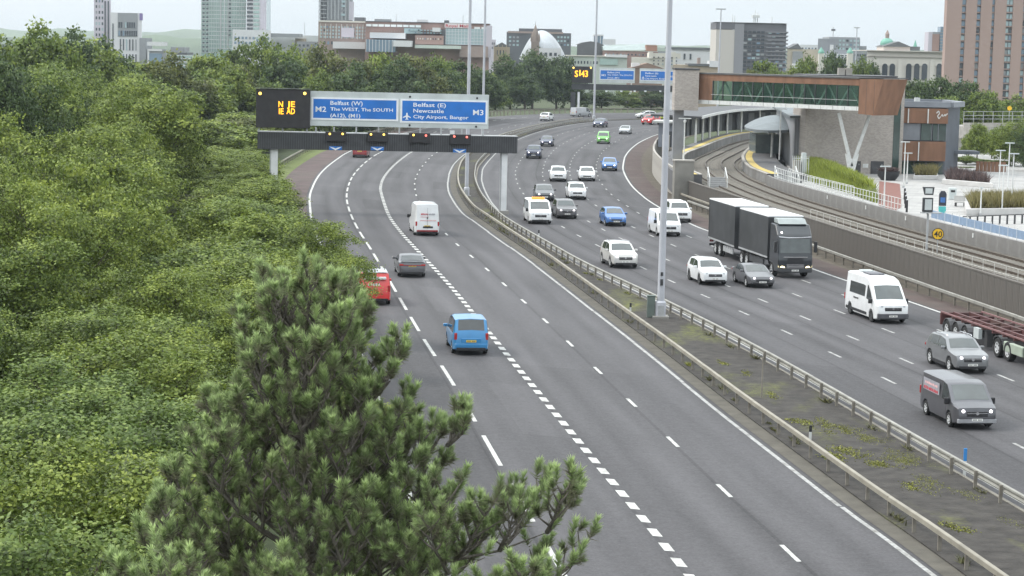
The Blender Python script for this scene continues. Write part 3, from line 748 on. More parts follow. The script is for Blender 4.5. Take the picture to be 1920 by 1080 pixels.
SIGNBLUE = mat('sign_blue', (0.018, 0.16, 0.53), 0.45, 0.12, 0.7)
SIGNWHITE = mat('sign_white', (0.78, 0.8, 0.82), 0.5, 0.06, 2)
SIGNGREY = mat('sign_backboard_grey', (0.52, 0.56, 0.56), 0.55, 0.1, 0.8, dirt=0.1)
CLAD = mat('gantry_cladding_dark', (0.045, 0.046, 0.05), 0.6, 0.2, 1.0)
CLADR = mat('gantry_rib', (0.07, 0.072, 0.078), 0.6, 0.15, 2.0)
LEGW = mat('gantry_leg_white', (0.68, 0.69, 0.7), 0.5, 0.1, 1.0, dirt=0.2)
VMSM = mat('message_sign_face', (0.03, 0.028, 0.03), 0.7, 0.2, 2)
REDL_ = glow('red_led', (1.0, 0.16, 0.12), 1.4)
AMB2 = glow('amber_lantern', (1.0, 0.66, 0.12), 1.5)
PLANE = [(0, 1.0), (.09, .88), (.11, .62), (.5, .36), (.5, .25), (.11, .40), (.09, .16), (.2, .07), (.2, 0), (0, .05)]

class Gantry:
    def __init__(s, label, P0, yaw, tilt):
        s.P0 = Vector((P0[0], P0[1], 0)); s.yaw = yaw; s.tilt = tilt
        s.u = Vector((math.cos(yaw), math.sin(yaw), 0)); s.n = Vector((-math.sin(yaw), math.cos(yaw), 0))
        s.t = thing('sign_gantry', label, 'gantry', P0 + (0,) if len(P0) == 2 else P0, yaw)
        s.t.rotation_euler = (0, tilt, yaw)
    def L(s, px, py):
        d = ray(px, py); c = Vector((0, 0, CAM_H))
        t = (s.P0 - c).dot(s.n) / d.dot(s.n); p = c + d * t
        u = (p - s.P0).dot(s.u); return u, p.z + u * s.tilt
    def box(s, name, m, px0, py0, px1, py1, y0, y1, parent=None, bevel=0.0):
        """px corner (left, top) to (right, bottom); thickness y0..y1, towards the viewer negative"""
        a = s.L(px0, py0); b = s.L(px1, py1)
        return MB().box(a[0], b[0], y0, y1, b[1], a[1]).build(name, m, parent or s.t, bevel=bevel)
    def text(s, body, px0, px1, py0, py1, y, m, parent, name='lettering', descender=False):
        a = s.L(px0, py0); b = s.L(px1, py1)
        me = text_mesh(name, body, m, b[0] - a[0], a[1] - b[1])
        return put(name, me, parent, (a[0], y, b[1]))

def Z4(x, y): return 480 + x / 3.84, 150 + y / 3.84
gt = Gantry('near overhead motorway gantry with two blue direction signs and amber message board', (-1.1, 191.0), 0.12, 0.002)
s_ = gt
# beam and its ribs
a = s_.L(*Z4(10, 368)); b = s_.L(*Z4(1875, 527))
bz1, bz0 = a[1] - .05, b[1]
beam = MB().box(a[0], b[0], -.55, .75, bz0, bz1).build('beam', CLAD, s_.t)
rb = MB(); u = a[0] + .1
while u < b[0]:
    rb.box(u, u + .09, -.59, -.551, bz0 + .03, bz1 - .03); u += .21
tag(rb.build('cladding_rib', CLADR, s_.t), kind='stuff')
MB().box(a[0], b[0], -.62, .8, bz1 + .002, bz1 + .07).build('walkway_edge', STEEL, s_.t)
# legs
for px0, px1, lb in ((1768, 1808, 0), (108, 156, 1)):
    x0 = s_.L(*Z4(px0, 560))[0]; x1 = s_.L(*Z4(px1, 560))[0]
    lg = MB().box(x0, x1, -.25, .25, -.3, bz0 - .002).build('leg', LEGW, s_.t)
    MB().box(x0 - .2, x1 + .2, -.45, .45, -.3, .35).build('base_plinth', CONC, lg)
    MB().box(x0 - .12, x0 - .01, -.2, .2, 0, bz0 - .003).build('cable_riser', STEEL, lg)
# message board
vms = s_.box('message_board', VMSM, *Z4(0, 62), *Z4(386, 346), -.95, .15, bevel=.03)
s_.box('hood', DGREY, *Z4(-4, 56), *Z4(390, 66), -1.05, .2, parent=vms)
for x, y in ((28, 95), (348, 95)):
    c = s_.L(*Z4(x, y)); MB().lathe([(.19, 0), (.19, .06), (.12, .07)], 14, (c[0], -.99, c[1]), 'y').build('lantern_bezel', DARK, vms)
    MB().lathe([(.14, 0), (.1, -.05)], 14, (c[0], -1.0, c[1]), 'y').build('amber_lantern', AMB2, vms)
def led(body, x0, x1, y0, y1): s_.text(body, *[Z4(v, 0)[0] for v in (x0, x1)], *[Z4(0, v)[1] for v in (y0, y1)], -.957, AMBER, vms, 'amber_led_text')
led('N', 160, 192, 150, 192); led('JE', 222, 278, 150, 192); led('IE', 163, 196, 200, 243); led('AD', 218, 278, 200, 243)
# backing board with two panels
bb = s_.box('sign_backboard', SIGNGREY, *Z4(390, 78), *Z4(1668, 352), -.42, -.25)
for px in (560, 720, 880, 1030, 1180, 1330, 1480, 1630, 430):
    c = s_.L(*Z4(px, 340)); MB().box(c[0] - .07, c[0] + .07, -.4, -.2, bz1 + .072, c[1] + .02).build('sign_bracket', STEEL, s_.t)
for px in (20, 190, 365):
    c = s_.L(*Z4(px, 344)); MB().box(c[0] - .07, c[0] + .07, -.6, -.2, bz1 + .072, c[1]).build('sign_bracket', STEEL, s_.t)
def panel(x0, y0, x1, y1):
    w = s_.box('sign_panel', SIGNWHITE, *Z4(x0, y0), *Z4(x1, y1), -.47, -.422)
    s_.box('blue_field', SIGNBLUE, *Z4(x0 + 14, y0 + 13), *Z4(x1 - 14, y1 - 13), -.476, -.4705, parent=w)
    return w
def line(p, body, x0, x1, y0, y1): s_.text(body, *[Z4(v, 0)[0] for v in (x0, x1)], *[Z4(0, v)[1] for v in (y0, y1)], -.479, SIGNWHITE, p)
p1_ = panel(397, 121, 1020, 296)
line(p1_, 'M2', 427, 503, 188, 228); line(p1_, 'Belfast (W)', 533, 765, 148, 182); line(p1_, 'The WEST, The SOUTH', 533, 982, 195, 228); line(p1_, '(A12), (M1)', 533, 748, 239, 270)
p2_ = panel(1036, 134, 1660, 318)
line(p2_, 'Belfast (E)', 1129, 1363, 162, 195); line(p2_, 'Newcastle', 1129, 1348, 205, 237); line(p2_, 'City Airport, Bangor', 1129, 1525, 249, 282); line(p2_, 'M3', 1558, 1632, 212, 252)
def aeroplane(gn, p, x0, x1, y0, y1, y):
    a_ = gn.L(x0, y0); b_ = gn.L(x1, y1); w = b_[0] - a_[0]; h = a_[1] - b_[1]; cx = (a_[0] + b_[0]) / 2
    pts = [(cx + q[0] * w, y, b_[1] + q[1] * h) for q in PLANE] + [(cx - q[0] * w, y, b_[1] + q[1] * h) for q in PLANE[::-1][1:-1]]
    MB().poly(pts).build('aeroplane_symbol', SIGNWHITE, p)
aeroplane(s_, p2_, *Z4(1055, 0)[:1], *Z4(1110, 0)[:1], Z4(0, 232)[1], Z4(0, 286)[1], -.479)
for x, y in ((1105, 120), (1587, 130), (1102, 324), (1580, 335)):
    c = s_.L(*Z4(x, y)); MB().lathe([(.1, 0), (.1, -.05), (.06, -.06)], 10, (c[0], -.421, c[1]), 'y').build('fixing_disc', DARK, bb)
# lane signals
for (x0, x1, y0, y1, lamps) in ((497, 645, 368, 440, ((528, 385, AMB2), (620, 385, AMB2))), (800, 945, 372, 443, ((823, 388, AMB2), (915, 390, AMB2))), (1097, 1247, 378, 450, ((1128, 393, AMB2), (1217, 397, REDL_))), (1390, 1540, 388, 462, ((1420, 403, REDL_), (1510, 408, REDL_)))):
    sg = s_.box('lane_signal', VMSM, *Z4(x0, y0), *Z4(x1, y1), -.95, -.592, bevel=.02)
    s_.box('signal_face', DARK, *Z4(x0 + 16, y0 + 24), *Z4(x1 - 16, y1 - 8), -.962, -.952, parent=sg)
    for x, y, mm in lamps:
        c = s_.L(*Z4(x, y)); MB().lathe([(.10, 0), (.07, -.05)], 12, (c[0], -.955, c[1]), 'y').build('signal_lamp', mm, sg)
for x, y in ((570, 489), (870, 492), (1460, 508)):
    w = s_.box('lane_arrow_plate', SIGNBLUE, *Z4(x - 46, y - 15), *Z4(x + 46, y + 12), -.66, -.60)
    c = s_.L(*Z4(x, y)); k = .0128
    MB().poly([(c[0] + X * k, -.664, c[1] + Zz * k) for X, Zz in ((-44, 12), (-12, 4), (0, -2), (12, 4), (44, 12), (24, -2), (0, -14), (-24, -2))]).build('arrow', SIGNWHITE, w)
s_.box('camera_housing', LEGW, *Z4(1390, 362), *Z4(1422, 390), -.85, -.6)

# --- far gantry at the bend
g2 = Gantry('far overhead gantry with two small blue signs seen past the tall lamp column', (15.2, 500.0), -0.05, 0.0)
bm = g2.box('beam', CLAD, 1072, 156.5, 1268, 172, -.6, .8)
for px0, px1, m in ((1070, 1079, CLAD), (1083, 1087, LEGW), (1256, 1261, LEGW)):
    q = g2.L(px0, 180); w = g2.L(px1, 180); MB().box(q[0], w[0], -.3, .3, -.3, g2.L(px0, 172)[1] - .05).build('leg', m, g2.t)
v2 = g2.box('message_board', VMSM, 1073, 124, 1111, 156, -1.0, .1, bevel=.05)
g2.text('S', 1078, 1084, 132, 144, -1.02, AMBER, v2, 'amber_led_text'); g2.text('I', 1086.5, 1088.5, 131, 142, -1.02, AMBER, v2, 'amber_led_text')
g2.text('4', 1090, 1096, 132, 144, -1.02, AMBER, v2, 'amber_led_text'); g2.text('3', 1097, 1102.5, 132, 144, -1.02, AMBER, v2, 'amber_led_text')
for x in (1075.5, 1108): c = g2.L(x, 127); MB().lathe([(.22, 0), (.15, -.06)], 10, (c[0], -1.01, c[1]), 'y').build('amber_lantern', AMB2, v2)
def far_sign(x0, x1, y0, y1, yb0, yb1):
    b_ = g2.box('sign_backboard', SIGNGREY, x0, y0, x1, y1, -.5, -.3)
    w_ = g2.box('sign_panel', SIGNWHITE, x0 + 1, yb0 - 1, x1 - 1, yb1 + 1, -.56, -.503)
    g2.box('blue_field', SIGNBLUE, x0 + 2, yb0, x1 - 2, yb1, -.57, -.563, parent=w_)
    return w_
w_ = far_sign(1124, 1190, 126.5, 156, 131.5, 149.5)
for body, x0, x1, y in (('M2', 1128, 1136, 142.5), ('Belfast (W)', 1139, 1162, 137.5), ('The WEST, The SOUTH', 1139, 1185, 142.5), ('(A12), (M1)', 1139, 1161, 147.5)): g2.text(body, x0, x1, y - 3.4, y, -.575, SIGNWHITE, w_)
w_ = far_sign(1199.5, 1266, 128, 157.5, 133, 151)
for body, x0, x1, y in (('Belfast (E)', 1210, 1234, 139), ('Newcastle', 1210, 1231, 144), ('City Airport, Bangor', 1210, 1249, 149), ('M3', 1254, 1262, 145)): g2.text(body, x0, x1, y - 3.4, y, -.575, SIGNWHITE, w_)
aeroplane(g2, w_, 1203, 1208.5, 142.5, 149, -.575)
for px in (1137, 1165, 1190, 1210, 1238): 
    c = g2.L(px, 171); MB().cbox((c[0], -.65, c[1]), (.5, .12, .35)).build('lane_arrow_plate', SIGNWHITE, g2.t)

# ------------------------------------------------------------------ lighting columns
def lamp_column(label, x, y, h, r0, r1, cabinet=False, arms=2, z=0.0):
    t = thing('street_lamp', label, 'lamp post', (x, y, z), group='tall lighting columns')
    MB().tube((0, 0, .9), (0, 0, h), r0, r1, 16).build('shaft', POLE, t, smooth=True, sharp=50)
    bs = MB().lathe([(r0 * 1.45, 0), (r0 * 1.45, .9), (r0 * 1.05, 1.0)], 16).build('base_compartment', POLE, t, smooth=True, sharp=30)
    MB().box(-r0 * .8, r0 * .8, -r0 * 1.5 - .02, -r0 * 1.3, .12, .75).build('door', STEEL, bs)
    MB().box(-r0 * 2.2, r0 * 2.2, -r0 * 2.2, r0 * 2.2, -.2, .13).build('foundation', CONC, t)
    if cabinet:
        MB().box(-r0 * .4, r0 * .4, -r0 - .05, -r0 + .05, 1.9, 2.25).build('junction_box', DGREY, t)
        MB().box(-r0 * .35, r0 * .35, -r0 - .04, -r0 + .05, 2.45, 2.65).build('junction_box', DGREY, t)
    hd = MB().lathe([(.7, -.1), (.75, 0), (.5, .1), (.15, .25)], 16, (0, 0, h)).build('head_frame', STEEL, t)
    for k in range(6):
        a = k * math.pi / 3
        MB().cbox((math.cos(a) * 1.1, math.sin(a) * 1.1, h - .1), (.6, .4, .25)).build('luminaire', DGREY, hd)
    return t
q = G(1238, 598); lamp_column('tallest grey lighting column rising from the central reserve beside a green cabinet', q.x, q.y, 30, .21, .105, True, z=.06)
cb = thing('roadside_cabinet', 'green steel roadside cabinet at the foot of the tall lighting column', 'cabinet', (q.x - .55, q.y + .1, .07))
CGREEN = mat('cabinet_green', (0.12, 0.15, 0.135), 0.6, 0.15, 2, dirt=0.3)
MB().box(-.22, .22, -.2, .2, 0, 1.22).build('cabinet_body', CGREEN, cb, bevel=.015); MB().box(-.25, .25, -.23, .23, 1.223, 1.27).build('cabinet_roof', CGREEN, cb); MB().box(-.18, .18, -.212, -.202, .1, 1.15).build('cabinet_door', CGREEN, cb)
lamp_column('lighting column standing in the reserve just behind the near gantry sign', -4.9, 213, 28, .2, .12)
lamp_column('slimmer lighting column to the right of the one behind the gantry sign', -5.0, 316, 38, .2, .13)
lamp_column('thin lighting column at the far bend, in front of the far gantry', 17.6, 468, 44, .24, .17)
# ================================================================== vehicles
def itp(pts, x):
    """piecewise linear, pts sorted from front (large x) to rear"""
    if x >= pts[0][0]: return pts[0][1]
    for a, b in zip(pts[:-1], pts[1:]):
        if b[0] <= x <= a[0]:
            return a[1] + (b[1] - a[1]) * (a[0] - x) / max(1e-9, a[0] - b[0])
    return pts[-1][1]
SPEC = {
 'hatch': dict(L=4.1, W=1.76, r=.31, ax=(1.27, -1.25), top=[(2.05, .60), (1.97, .76), (1.15, .97), (.30, 1.41), (-.35, 1.47), (-1.25, 1.40), (-1.80, .99), (-1.98, .93), (-2.05, .58)], belt=[(2, .84), (1, .90), (-2, .97)], ws=(1.08, .36), rw=(-1.30, -1.76), side=[(.86, -.28), (-.36, -1.32)], hz=.66, gz=(.50, .60), tum=.34),
 'suv': dict(L=4.45, W=1.85, r=.36, ax=(1.36, -1.32), top=[(2.22, .72), (2.13, .93), (1.12, 1.10), (.42, 1.58), (-.3, 1.66), (-1.5, 1.61), (-2.0, 1.15), (-2.16, 1.05), (-2.22, .68)], belt=[(2, .98), (1, 1.03), (-2, 1.10)], ws=(1.05, .48), rw=(-1.56, -1.96), side=[(.88, -.26), (-.34, -1.30)], hz=.80, gz=(.62, .78), tum=.30, clad=True),
 'saloon': dict(L=4.7, W=1.84, r=.33, ax=(1.4, -1.38), top=[(2.35, .60), (2.25, .76), (1.12, .97), (.20, 1.38), (-.45, 1.43), (-1.0, 1.37), (-1.72, 1.06), (-2.26, 1.03), (-2.35, .64)], belt=[(2, .85), (1, .91), (-2, .98)], ws=(1.05, .26), rw=(-1.05, -1.68), side=[(.84, -.26), (-.34, -1.18)], hz=.66, gz=(.46, .60), tum=.36),
 'mpv': dict(L=4.4, W=1.81, r=.31, ax=(1.4, -1.3), top=[(2.2, .64), (2.1, .92), (1.45, 1.08), (.72, 1.68), (0, 1.81), (-1.85, 1.78), (-2.08, 1.25), (-2.16, 1.08), (-2.2, .56)], belt=[(2, .95), (1, 1.0), (-2, 1.05)], ws=(1.38, .78), rw=(-1.86, -2.08), side=[(1.02, .05), (-.05, -1.0), (-1.1, -1.75)], hz=.80, gz=(.58, .72), tum=.16),
 'van': dict(L=5.0, W=1.95, r=.33, ax=(1.55, -1.45), top=[(2.5, .66), (2.42, .98), (1.82, 1.18), (1.05, 1.86), (.5, 1.96), (-2.3, 1.95), (-2.46, 1.2), (-2.5, .55)], belt=[(2.2, 1.0), (1, 1.08), (-2.4, 1.10)], ws=(1.76, 1.10), rw=None, side=[(1.35, .55)], hz=.84, gz=(.62, .82), tum=.10),
 'bigvan': dict(L=5.9, W=2.04, r=.35, ax=(1.95, -1.75), top=[(2.95, .72), (2.85, 1.08), (2.34, 1.34), (1.62, 2.12), (1.2, 2.42), (.6, 2.56), (-2.72, 2.55), (-2.9, 1.4), (-2.95, .55)], belt=[(2.5, 1.1), (1, 1.25), (-2.8, 1.25)], ws=(2.30, 1.62), rw=None, side=[(1.95, 1.05)], hz=1.02, gz=(.78, .96), tum=.09),
 'pickup': dict(L=5.3, W=1.88, r=.38, ax=(1.65, -1.55), top=[(2.65, .78), (2.52, 1.06), (1.35, 1.14), (.78, 1.68), (.1, 1.79), (-.55, 1.74), (-.75, 1.12), (-2.58, 1.10), (-2.65, .7)], belt=[(2, 1.04), (1, 1.07), (-2.5, 1.08)], ws=(1.28, .82), rw=None, side=[(1.05, .2), (.12, -.5)], hz=.88, gz=(.66, .88), tum=.24, clad=True),
}
def ring(S, x):
    L, W_, r = S['L'], S['W'] / 2, S['r']
    top = itp(S['top'], x); e0 = abs(x) - (L / 2 - .55)
    w = W_ * (1 - .13 * max(0, e0 / .55) ** 2)
    zb = .20 + (.10 * max(0, (abs(x) - (L / 2 - .5)) / .5))
    za = 0
    for xa in S['ax']:
        d = abs(x - xa); ra = r + .055
        if d < ra: za = max(za, r + math.sqrt(ra * ra - d * d))
    e = min(itp(S['belt'], x), top - .05)
    zl = max(zb, za)
    z3 = min(max(.50, za + .05), e - .03)
    pts = [(0, zb), (.84 * w, zl), (.975 * w, max(zb + .06, za + .015)), (w, z3), (.985 * w, e)]
    gh = top - .065
    if top - e > .14:
        y5 = .985 * w - S['tum'] * (gh - e); pts += [(y5, gh), (y5 - .11, top - .012), (0, top + .018)]
    else:
        f = (top - e); pts += [(.95 * w, e + f * .55), (.84 * w, top - f * .12), (0, top + .012)]
    return pts, e, gh, w
def car_mesh(key):
    S = SPEC[key]; L = S['L']
    xs = set()
    for p in S['top']: xs.add(round(p[0], 3))
    for xa in S['ax']:
        for k in range(-6, 7): xs.add(round(xa + (S['r'] + .055) * math.sin(k / 6 * math.pi / 2) * .9999, 3))
    x = -L / 2 + .05
    while x < L / 2: xs.add(round(x, 3)); x += .22
    xs |= {round(L / 2 - .03, 3), round(-L / 2 + .03, 3)}
    xs = sorted(xs); out = [xs[0]]
    for x in xs[1:]:
        if x - out[-1] > .025: out.append(x)
    mb = MB(); vs = []; m = 15
    for x in out:
        pts, *_ = ring(S, x)
        if abs(abs(x) - L / 2) < .01: pts = [(y * .95, z) for y, z in pts]
        full = [(y, z) for y, z in pts] + [(-y, z) for y, z in pts[::-1][1:-1]]
        vs += [(x, y, z) for y, z in full]; m = len(full)
    fs = []
    for i in range(len(out) - 1):
        for k in range(m):
            fs.append((i * m + k, i * m + (k + 1) % m, (i + 1) * m + (k + 1) % m, (i + 1) * m + k))
    fs += [tuple(range(m)), tuple(range((len(out) - 1) * m, len(out) * m))[::-1]]
    mb.add(vs, fs); return mb
def top_glass(S, xa, xb, inset=.035, lift=.007):
    mb = MB(); n = 6; vs = []
    up = 1
    for i in range(n + 1):
        x = xa + (xb - xa) * i / n; p, *_ = ring(S, x); (y6, z6), (_, z7) = p[6], p[7]
        dx = itp(S['top'], x + .02) - itp(S['top'], x - .02); nl = math.hypot(dx / .04, 1); nx, nz = -dx / .04 / nl, 1 / nl
        y6 -= inset
        for k in (-1, -.5, 0, .5, 1): vs.append((x + nx * lift, y6 * k, z7 + (z6 - z7) * abs(k) + nz * lift))
    mb.add(vs, [(i * 5 + k, i * 5 + k + 1, i * 5 + 6 + k, i * 5 + 5 + k) for i in range(n) for k in range(4)]); return mb
def side_glass(S, xa, xb, sgn, lo=.04, hi=.02):
    mb = MB(); n = 7; vs = []
    for i in range(n + 1):
        x = xa + (xb - xa) * i / n; p, e, gh, w = ring(S, x); (y4, z4), (y5, z5) = p[4], p[5]
        H_ = max(z5 - z4, .05); f0 = lo / H_; f1 = max(f0 + .05, 1 - hi / H_)
        for f in (f0, f1): vs.append((x, sgn * (y4 + (y5 - y4) * f + .008), z4 + (z5 - z4) * f))
    mb.add(vs, [(2 * i, 2 * i + 1, 2 * i + 3, 2 * i + 2) for i in range(n)]); return mb
def rear_glass(S, x, y, z0, z1):
    pass
WMESH = {}
def wheel(parent, x, y, r, w=.21, rim=RIM):
    k = (round(r, 3), w, rim.name, y > 0)
    if k not in WMESH:
        s = 1 if y > 0 else -1
        ty = MB().lathe([(r * .62, w / 2), (r * .93, w / 2), (r, w * .36), (r, -w * .36), (r * .93, -w / 2), (r * .62, -w / 2), (r * .58, -w * .3), (r * .58, w * .3), (r * .62, w / 2)], 20, axis='y', caps=False).mesh('tyre', TYRE, smooth=True, sharp=40)
        rm = MB()
        rm.lathe([(r * .63, s * w * .40), (r * .60, s * w * .46), (r * .2, s * w * .33), (r * .16, s * w * .42), (.001, s * w * .42)], 16, axis='y', caps=False)
        rmm = rm.mesh('rim', rim, smooth=True, sharp=30)
        sp = MB()
        for q in range(5):
            a = q * 1.2566 + .6; sp.cbox((math.cos(a) * r * .40, s * w * .44, math.sin(a) * r * .40), (r * .16, .012, r * .16))
        WMESH[k] = (ty, rmm, sp.mesh('rim_opening', DARK))
    a, b, c = WMESH[k]
    o = put('wheel', a, parent, (x, y, r)); q = put('rim', b, o); put('rim_opening', c, o); return o
BODY = {}
PAINT = {}
def paint(name, col, metal=0.0):
    return mat('paint_' + name, col, 0.32, 0.06, 2.0, metal=metal, spec=0.5, coat=0.6, dirt=0.10)
def plate(t, x, z, sgn, m, y=0.0, w=.5):
    p = MB().box(min(x, x + sgn * .012), max(x, x + sgn * .012), y - w / 2, y + w / 2, z - .055, z + .055).build('number_plate', m, t)
    mb = MB()
    for k in range(7):
        if k == 3: continue
        yy = y - w / 2 + .06 + k * (w - .1) / 7
        mb.box(min(x + sgn * .012, x + sgn * .015), max(x + sgn * .012, x + sgn * .015), yy, yy + .036, z - .028, z + .032)
    tag(mb.build('plate_characters', INK, p), kind='stuff')
def vehicle(key, name, label, cat, px, py, col, cside, lights=True, scale=1.0, group=None, rim=RIM, extras=(), yaw=0.0, Yoff=0.0):
    """px,py: pixel of the middle of the nearer end on the tarmac; cside 'L' drives away, 'R' comes towards"""
    S = SPEC[key]; L, Wd = S['L'], S['W']; g0 = G(px, py)
    cv = (Redge if cside == 'L' else R2left.lerp(R2right, .5, 200)); t2 = cv.tY(g0.y)
    c = Vector((g0.x, g0.y)) + t2 * (L * scale / 2)
    t2 = cv.tY(c.y)
    f = t2 if cside == 'L' else -t2
    t = thing(name, label, cat, (c.x, c.y, 0.004), math.atan2(f.y, f.x) + yaw, group)
    t.scale = (scale,) * 3
    pm = col
    if key not in BODY:
        BODY[key] = car_mesh(key).mesh('body', pm, smooth=True, sharp=32)
    b = put('body', BODY[key], t); b.material_slots[0].link = 'OBJECT'; b.material_slots[0].material = pm
    for xa in S['ax']:
        for sg in (-1, 1): wheel(t, xa, sg * (Wd / 2 - .115), S['r'], .22, rim)
    kk = ('ws', key)
    if kk not in BODY: BODY[kk] = top_glass(S, S['ws'][0], S['ws'][1]).mesh('windscreen', GLASSW, smooth=True)
    put('windscreen', BODY[kk], t)
    if S['rw'] and 'panelrear' not in extras:
        kk = ('rw', key)
        if kk not in BODY: BODY[kk] = top_glass(S, S['rw'][0], S['rw'][1]).mesh('rear_window', GLASS, smooth=True)
        put('rear_window', BODY[kk], t)
    sides = list(S['side'])
    if 'sidewin' in extras: sides += [(S['side'][0][1] - .12, -L / 2 + 1.35), (-L / 2 + 1.25, -L / 2 + .3)] if key == 'van' else [(.75, -1.9)]
    for (xa, xb) in sides:
        for sg in (-1, 1):
            kk = ('sg', key, xa, xb, sg)
            if kk not in BODY: BODY[kk] = side_glass(S, xa, xb, sg, *((.12, .45) if 'sidewin' in extras and key == 'bigvan' and xa < 1 else (.05, .28) if key == 'bigvan' else (.04, .02))).mesh('side_window', GLASS, smooth=True)
            put('side_window', BODY[kk], t)
    # lamps, grille, bumper, plate
    hz = S['hz']; xf = L / 2
    def xtop(z, s=1):
        """front surface x at height z"""
        pts = S['top'] if s == 1 else S['top'][::-1]
        for a, bb in zip(pts[:-1], pts[1:]):
            if a[1] <= z <= bb[1]: return a[0] + (bb[0] - a[0]) * (z - a[1]) / max(1e-6, bb[1] - a[1])
        return pts[0][0]
    fx = xtop(hz)
    for sg in (-1, 1):
        lm = LAMP_ON if lights else LAMP_OFF
        y = sg * (Wd / 2 - .30)
        h = MB().prism([(fx + .012, y - sg * .18, hz - .05), (fx - .16, y + sg * .235, hz - .01), (fx - .22, y + sg * .235, hz + .075), (fx - .03, y - sg * .16, hz + .035)], (-.14, 0, 0)).build('headlight', LAMP_OFF, t)
        MB().lathe([(.001, .0), (.075, 0), (.07, -.03)], 10, axis='y').build('lamp', lm, h, (fx - .015, y - sg * .04, hz - .005), (0, 0, R(90)))
        rx = -xtop(S['hz'] + .12, -1) if False else -L / 2
        tz = {'hatch': .80, 'suv': .92, 'saloon': .84, 'mpv': .95, 'van': 1.05, 'bigvan': 1.0, 'pickup': .92}[key]
        th = {'mpv': .34, 'van': .36, 'bigvan': .36}.get(key, .12)
        xr = xtop(tz, -1)
        MB().box(xr - .012, xr + .1, min(sg * (Wd / 2 - .06), sg * (Wd / 2 - .33 if th < .2 else Wd / 2 - .2)), max(sg * (Wd / 2 - .06), sg * (Wd / 2 - .33 if th < .2 else Wd / 2 - .2)), tz - th / 2, tz + th / 2).build('tail_light', TAIL, t, bevel=.012)
        # mirrors
        mxx = S['ws'][0] - .28; pr, e, gh, w = ring(S, mxx)
        mr = MB().cbox((mxx, sg * (pr[4][0] + .11), e + .10), (.13, .22, .15 if key not in ('bigvan', 'van') else .28)).build('wing_mirror', DARK if key in ('bigvan', 'van') else pm, t, bevel=.025)
    gz0, gz1 = S['gz']
    MB().box(xf - .06, xf + .010, -Wd * .25, Wd * .25, gz0 - .02, gz1).build('grille', DARK, t, bevel=.012)
    if 'chrome' in extras or key in ('suv', 'van', 'pickup'):
        MB().box(xf - .05, xf + .018, -Wd * .24, Wd * .24, (gz0 + gz1) / 2 + .015, (gz0 + gz1) / 2 + .045).build('grille_bar', CHROME, t)
        MB().lathe([(.001, 0), (.07, 0), (.07, -.02)], 12, axis='y').build('badge', CHROME, t, (xf + .022, 0, (gz0 + gz1) / 2 + .02), (0, 0, R(-90)))
    MB().box(xf - .08, xf + .014, -Wd * .38, Wd * .38, .27, .40).build('lower_intake', DARK, t, bevel=.015)
    plate(t, xf + .016, .46 if gz0 > .5 else .42, 1, PLATEW)
    if key in ('mpv', 'van', 'bigvan'): plate(t, -xf - .004, .72 if key == 'mpv' else .82, -1, PLATEY)
    else: plate(t, xtop(.80, -1) - .012, .78, -1, PLATEY)
    MB().box(-xf - .012, -xf + .06, -Wd * .40, Wd * .40, .24, .40).build('rear_valance', DARK, t, bevel=.015)
    if S.get('clad') and 'nobars' not in extras:
        for sg in (-1, 1): MB().box(S['ax'][1] + S['r'] + .12, S['ax'][0] - S['r'] - .12, min(sg * (Wd / 2 - .03), sg * (Wd / 2 + .012)), max(sg * (Wd / 2 - .03), sg * (Wd / 2 + .012)), .22, .38).build('sill_trim', DARK, t)
    if 'bars' in extras:
        for sg in (-1, 1):
            zt = itp(S['top'], -.3); MB().pipe([(.35, sg * (Wd / 2 - .30), zt - .03), (.2, sg * (Wd / 2 - .29), zt + .035), (-1.2, sg * (Wd / 2 - .29), zt + .01), (-1.35, sg * (Wd / 2 - .30), zt - .06)], .022, 6).build('roof_rail', CHROME, t)
    return t
P_WHITE = paint('white', (0.72, 0.73, 0.74)); P_DGREY = paint('dark_grey', (0.09, 0.092, 0.10), .3); P_GREY = paint('grey', (0.11, 0.11, 0.12), .3)
P_SILV = paint('silver', (0.42, 0.43, 0.45), .5); P_BLUE = paint('sky_blue', (0.03, 0.22, 0.48)); P_MBLUE = paint('mid_blue', (0.05, 0.16, 0.42), .2)
P_NAVY = paint('navy', (0.02, 0.028, 0.07), .2); P_BLACK = paint('black', (0.018, 0.018, 0.022)); P_RED = paint('red', (0.45, 0.02, 0.018)); P_DRED = paint('dark_red', (0.26, 0.02, 0.025), .2)
P_GREEN = paint('lime_green', (0.16, 0.45, 0.10)); P_YEL = paint('yellow_green', (0.45, 0.5, 0.06)); P_POST = paint('bright_red', (0.62, 0.03, 0.03)); P_BROWN = paint('bronze_grey', (0.13, 0.125, 0.13), .3)
P_MGREY = paint('gunmetal', (0.095, 0.095, 0.107), .4)
GL, GR = 'vehicles driving away on the left carriageway', 'oncoming vehicles on the right carriageway'
REDTXT = mat('livery_red', (0.5, 0.04, 0.06), .5, .1, 5); GREYTXT = mat('livery_grey', (0.3, 0.3, 0.33), .5, .1, 5); PINKTXT = mat('livery_pink', (0.72, 0.42, 0.42), .5, .1, 5)
def bars(t, name, m, x, z, y0, y1, n, h, seed, sgn=-1, sy=None):
    """a row of small illegible blocks standing in for lettering too blurred to read; on the rear (x) or on a side (sy)"""
    g_ = random.Random(seed); mb = MB(); y = y0; st = (y1 - y0) / n
    for k in range(n):
        w = st * g_.uniform(.55, .82); hh = h * g_.uniform(.8, 1.1)
        if sy is None: mb.box(min(x, x + sgn * .006), max(x, x + sgn * .006), y, y + w, z, z + hh)
        else: mb.box(y, y + w, min(sy, sy + math.copysign(.006, sy)), max(sy, sy + math.copysign(.006, sy)), z, z + hh)
        y += st
    return tag(mb.build(name, m, t), kind='stuff')
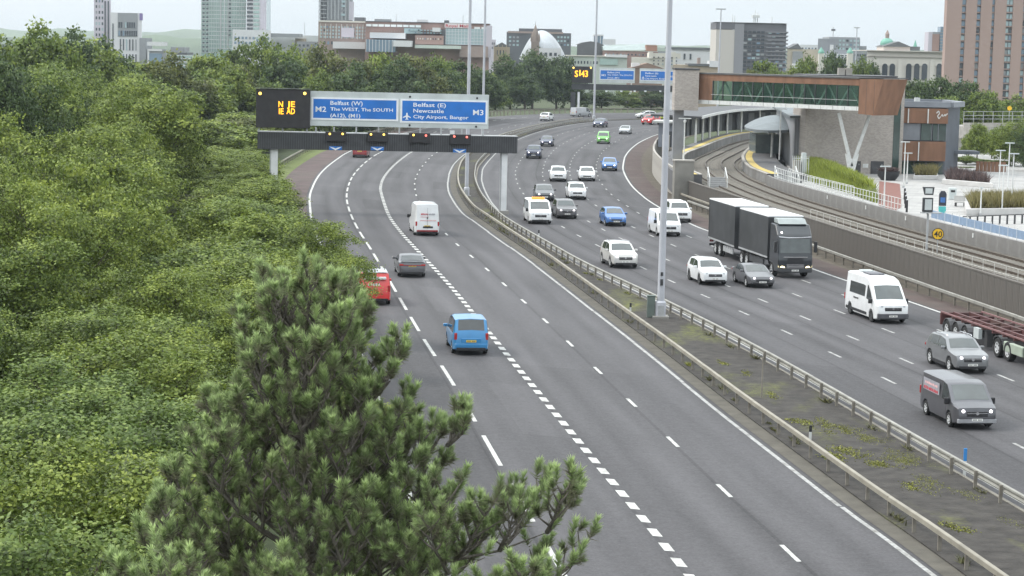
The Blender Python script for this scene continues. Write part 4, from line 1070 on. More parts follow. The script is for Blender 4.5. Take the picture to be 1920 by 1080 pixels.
# ---- left carriageway, from the camera outwards
v = vehicle('mpv', 'car', 'bright blue boxy people carrier with yellow rear plate driving away', 'car', 883, 667, P_BLUE, 'L', False, 1.0, GL)
MB().box(-2.215, -2.13, -.80, .80, .42, .60).build('rear_bumper', P_BLUE, v, bevel=.03); MB().box(-2.2, -2.14, -.5, .5, .63, .86).build('plate_recess', P_BLUE, v, bevel=.015)
v = vehicle('mpv', 'van', 'red van with white roof half hidden behind the roadside branches', 'van', 703, 573, P_POST, 'L', False, 1.05, GL, extras=('panelrear',))
MB().box(-1.9, .1, -.72, .72, 1.826, 1.838).build('white_roof', P_WHITE, v)
dr = MB().box(-2.206, -2.15, -.006, .006, .5, 1.5).build('door_seam', DARK, v); bars(v, 'livery_text', SIGNWHITE, -2.19, 1.12, -.25, .45, 5, .13, 3)
MB().box(-2.14, -1.98, -.62, .62, 1.45, 1.60).build('rear_trim', P_WHITE, v, bevel=.02)
v = vehicle('saloon', 'car', 'dark grey saloon with small spoiler driving away in the second lane', 'car', 773, 521, P_GREY, 'L', False, 1.0, GL)
MB().box(-2.32, -2.16, -.75, .75, 1.035, 1.075).build('spoiler', P_GREY, v, bevel=.012); MB().box(-2.375, -2.33, -.78, .78, .80, .84).build('light_bar', TAIL, v)
v = vehicle('bigvan', 'van', 'tall white panel van with pink lettering and red rear bumper driving away', 'van', 801, 443, P_WHITE, 'L', False, 1.0, GL)
bars(v, 'livery_text', REDTXT, -2.90, 1.72, -.05, .55, 5, .13, 4); bars(v, 'livery_text', GREYTXT, -2.90, 1.72, -.62, -.08, 6, .11, 5); bars(v, 'livery_text', PINKTXT, -2.915, 1.22, -.7, .62, 13, .09, 6); bars(v, 'livery_text', PINKTXT, -2.90, 1.52, -.1, .6, 9, .07, 8)
MB().box(-2.98, -2.90, -.86, .86, .36, .50).build('rear_bumper', P_DRED, v, bevel=.02); MB().box(-2.955, -2.93, -.006, .006, .55, 2.3).build('door_seam', DARK, v); MB().box(-2.935, -2.9, -.05, .05, 1.42, 1.52).build('door_handle', DARK, v); MB().box(-2.97, -2.94, -.45, .35, .66, .80).build('step_recess', DARK, v)
vehicle('hatch', 'car', 'dark red car driving away just beneath the gantry beam', 'car', 674, 296, P_DRED, 'L', False, 1.15, GL)
vehicle('suv', 'car', 'white car driving away round the far bend on the left carriageway', 'car', 1020, 227, P_WHITE, 'L', False, 1.12, GL)
vehicle('van', 'van', 'silver van driving away beside the base of the far lamp column', 'van', 1075, 219, P_SILV, 'L', False, 1.12, GL)
# ---- right carriageway
v = vehicle('van', 'van', 'dark grey panel van with red lettering on its side, nearest of the oncoming vehicles', 'van', 1831, 807, P_MGREY, 'R', True, .93, GR, extras=('chrome',))
lp = MB().box(-1.85, .25, -.968, -.962, 1.18, 1.72).build('livery_panel', GREYTXT, v); bars(lp, 'livery_text', REDTXT, 0, 1.22, -1.75, .15, 9, .14, 9, sy=-.969); bars(lp, 'livery_text', PINKTXT, 0, 1.48, -1.6, .05, 8, .10, 10, sy=-.969)
MB().box(2.40, 2.515, -.9, .9, .30, .50).build('front_bumper', mat('bumper_grey', (.28, .285, .3), .5, .1, 4), v, bevel=.03)
vehicle('suv', 'car', 'silver sport utility car with roof rails beside the dark grey van', 'car', 1823, 702, paint('light_silver', (.21, .215, .225), .4), 'R', True, .98, GR, extras=('bars', 'chrome'))
v = vehicle('bigvan', 'van', 'white camper van with dark side windows and grey bumper', 'van', 1674, 608, P_WHITE, 'R', False, .98, GR, rim=RIMD, extras=('sidewin', 'chrome'))
MB().box(2.80, 2.975, -.95, .95, .30, .62).build('front_bumper', mat('bumper_charcoal', (.09, .09, .1), .55, .1, 4), v, bevel=.04)
MB().box(-1.2, 0, -.45, .45, 2.58, 2.64).build('solar_panel', mat('solar_panel', (.1, .1, .12), .3, .1, 4), v); MB().box(-2.2, -1.6, -.35, .35, 2.58, 2.66).build('roof_vent', SIGNGREY, v)
for sg in (-1, 1): MB().box(-2.4, 1.2, min(sg * 1.0, sg * 1.03), max(sg * 1.0, sg * 1.03), .34, .50).build('side_skirt', DARK, v); bars(v, 'livery_decal', DARK, 0, 1.08, -1.1, -.2, 4, .1, 12, sy=sg * 1.022)
vehicle('saloon', 'car', 'grey oncoming saloon with lit headlamps in front of the black lorry', 'car', 1430, 541, P_GREY, 'R', True, .98, GR)
vehicle('suv', 'car', 'white sport utility car with black lower bumper left of the grey saloon', 'car', 1341, 536, P_WHITE, 'R', False, .98, GR, rim=RIMD, extras=('nobars',))
vehicle('suv', 'car', 'large pearl white sport utility car beside the reserve barrier', 'car', 1173, 504, paint('pearl', (.6, .59, .57), .2), 'R', True, 1.04, GR, extras=('bars', 'chrome'))
vehicle('van', 'van', 'white van half hidden behind the tall lighting column', 'van', 1257, 444, P_WHITE, 'R', False, 1.02, GR)
v = vehicle('pickup', 'pickup', 'white pickup truck with load box in the outer lane behind the white van', 'pickup', 1279, 418, P_WHITE, 'R', False, 1.02, GR)
MB().box(-2.55, -.85, -.80, .80, 1.10, 1.72).build('load_canopy', mat('canopy_white', (.62, .63, .62), .5, .08, 3), v, bevel=.05)
vehicle('hatch', 'car', 'mid blue hatchback alone in the middle lane, below the black sport utility car', 'car', 1156, 425, P_MBLUE, 'R', False, 1.06, GR)
vehicle('suv', 'car', 'black sport utility car with low lit lamps beside the white taxi', 'car', 1064, 411, P_BROWN, 'R', True, 1.0, GR, rim=RIMD)
v = vehicle('van', 'taxi', 'white minibus taxi with orange roof sign next to the reserve barrier', 'taxi', 1014, 421, P_WHITE, 'R', False, 1.04, GR, extras=('sidewin', 'chrome'))
MB().box(.15, .42, -.55, .55, 1.955, 2.16).build('taxi_roof_sign', glow('taxi_orange', (.95, .36, .06), .35), v, bevel=.03)
vehicle('hatch', 'car', 'dark grey hatchback behind the white minibus taxi', 'car', 1022, 378, P_DGREY, 'R', True, 1.1, GR)
vehicle('suv', 'car', 'white crossover in the lane right of the dark grey hatchback', 'car', 1083, 375, P_WHITE, 'R', False, 1.02, GR, rim=RIMD, extras=('nobars',))
vehicle('suv', 'car', 'left one of two white cars abreast in mid distance', 'car', 1047, 341, P_WHITE, 'R', False, 1.04, GR, rim=RIMD, extras=('nobars',))
vehicle('hatch', 'car', 'right one of two white cars abreast in mid distance', 'car', 1101, 340, P_WHITE, 'R', False, 1.1, GR, rim=RIMD)
vehicle('hatch', 'car', 'blue car with lit headlamps near the red shoulder of the bend', 'car', 1143, 321, P_MBLUE, 'R', True, 1.12, GR)
vehicle('suv', 'car', 'dark car with lit headlamps close to the reserve beyond the gantry end', 'car', 1000, 298, P_NAVY, 'R', True, 1.12, GR)
vehicle('hatch', 'car', 'small navy car with lit lamps behind the dark car near the reserve', 'car', 1024, 275, P_NAVY, 'R', True, 1.12, GR)
vehicle('mpv', 'taxi', 'lime green taxi van in the middle of the far bend', 'taxi', 1130, 270, P_GREEN, 'R', True, 1.12, GR)
vehicle('saloon', 'car', 'silver saloon on the far bend right of the lime green taxi', 'car', 1170, 252, P_SILV, 'R', False, 1.12, GR)
vehicle('hatch', 'car', 'dark blue car farthest round the bend near the reserve', 'car', 1121, 239, paint('slate_blue', (.06, .075, .13), .3), 'R', True, 1.25, GR)
vehicle('suv', 'car', 'red sport utility car with lit lamps at the far end of the bend', 'car', 1211, 234, P_POST, 'R', True, 1.25, GR)
vehicle('hatch', 'car', 'white car mostly hidden behind the red sport utility car', 'car', 1193, 222, P_WHITE, 'R', False, 1.25, GR)
vehicle('hatch', 'car', 'yellow green car glimpsed behind the tall column beside the station', 'car', 1236, 225, P_YEL, 'R', False, 1.25, GR)

# ------------------------------------------------------------------ lorries
CURT = mat('curtain_black', (0.045, 0.047, 0.05), 0.55, 0.35, 0.5, detail=6, dirt=.15)
ROOFW = mat('trailer_roof_white', (0.74, 0.75, 0.76), 0.5, 0.05, 1)
CHAS = mat('chassis_dark', (0.04, 0.04, 0.042), .7, .2, 3)
LBLK = paint('lorry_black', (0.02, 0.024, 0.03))
def box_body(t, x0, x1, z0, z1, W_=2.5):
    w = W_ / 2
    b = MB().box(x0, x1, -w, w, z0, z1).build('curtain_side_box', CURT, t)
    MB().box(x0 - .01, x1 + .01, -w - .012, w + .012, z1 + .002, z1 + .09).build('roof', ROOFW, b)
    for sg in (-1, 1):
        MB().box(x0, x1, min(sg * w, sg * (w + .02)) + .0, max(sg * w, sg * (w + .02)), z0 + .02, z0 + .14).build('side_rave', STEEL, b)
        k = x0 + .5
        while k < x1 - .2:
            MB().box(k, k + .05, min(sg * (w + .002), sg * (w + .016)), max(sg * (w + .002), sg * (w + .016)), z0 - .22, z0 + .018).build('curtain_strap', DGREY, b); k += .62
        for x in (x0 + .03, x1 - .03): MB().box(x - .04, x + .04, min(sg * (w + .003), sg * (w + .022)), max(sg * (w + .003), sg * (w + .022)), z0 + .15, z1).build('corner_post', DGREY, b)
    return b
def lorry_wheels(t, xs, W_=2.5, r=.5, rim=RIM):
    for x in xs:
        for sg in (-1, 1): wheel(t, x, sg * (W_ / 2 - .18), r, .34, rim)
def place(px, py, L, cside='R'):
    g0 = G(px, py); cv = R2left.lerp(R2right, .7, 200); t2 = cv.tY(g0.y); return Vector((g0.x, g0.y)), t2
g0, t2 = place(1490, 522, 10)
ang = math.atan2(-t2.y, -t2.x)
lt = thing('lorry', 'black rigid lorry with white roofed curtain side body, headlamps lit', 'lorry', (g0.x, g0.y, .004), ang, GR)
# local x: 0 at the front bumper, negative backwards
cabp = [(0, .42), (.02, 1.25), (-.06, 1.6), (-.28, 2.75), (-.36, 2.95), (-.95, 3.62), (-2.05, 3.66), (-2.1, .95), (-1.65, .95), (-1.45, .75), (-1.42, .42)]
cab = MB().prism([(x, -1.22, z) for x, z in cabp], (0, 2.44, 0)).build('cab', LBLK, lt, bevel=.05)
MB().prism([(-.075, -1.08, 1.72), (-.27, -1.04, 2.68), (-.27, 1.04, 2.68), (-.075, 1.08, 1.72)], (.012, 0, .003)).build('windscreen', GLASSW, cab)
for sg in (-1, 1):
    MB().prism([(-.35, sg * 1.222, 1.75), (-1.2, sg * 1.222, 1.75), (-1.2, sg * 1.222, 2.45), (-.5, sg * 1.222, 2.5)], (0, sg * .012, 0)).build('side_window', GLASS, cab)
    hl = MB().prism([(.03, sg * .72, .72), (.0, sg * 1.2, .76), (-.02, sg * 1.2, .92), (.03, sg * .78, .82)], (-.08, 0, 0)).build('headlight', glow('lorry_lamp', (1.0, .85, .5), 1.6), cab)
    mr = MB().cbox((-.05, sg * 1.42, 2.15), (.2, .2, .75)).build('wing_mirror', DARK, cab, bevel=.04); MB().beam((-.2, sg * 1.2, 2.5), (-.05, sg * 1.42, 2.5), .04, .05).build('mirror_arm', DARK, mr)
MB().prism([(-.30, -1.15, 2.80), (-.30, -.45, 2.73), (-.30, .45, 2.73), (-.30, 1.15, 2.80), (-.31, 1.15, 2.86), (-.31, .45, 2.80), (-.31, -.45, 2.80), (-.31, -1.15, 2.86)], (.06, 0, 0)).build('visor_strip', CHROME, cab)
MB().box(-.1, .05, -.85, .85, 1.42, 1.48).build('chrome_bar', CHROME, cab); MB().box(-.05, .045, -.55, .55, .95, 1.4).build('grille', DARK, cab)
for z in (.70, .80, .90): MB().box(-.05, .06, -.62, .62, z, z + .05).build('grille_slat', CHROME, cab)
MB().box(-.06, .055, -1.2, 1.2, .40, .66).build('bumper', DGREY, cab, bevel=.03); plate(cab, .058, .54, 1, PLATEW)
bars(cab, 'name_lettering', GREYTXT, -.62, 3.06, -.45, .45, 8, .16, 21, sgn=1); MB().cbox((-.55, -.9, 3.1), (.3, .09, .09)).build('marker_lamp', LAMP_ON, cab)
MB().prism([(-.78, -1.0, 3.64), (-1.25, -1.0, 3.98), (-2.0, -1.0, 4.0), (-2.0, -1.0, 3.67)], (0, 2.0, 0)).build('roof_deflector', mat('deflector_grey', (.3, .33, .33), .5, .1, 2), cab, bevel=.03)
MB().box(-9.6, -1.6, -.45, .45, .75, 1.02).build('chassis', CHAS, lt)
box_body(lt, -9.6, -2.45, 1.12, 4.0)
MB().box(-7.0, -3.6, -1.2, -1.1, .5, .95).build('side_guard', DGREY, lt); MB().box(-6.6, -3.9, 1.1, 1.2, .5, .95).build('side_guard', DGREY, lt)
lorry_wheels(lt, (-1.42, -7.6, -8.9))
p0 = Vector((g0.x, g0.y)) + t2 * 10.75
t3 = R2left.lerp(R2right, .7, 200).tY(p0.y + 4)
tr = thing('drawbar_trailer', 'black curtain side drawbar trailer towed behind the black lorry', 'trailer', (p0.x, p0.y, .004), math.atan2(-t3.y, -t3.x), GR)
box_body(tr, -7.7, 0, 1.05, 4.05)
MB().box(-7.6, .3, -.45, .45, .72, 1.0).build('chassis', CHAS, tr); MB().beam((.0, 0, .7), (1.2, 0, .6), .2, .15).build('drawbar', CHAS, tr)
lorry_wheels(tr, (-4.3, -5.6)); MB().box(-3.4, -.6, -1.2, -1.12, .5, .9).build('side_guard', STEEL, tr); MB().box(-7.65, -7.5, -1.2, 1.2, .5, .68).build('underrun_bar', DGREY, tr)
for sg in (-1, 1): MB().box(-7.74, -7.705, min(sg * .85, sg * 1.15), max(sg * .85, sg * 1.15), .78, .95).build('tail_light', TAIL, tr)
# skeletal container trailer leaving the frame
q0 = G(1792, 634); tq = R2left.lerp(R2right, .92, 200).tY(q0.y)
MAR = mat('skeletal_maroon', (0.09, 0.034, 0.034), .6, .25, 1.5, dirt=.5)
st = thing('skeletal_trailer', 'maroon skeletal container trailer leaving at the right frame edge', 'trailer', (q0.x + .55, q0.y + .9, .004), math.atan2(-tq.y, -tq.x), GR)
for sg in (-1, 1):
    MB().box(-.2, 11.8, min(sg * .38, sg * .52), max(sg * .38, sg * .52), 1.0, 1.32).build('main_beam', MAR, st)
    MB().box(-.3, 11.9, min(sg * 1.13, sg * 1.2), max(sg * 1.13, sg * 1.2), 1.28, 1.36).build('edge_rail', mat('rail_pink', (.2, .105, .105), .6, .2, 2), st)
    for x in (.75, 2.06, 3.37):
        MB().lathe([(.60, -.2), (.60, .2)], 20, axis='y').build('mudguard', CHAS, st, (x, sg * 1.02, .56)) if False else None
        gm = MB()
        for k in range(7):
            a0, a1 = math.pi * k / 7, math.pi * (k + 1) / 7
            gm.add([(math.cos(a) * r_, yy, .5 + math.sin(a) * r_) for a in (a0, a1) for r_ in (.56, .60) for yy in (-.19, .19)], [(0, 1, 3, 2), (4, 6, 7, 5), (2, 3, 7, 6), (0, 4, 5, 1), (0, 2, 6, 4), (1, 5, 7, 3)])
        gm.build('mudguard', mat('mudguard_grey', (.09, .09, .095), .7, .2, 3), st, (x, sg * 1.05, 0))
for x in (-.2, 1.4, 2.8, 4.2, 5.6, 7.0, 8.4, 9.8, 11.4): MB().box(x - .07, x + .07, -1.19, 1.19, 1.12, 1.27).build('bolster', MAR, st)
MB().box(-.35, -.2, -1.2, 1.2, .62, 1.27).build('rear_frame', MAR, st); MB().box(.3, 5.0, -.3, .3, .8, .99).build('sub_frame', CHAS, st)
MB().box(4.4, 5.1, -1.15, -.95, .55, 1.1).build('side_panel', SIGNGREY, st); MB().box(5.3, 5.7, -.9, -.6, .2, 1.1).build('landing_leg', CHAS, st); MB().box(5.3, 5.7, .6, .9, .2, 1.1).build('landing_leg', CHAS, st)
lorry_wheels(st, (.75, 2.06, 3.37), r=.49)
tv = Vector((-tq.x, -tq.y)); c2 = Vector((q0.x + .55, q0.y + .9)) + tv * 7.6
tu = thing('lorry', 'tractor unit of the maroon skeletal trailer, mostly beyond the right frame edge', 'lorry', (c2.x, c2.y, .004), math.atan2(tv.y, tv.x), GR)
MB().box(-.6, 5.6, -.45, .45, .7, .98).build('chassis', CHAS, tu); lorry_wheels(tu, (0.2, 1.55, 4.4))
for sg in (-1, 1):
    MB().prism([(-.45, sg * 1.22, .55), (-.3, sg * 1.22, 1.02), (.2, sg * 1.22, 1.14), (.7, sg * 1.22, 1.02), (.95, sg * 1.22, .7), (.8, sg * 1.22, .95), (.2, sg * 1.22, 1.08), (-.25, sg * 1.22, .95)], (0, -sg * .36, 0)).build('mudguard', CHAS, tu)
    MB().box(1.0, 3.4, min(sg * 1.0, sg * 1.23), max(sg * 1.0, sg * 1.23), .45, .95).build('side_fairing', mat('fairing_pale_green', (.33, .38, .31), .5, .1, 3), tu, bevel=.03)
MB().prism([(3.6, -1.22, .8), (3.6, -1.22, 3.6), (4.6, -1.22, 3.6), (5.5, -1.22, 2.8), (5.85, -1.22, 1.6), (5.85, -1.22, .4), (4.9, -1.22, .4), (4.8, -1.22, .8)], (0, 2.44, 0)).build('cab', mat('fairing_pale_green', (.5, .58, .46)), tu, bevel=.05)
# ================================================================== railway, retaining walls, station
WALLM = mat('retaining_panel_brown', (0.125, 0.114, 0.103), 0.9, 0.14, 1.3, stretch=(1.5, 1.5, .18), dirt=.3)
WALLG = mat('parapet_grey', (0.19, 0.185, 0.18), 0.9, 0.2, .8, dirt=.5)
BALL = mat('track_ballast', (0.13, 0.118, 0.10), 0.95, 0.45, 5.0, bump=.7, bscale=9, dirt=.4)
RAILS = mat('running_rail', (0.09, 0.07, 0.055), 0.45, 0.2, 3, metal=.4)
SLEEP = mat('concrete_sleeper', (0.27, 0.25, 0.22), 0.9, 0.2, 3, dirt=.4)
YELL = mat('platform_yellow', (0.5, 0.38, 0.12), 0.8, 0.2, 3, dirt=.3)
PLAT = mat('platform_tarmac', (0.115, 0.115, 0.12), 0.9, 0.2, 1.5, dirt=.2)
WRAIL = mat('white_railing', (0.62, 0.63, 0.62), 0.5, 0.1, 3)
SILVER = mat('lineside_galvanised', (0.5, 0.49, 0.46), 0.6, 0.15, 3)
def along(cur, s0, s1, step):
    s = s0
    while s < s1 - 1e-6:
        yield cur.at(s + step / 2), s; s += step
# ribbed retaining wall: one panel per metre and a capping
rw = thing('retaining_wall', 'brown ribbed precast retaining wall below the railway', 'wall')
def rib_panel(w, h, m):
    mb = MB().box(-w / 2 + .012, w / 2 - .012, 0, .2, -.1, h)
    for k in range(4):
        x = -w / 2 + .06 + k * (w - .06) / 4; mb.box(x, x + .12, -.014, .001, 0, h - .05)
    return mb.mesh('wall_panel', m)
pmz = rib_panel(1.0, 2.12, WALLM)
cW = WT
for (p, t), s in along(cW, cW.sY(62), cW.sY(212), 1.0):
    put('wall_panel', pmz, rw, (p.x, p.y, rnd.uniform(-.012, .012)), (0, rnd.uniform(-.006, .006), math.atan2(t.y, t.x)), (1, -1, 1) if False else (1, -1, 1))
cc = WT.cut(WT.sY(62), WT.sY(212))
MB().sweep(cc, [(-.04, 2.13), (.26, 2.13), (.26, 2.22), (-.04, 2.22)]).build('capping', WALLM, rw)
# boundary wall of the station platform
bw = thing('boundary_wall', 'pale concrete wall between the red shoulder and the near platform', 'wall')
PALEC = mat('pale_concrete', (0.36, 0.34, 0.31), .9, .15, .8, dirt=.45)
bpm = MB().box(-.99, .99, -.12, .12, -.1, 2.95).mesh('wall_panel', PALEC)
for (p, t), s in along(WT, WT.sY(213.5), WT.sY(330), 2.0): put('wall_panel', bpm, bw, (p.x, p.y, 0), (0, 0, math.atan2(t.y, t.x)))
pe = thing('concrete_pier', 'stained concrete end pier where the ribbed wall meets the platform', 'pier', (17.3, 212.4, 0), .1)
MB().box(-1.0, 1.0, -.6, .6, -.1, 4.2).build('pier_body', mat('stained_concrete', (.23, .22, .2), .9, .25, .6, dirt=.6), pe, bevel=.03); MB().box(-1.06, 1.06, -.66, .66, 4.203, 4.34).build('pier_cap', PALEC, pe)
# rail bed
T1 = Curve([(42.5, 40), (40, 60), (34.6, 100), (29.6, 138), (26.6, 158), (22.9, 190), (21.5, 212), (21.2, 230), (22.8, 256), (27, 280), (34.3, 316), (42, 341), (60, 376)])
T2 = T1.off(3.5)
tag(MB().sweep(T1, [(-1.72, -.1), (5.9, -.1), (5.9, 1.70), (-1.72, 1.70)], cap=False).build('rail_bed', BALL), kind='structure')
def track(cur, label):
    t = thing('railway_track', label, 'track')
    for o_ in (-.78, .78):
        MB().sweep(cur.off(o_), [(-.035, 1.76), (.035, 1.76), (.035, 1.93), (-.035, 1.93)], cap=False).build('rail', RAILS, t)
    sm = MB().box(-1.25, 1.25, -.12, .12, 1.66, 1.775).mesh('sleeper', SLEEP)
    s = cur.sY(95); e = cur.sY(290)
    while s < e:
        p, q = cur.at(s); put('sleeper', sm, t, (p.x, p.y, 0), (0, 0, math.atan2(q.y, q.x) - math.pi / 2)); s += .72
    return t
track(T1, 'nearer railway track curving past the retaining wall'); track(T2, 'farther railway track curving beside the plaza parapet')
# lineside handrail on the retaining wall
def railing(name, label, cur, Y0, Y1, z, h, step, m, rails=(1.0,), r=.02, cat='railing', zs=None):
    t = thing(name, label, cat)
    s0, s1 = cur.sY(Y0), cur.sY(Y1); s = s0; pm = MB().tube((0, 0, 0), (0, 0, h), r, r, 6).mesh('post', m); pts = []
    zz = zs or (lambda f: z)
    while s <= s1:
        p, q = cur.at(s); z_ = zz((s - s0) / (s1 - s0)); put('post', pm, t, (p.x, p.y, z_)); pts.append((p.x, p.y, z_)); s += step
    for f in rails:
        MB().pipe([(a, b, c + h * f) for a, b, c in pts], r * .85, 5).build('rail', m, t)
    return t
railing('handrail', 'thin galvanised lineside handrail on top of the ribbed wall', WT.off(.45), 90, 168, 1.7, 1.15, 1.9, SILVER, (1.0, .55))
# cable trough and trackside clutter: white marker boxes on the parapet
# parapet between railway and plaza
FW = Curve([(46.5, 60), (40.9, 100), (35.4, 138), (32.4, 158), (30.4, 174), (28.3, 191), (26.6, 207), (26.3, 217)])
fw = thing('parapet_wall', 'dark grey concrete parapet between the tracks and the plaza', 'wall')
fpm = MB().box(-.995, .995, -.15, .15, 1.0, 2.8).mesh('wall_panel', WALLG)
for (p, t), s in along(FW, FW.sY(70), FW.sY(214), 2.0): put('wall_panel', fpm, fw, (p.x, p.y, rnd.uniform(-.01, .01)), (0, 0, math.atan2(t.y, t.x)))
for s in (FW.sY(y) for y in (113, 120, 128, 137, 150, 165, 176, 188)):
    p, t = FW.at(s); MB().box(-.1, .1, -.2, -.152, 2.3, 2.62).build('marker_plate', WRAIL, fw, (p.x, p.y, 0), (0, 0, math.atan2(t.y, t.x) + math.pi))
# platforms
PLE = Curve([(19.4, 214), (19.2, 226), (20.9, 255.5), (25.2, 279), (32.6, 316), (40, 340), (58, 374)])
PRE = Curve([(26.6, 218), (26.3, 234), (28.4, 259), (33.2, 289), (38.5, 309), (48, 332)])
def platform(edge, side, width, label):
    t = thing('station_platform', label, 'platform')
    w = side * width
    pr = [(0, .5), (w, .5), (w, 2.78), (0, 2.78)]
    MB().sweep(edge, pr).build('platform_slab', PLAT, t)
    MB().sweep(edge, [(-side * .05, 2.70), (side * .28, 2.70), (side * .28, 2.80), (-side * .05, 2.80)]).build('coping', PALEC, t)
    MB().sweep(edge, [(side * .45, 2.781), (side * 1.25, 2.781), (side * 1.25, 2.79), (side * .45, 2.79)]).build('yellow_tactile_strip', YELL, t)
    MB().sweep(edge, [(-.002 * side, .5), (.02 * side, .5), (.02 * side, 2.69), (-.002 * side, 2.69)]).build('platform_face', WALLG, t)
    return t
platform(PLE, -1, 6.5 if False else 2.4, 'near curved station platform with yellow edge strip'); platform(PRE, 1, 4.2, 'far station platform with yellow edge strip beside the lens shaped canopy')
def ramp_end(p, ang, label, w):
    t = thing('platform_steps', label, 'steps', p, ang)
    for k in range(5): MB().box(-w / 2, w / 2, -1.5 + k * .3, -1.5 + (k + 1) * .3 - .01, -.1, .2 + k * .2).build('step', mat('step_grey', (.3, .3, .3), .9, .1, 3), t)
    for sg in (-1, 1): MB().pipe([(sg * w / 2, -1.6, 0), (sg * w / 2, -1.6, 1.0), (sg * w / 2, 0, 2.0), (sg * w / 2, 0, 1.0)], .05, 6).build('handrail', WRAIL, t)
ramp_end((20.6, 211.3, 1.7), 0.05, 'steps with pale handrails down from the near platform end', 1.8); ramp_end((28.3, 216.6, 1.7), 0.1, 'steps with pale handrails down from the far platform end', 2.2)
# near platform canopy and buildings
CANR = mat('canopy_roof_pale', (.42, .43, .42), .5, .15, .6, dirt=.2); DPAN = mat('dark_cladding', (.065, .065, .07), .55, .2, 1); GPAN = mat('grey_cladding', (.24, .245, .26), .55, .12, .8)
cn = thing('platform_canopy', 'long flat canopy with white columns along the near platform', 'canopy')
cp = PLE.cut(PLE.sY(290), PLE.sY(372))
MB().sweep(cp, [(-8.5, 6.35), (-1.3, 6.25), (-1.3, 6.5), (-8.5, 6.65)]).build('roof', DPAN, cn); MB().sweep(cp, [(-1.32, 6.2), (-1.2, 6.2), (-1.2, 6.58), (-1.32, 6.58)]).build('fascia', WRAIL, cn)
MB().sweep(cp, [(-6.5, 2.7), (-6.3, 2.7), (-6.3, 6.3), (-6.5, 6.3)]).build('rear_wall', DPAN, cn)
s = 1.0
while s < cp.L:
    p, t = cp.at(s); MB().tube((0, 0, 2.78), (0, 0, 6.3), .16, .16, 8).build('column', WRAIL, cn, (p.x - t.y * 2.2, p.y + t.x * 2.2, 0)); s += 9.5
s = 4
while s < cp.L - 4:
    p, t = cp.at(s); MB().box(-1.3, 1.3, -.1, .1, 2.8, 5.4).build('wall_panel', GPAN, cn, (p.x - t.y * 6.1, p.y + t.x * 6.1, 0), (0, 0, math.atan2(t.y, t.x))); s += 5.0
sh = thing('platform_shelter', 'blue grey equipment shelter at the head of the near platform', 'shelter', (20.6, 277, 2.78), -.15)
MB().box(-1.4, 1.6, -1.5, 4, 0, 3.2).build('wall', mat('shelter_bluegrey', (.2, .215, .25), .5, .1, 1), sh); MB().box(-2.2, 1.9, -2.2, 4.2, 3.203, 3.45).build('roof', CANR, sh); MB().box(-.5, .4, -1.53, -1.503, 0, 2.1).build('door', DGREY, sh)
cbx = thing('kiosk', 'pale rectangular cabinet behind the boundary wall next to the tall column', 'cabinet', (18.3, 252, 2.6), 0)
MB().box(-.4, .4, -.4, .4, 0, 2.6).build('cabinet_body', mat('kiosk_cream', (.5, .47, .42), .6, .1, 2, dirt=.2), cbx, bevel=.04); MB().box(-.46, .46, -.46, .46, 2.603, 2.7).build('cabinet_roof', PALEC, cbx)
# far platform canopy: lens shaped roof on columns, ribbed grey wall behind
fc = thing('platform_canopy', 'lens shaped pale canopy over the far platform, joined to ribbed grey wall', 'canopy')
LEN = mat('lens_roof_grey', (.15, .17, .18), .6, .15, .7)
vs = []; fs = []; nr, na = 7, 28
for i in range(nr + 1):
    f = i / nr
    for k in range(na):
        a = 2 * math.pi * k / na; ex, ey = 3.9 * f * math.cos(a), 19 * f * math.sin(a)
        vs.append((33.6 + ex + .17 * ey, 268 + ey, 6.25 + 1.25 * (1 - f ** 2.2)))
for i in range(nr):
    for k in range(na): fs.append((i * na + k, i * na + (k + 1) % na, (i + 1) * na + (k + 1) % na, (i + 1) * na + k))
n0 = len(vs); top_ = MB().add(vs, fs); top_.add([(x, y, z - .3) for x, y, z in vs], [f[::-1] for f in fs])
for k in range(na): top_.f.append((nr * na + k, nr * na + (k + 1) % na, n0 + nr * na + (k + 1) % na, n0 + nr * na + k))
top_.build('roof', LEN, fc, smooth=True, sharp=40)
for y in (254, 266, 278, 290):
    MB().tube((30.9 + (y - 249) * .11, y, 2.78), (30.9 + (y - 249) * .11, y, 6.2), .15, .15, 8).build('column', WRAIL, fc)
MB().box(30.6, 33.6, 264, 271, 2.79, 5.2).build('waiting_room', mat('waiting_room_glass', (.12, .15, .15), .15, .2, 1, spec=.8), fc)
wl = thing('platform_building', 'ribbed grey metal platform building beside the brick core', 'building', (32.4, 241, 2.0), 0)
MB().prism([(0, 0, 0), (1.9, 0, 0), (6.5, 46, 0), (3.6, 46, 0)], (0, 0, 6.0)).build('wall', GPAN, wl)
for k in range(7): MB().box(.0 + k * .27, .05 + k * .27, -.06, -.002, .1, 5.9).build('rib', mat('rib_grey', (.32, .33, .35), .5, .1, 1), wl)
MB().prism([(-.6, -.4, 6.02), (2.0, -.4, 6.2), (6.6, 46, 6.2), (3.0, 46, 6.02)], (0, 0, .25)).build('roof', LEN, wl)
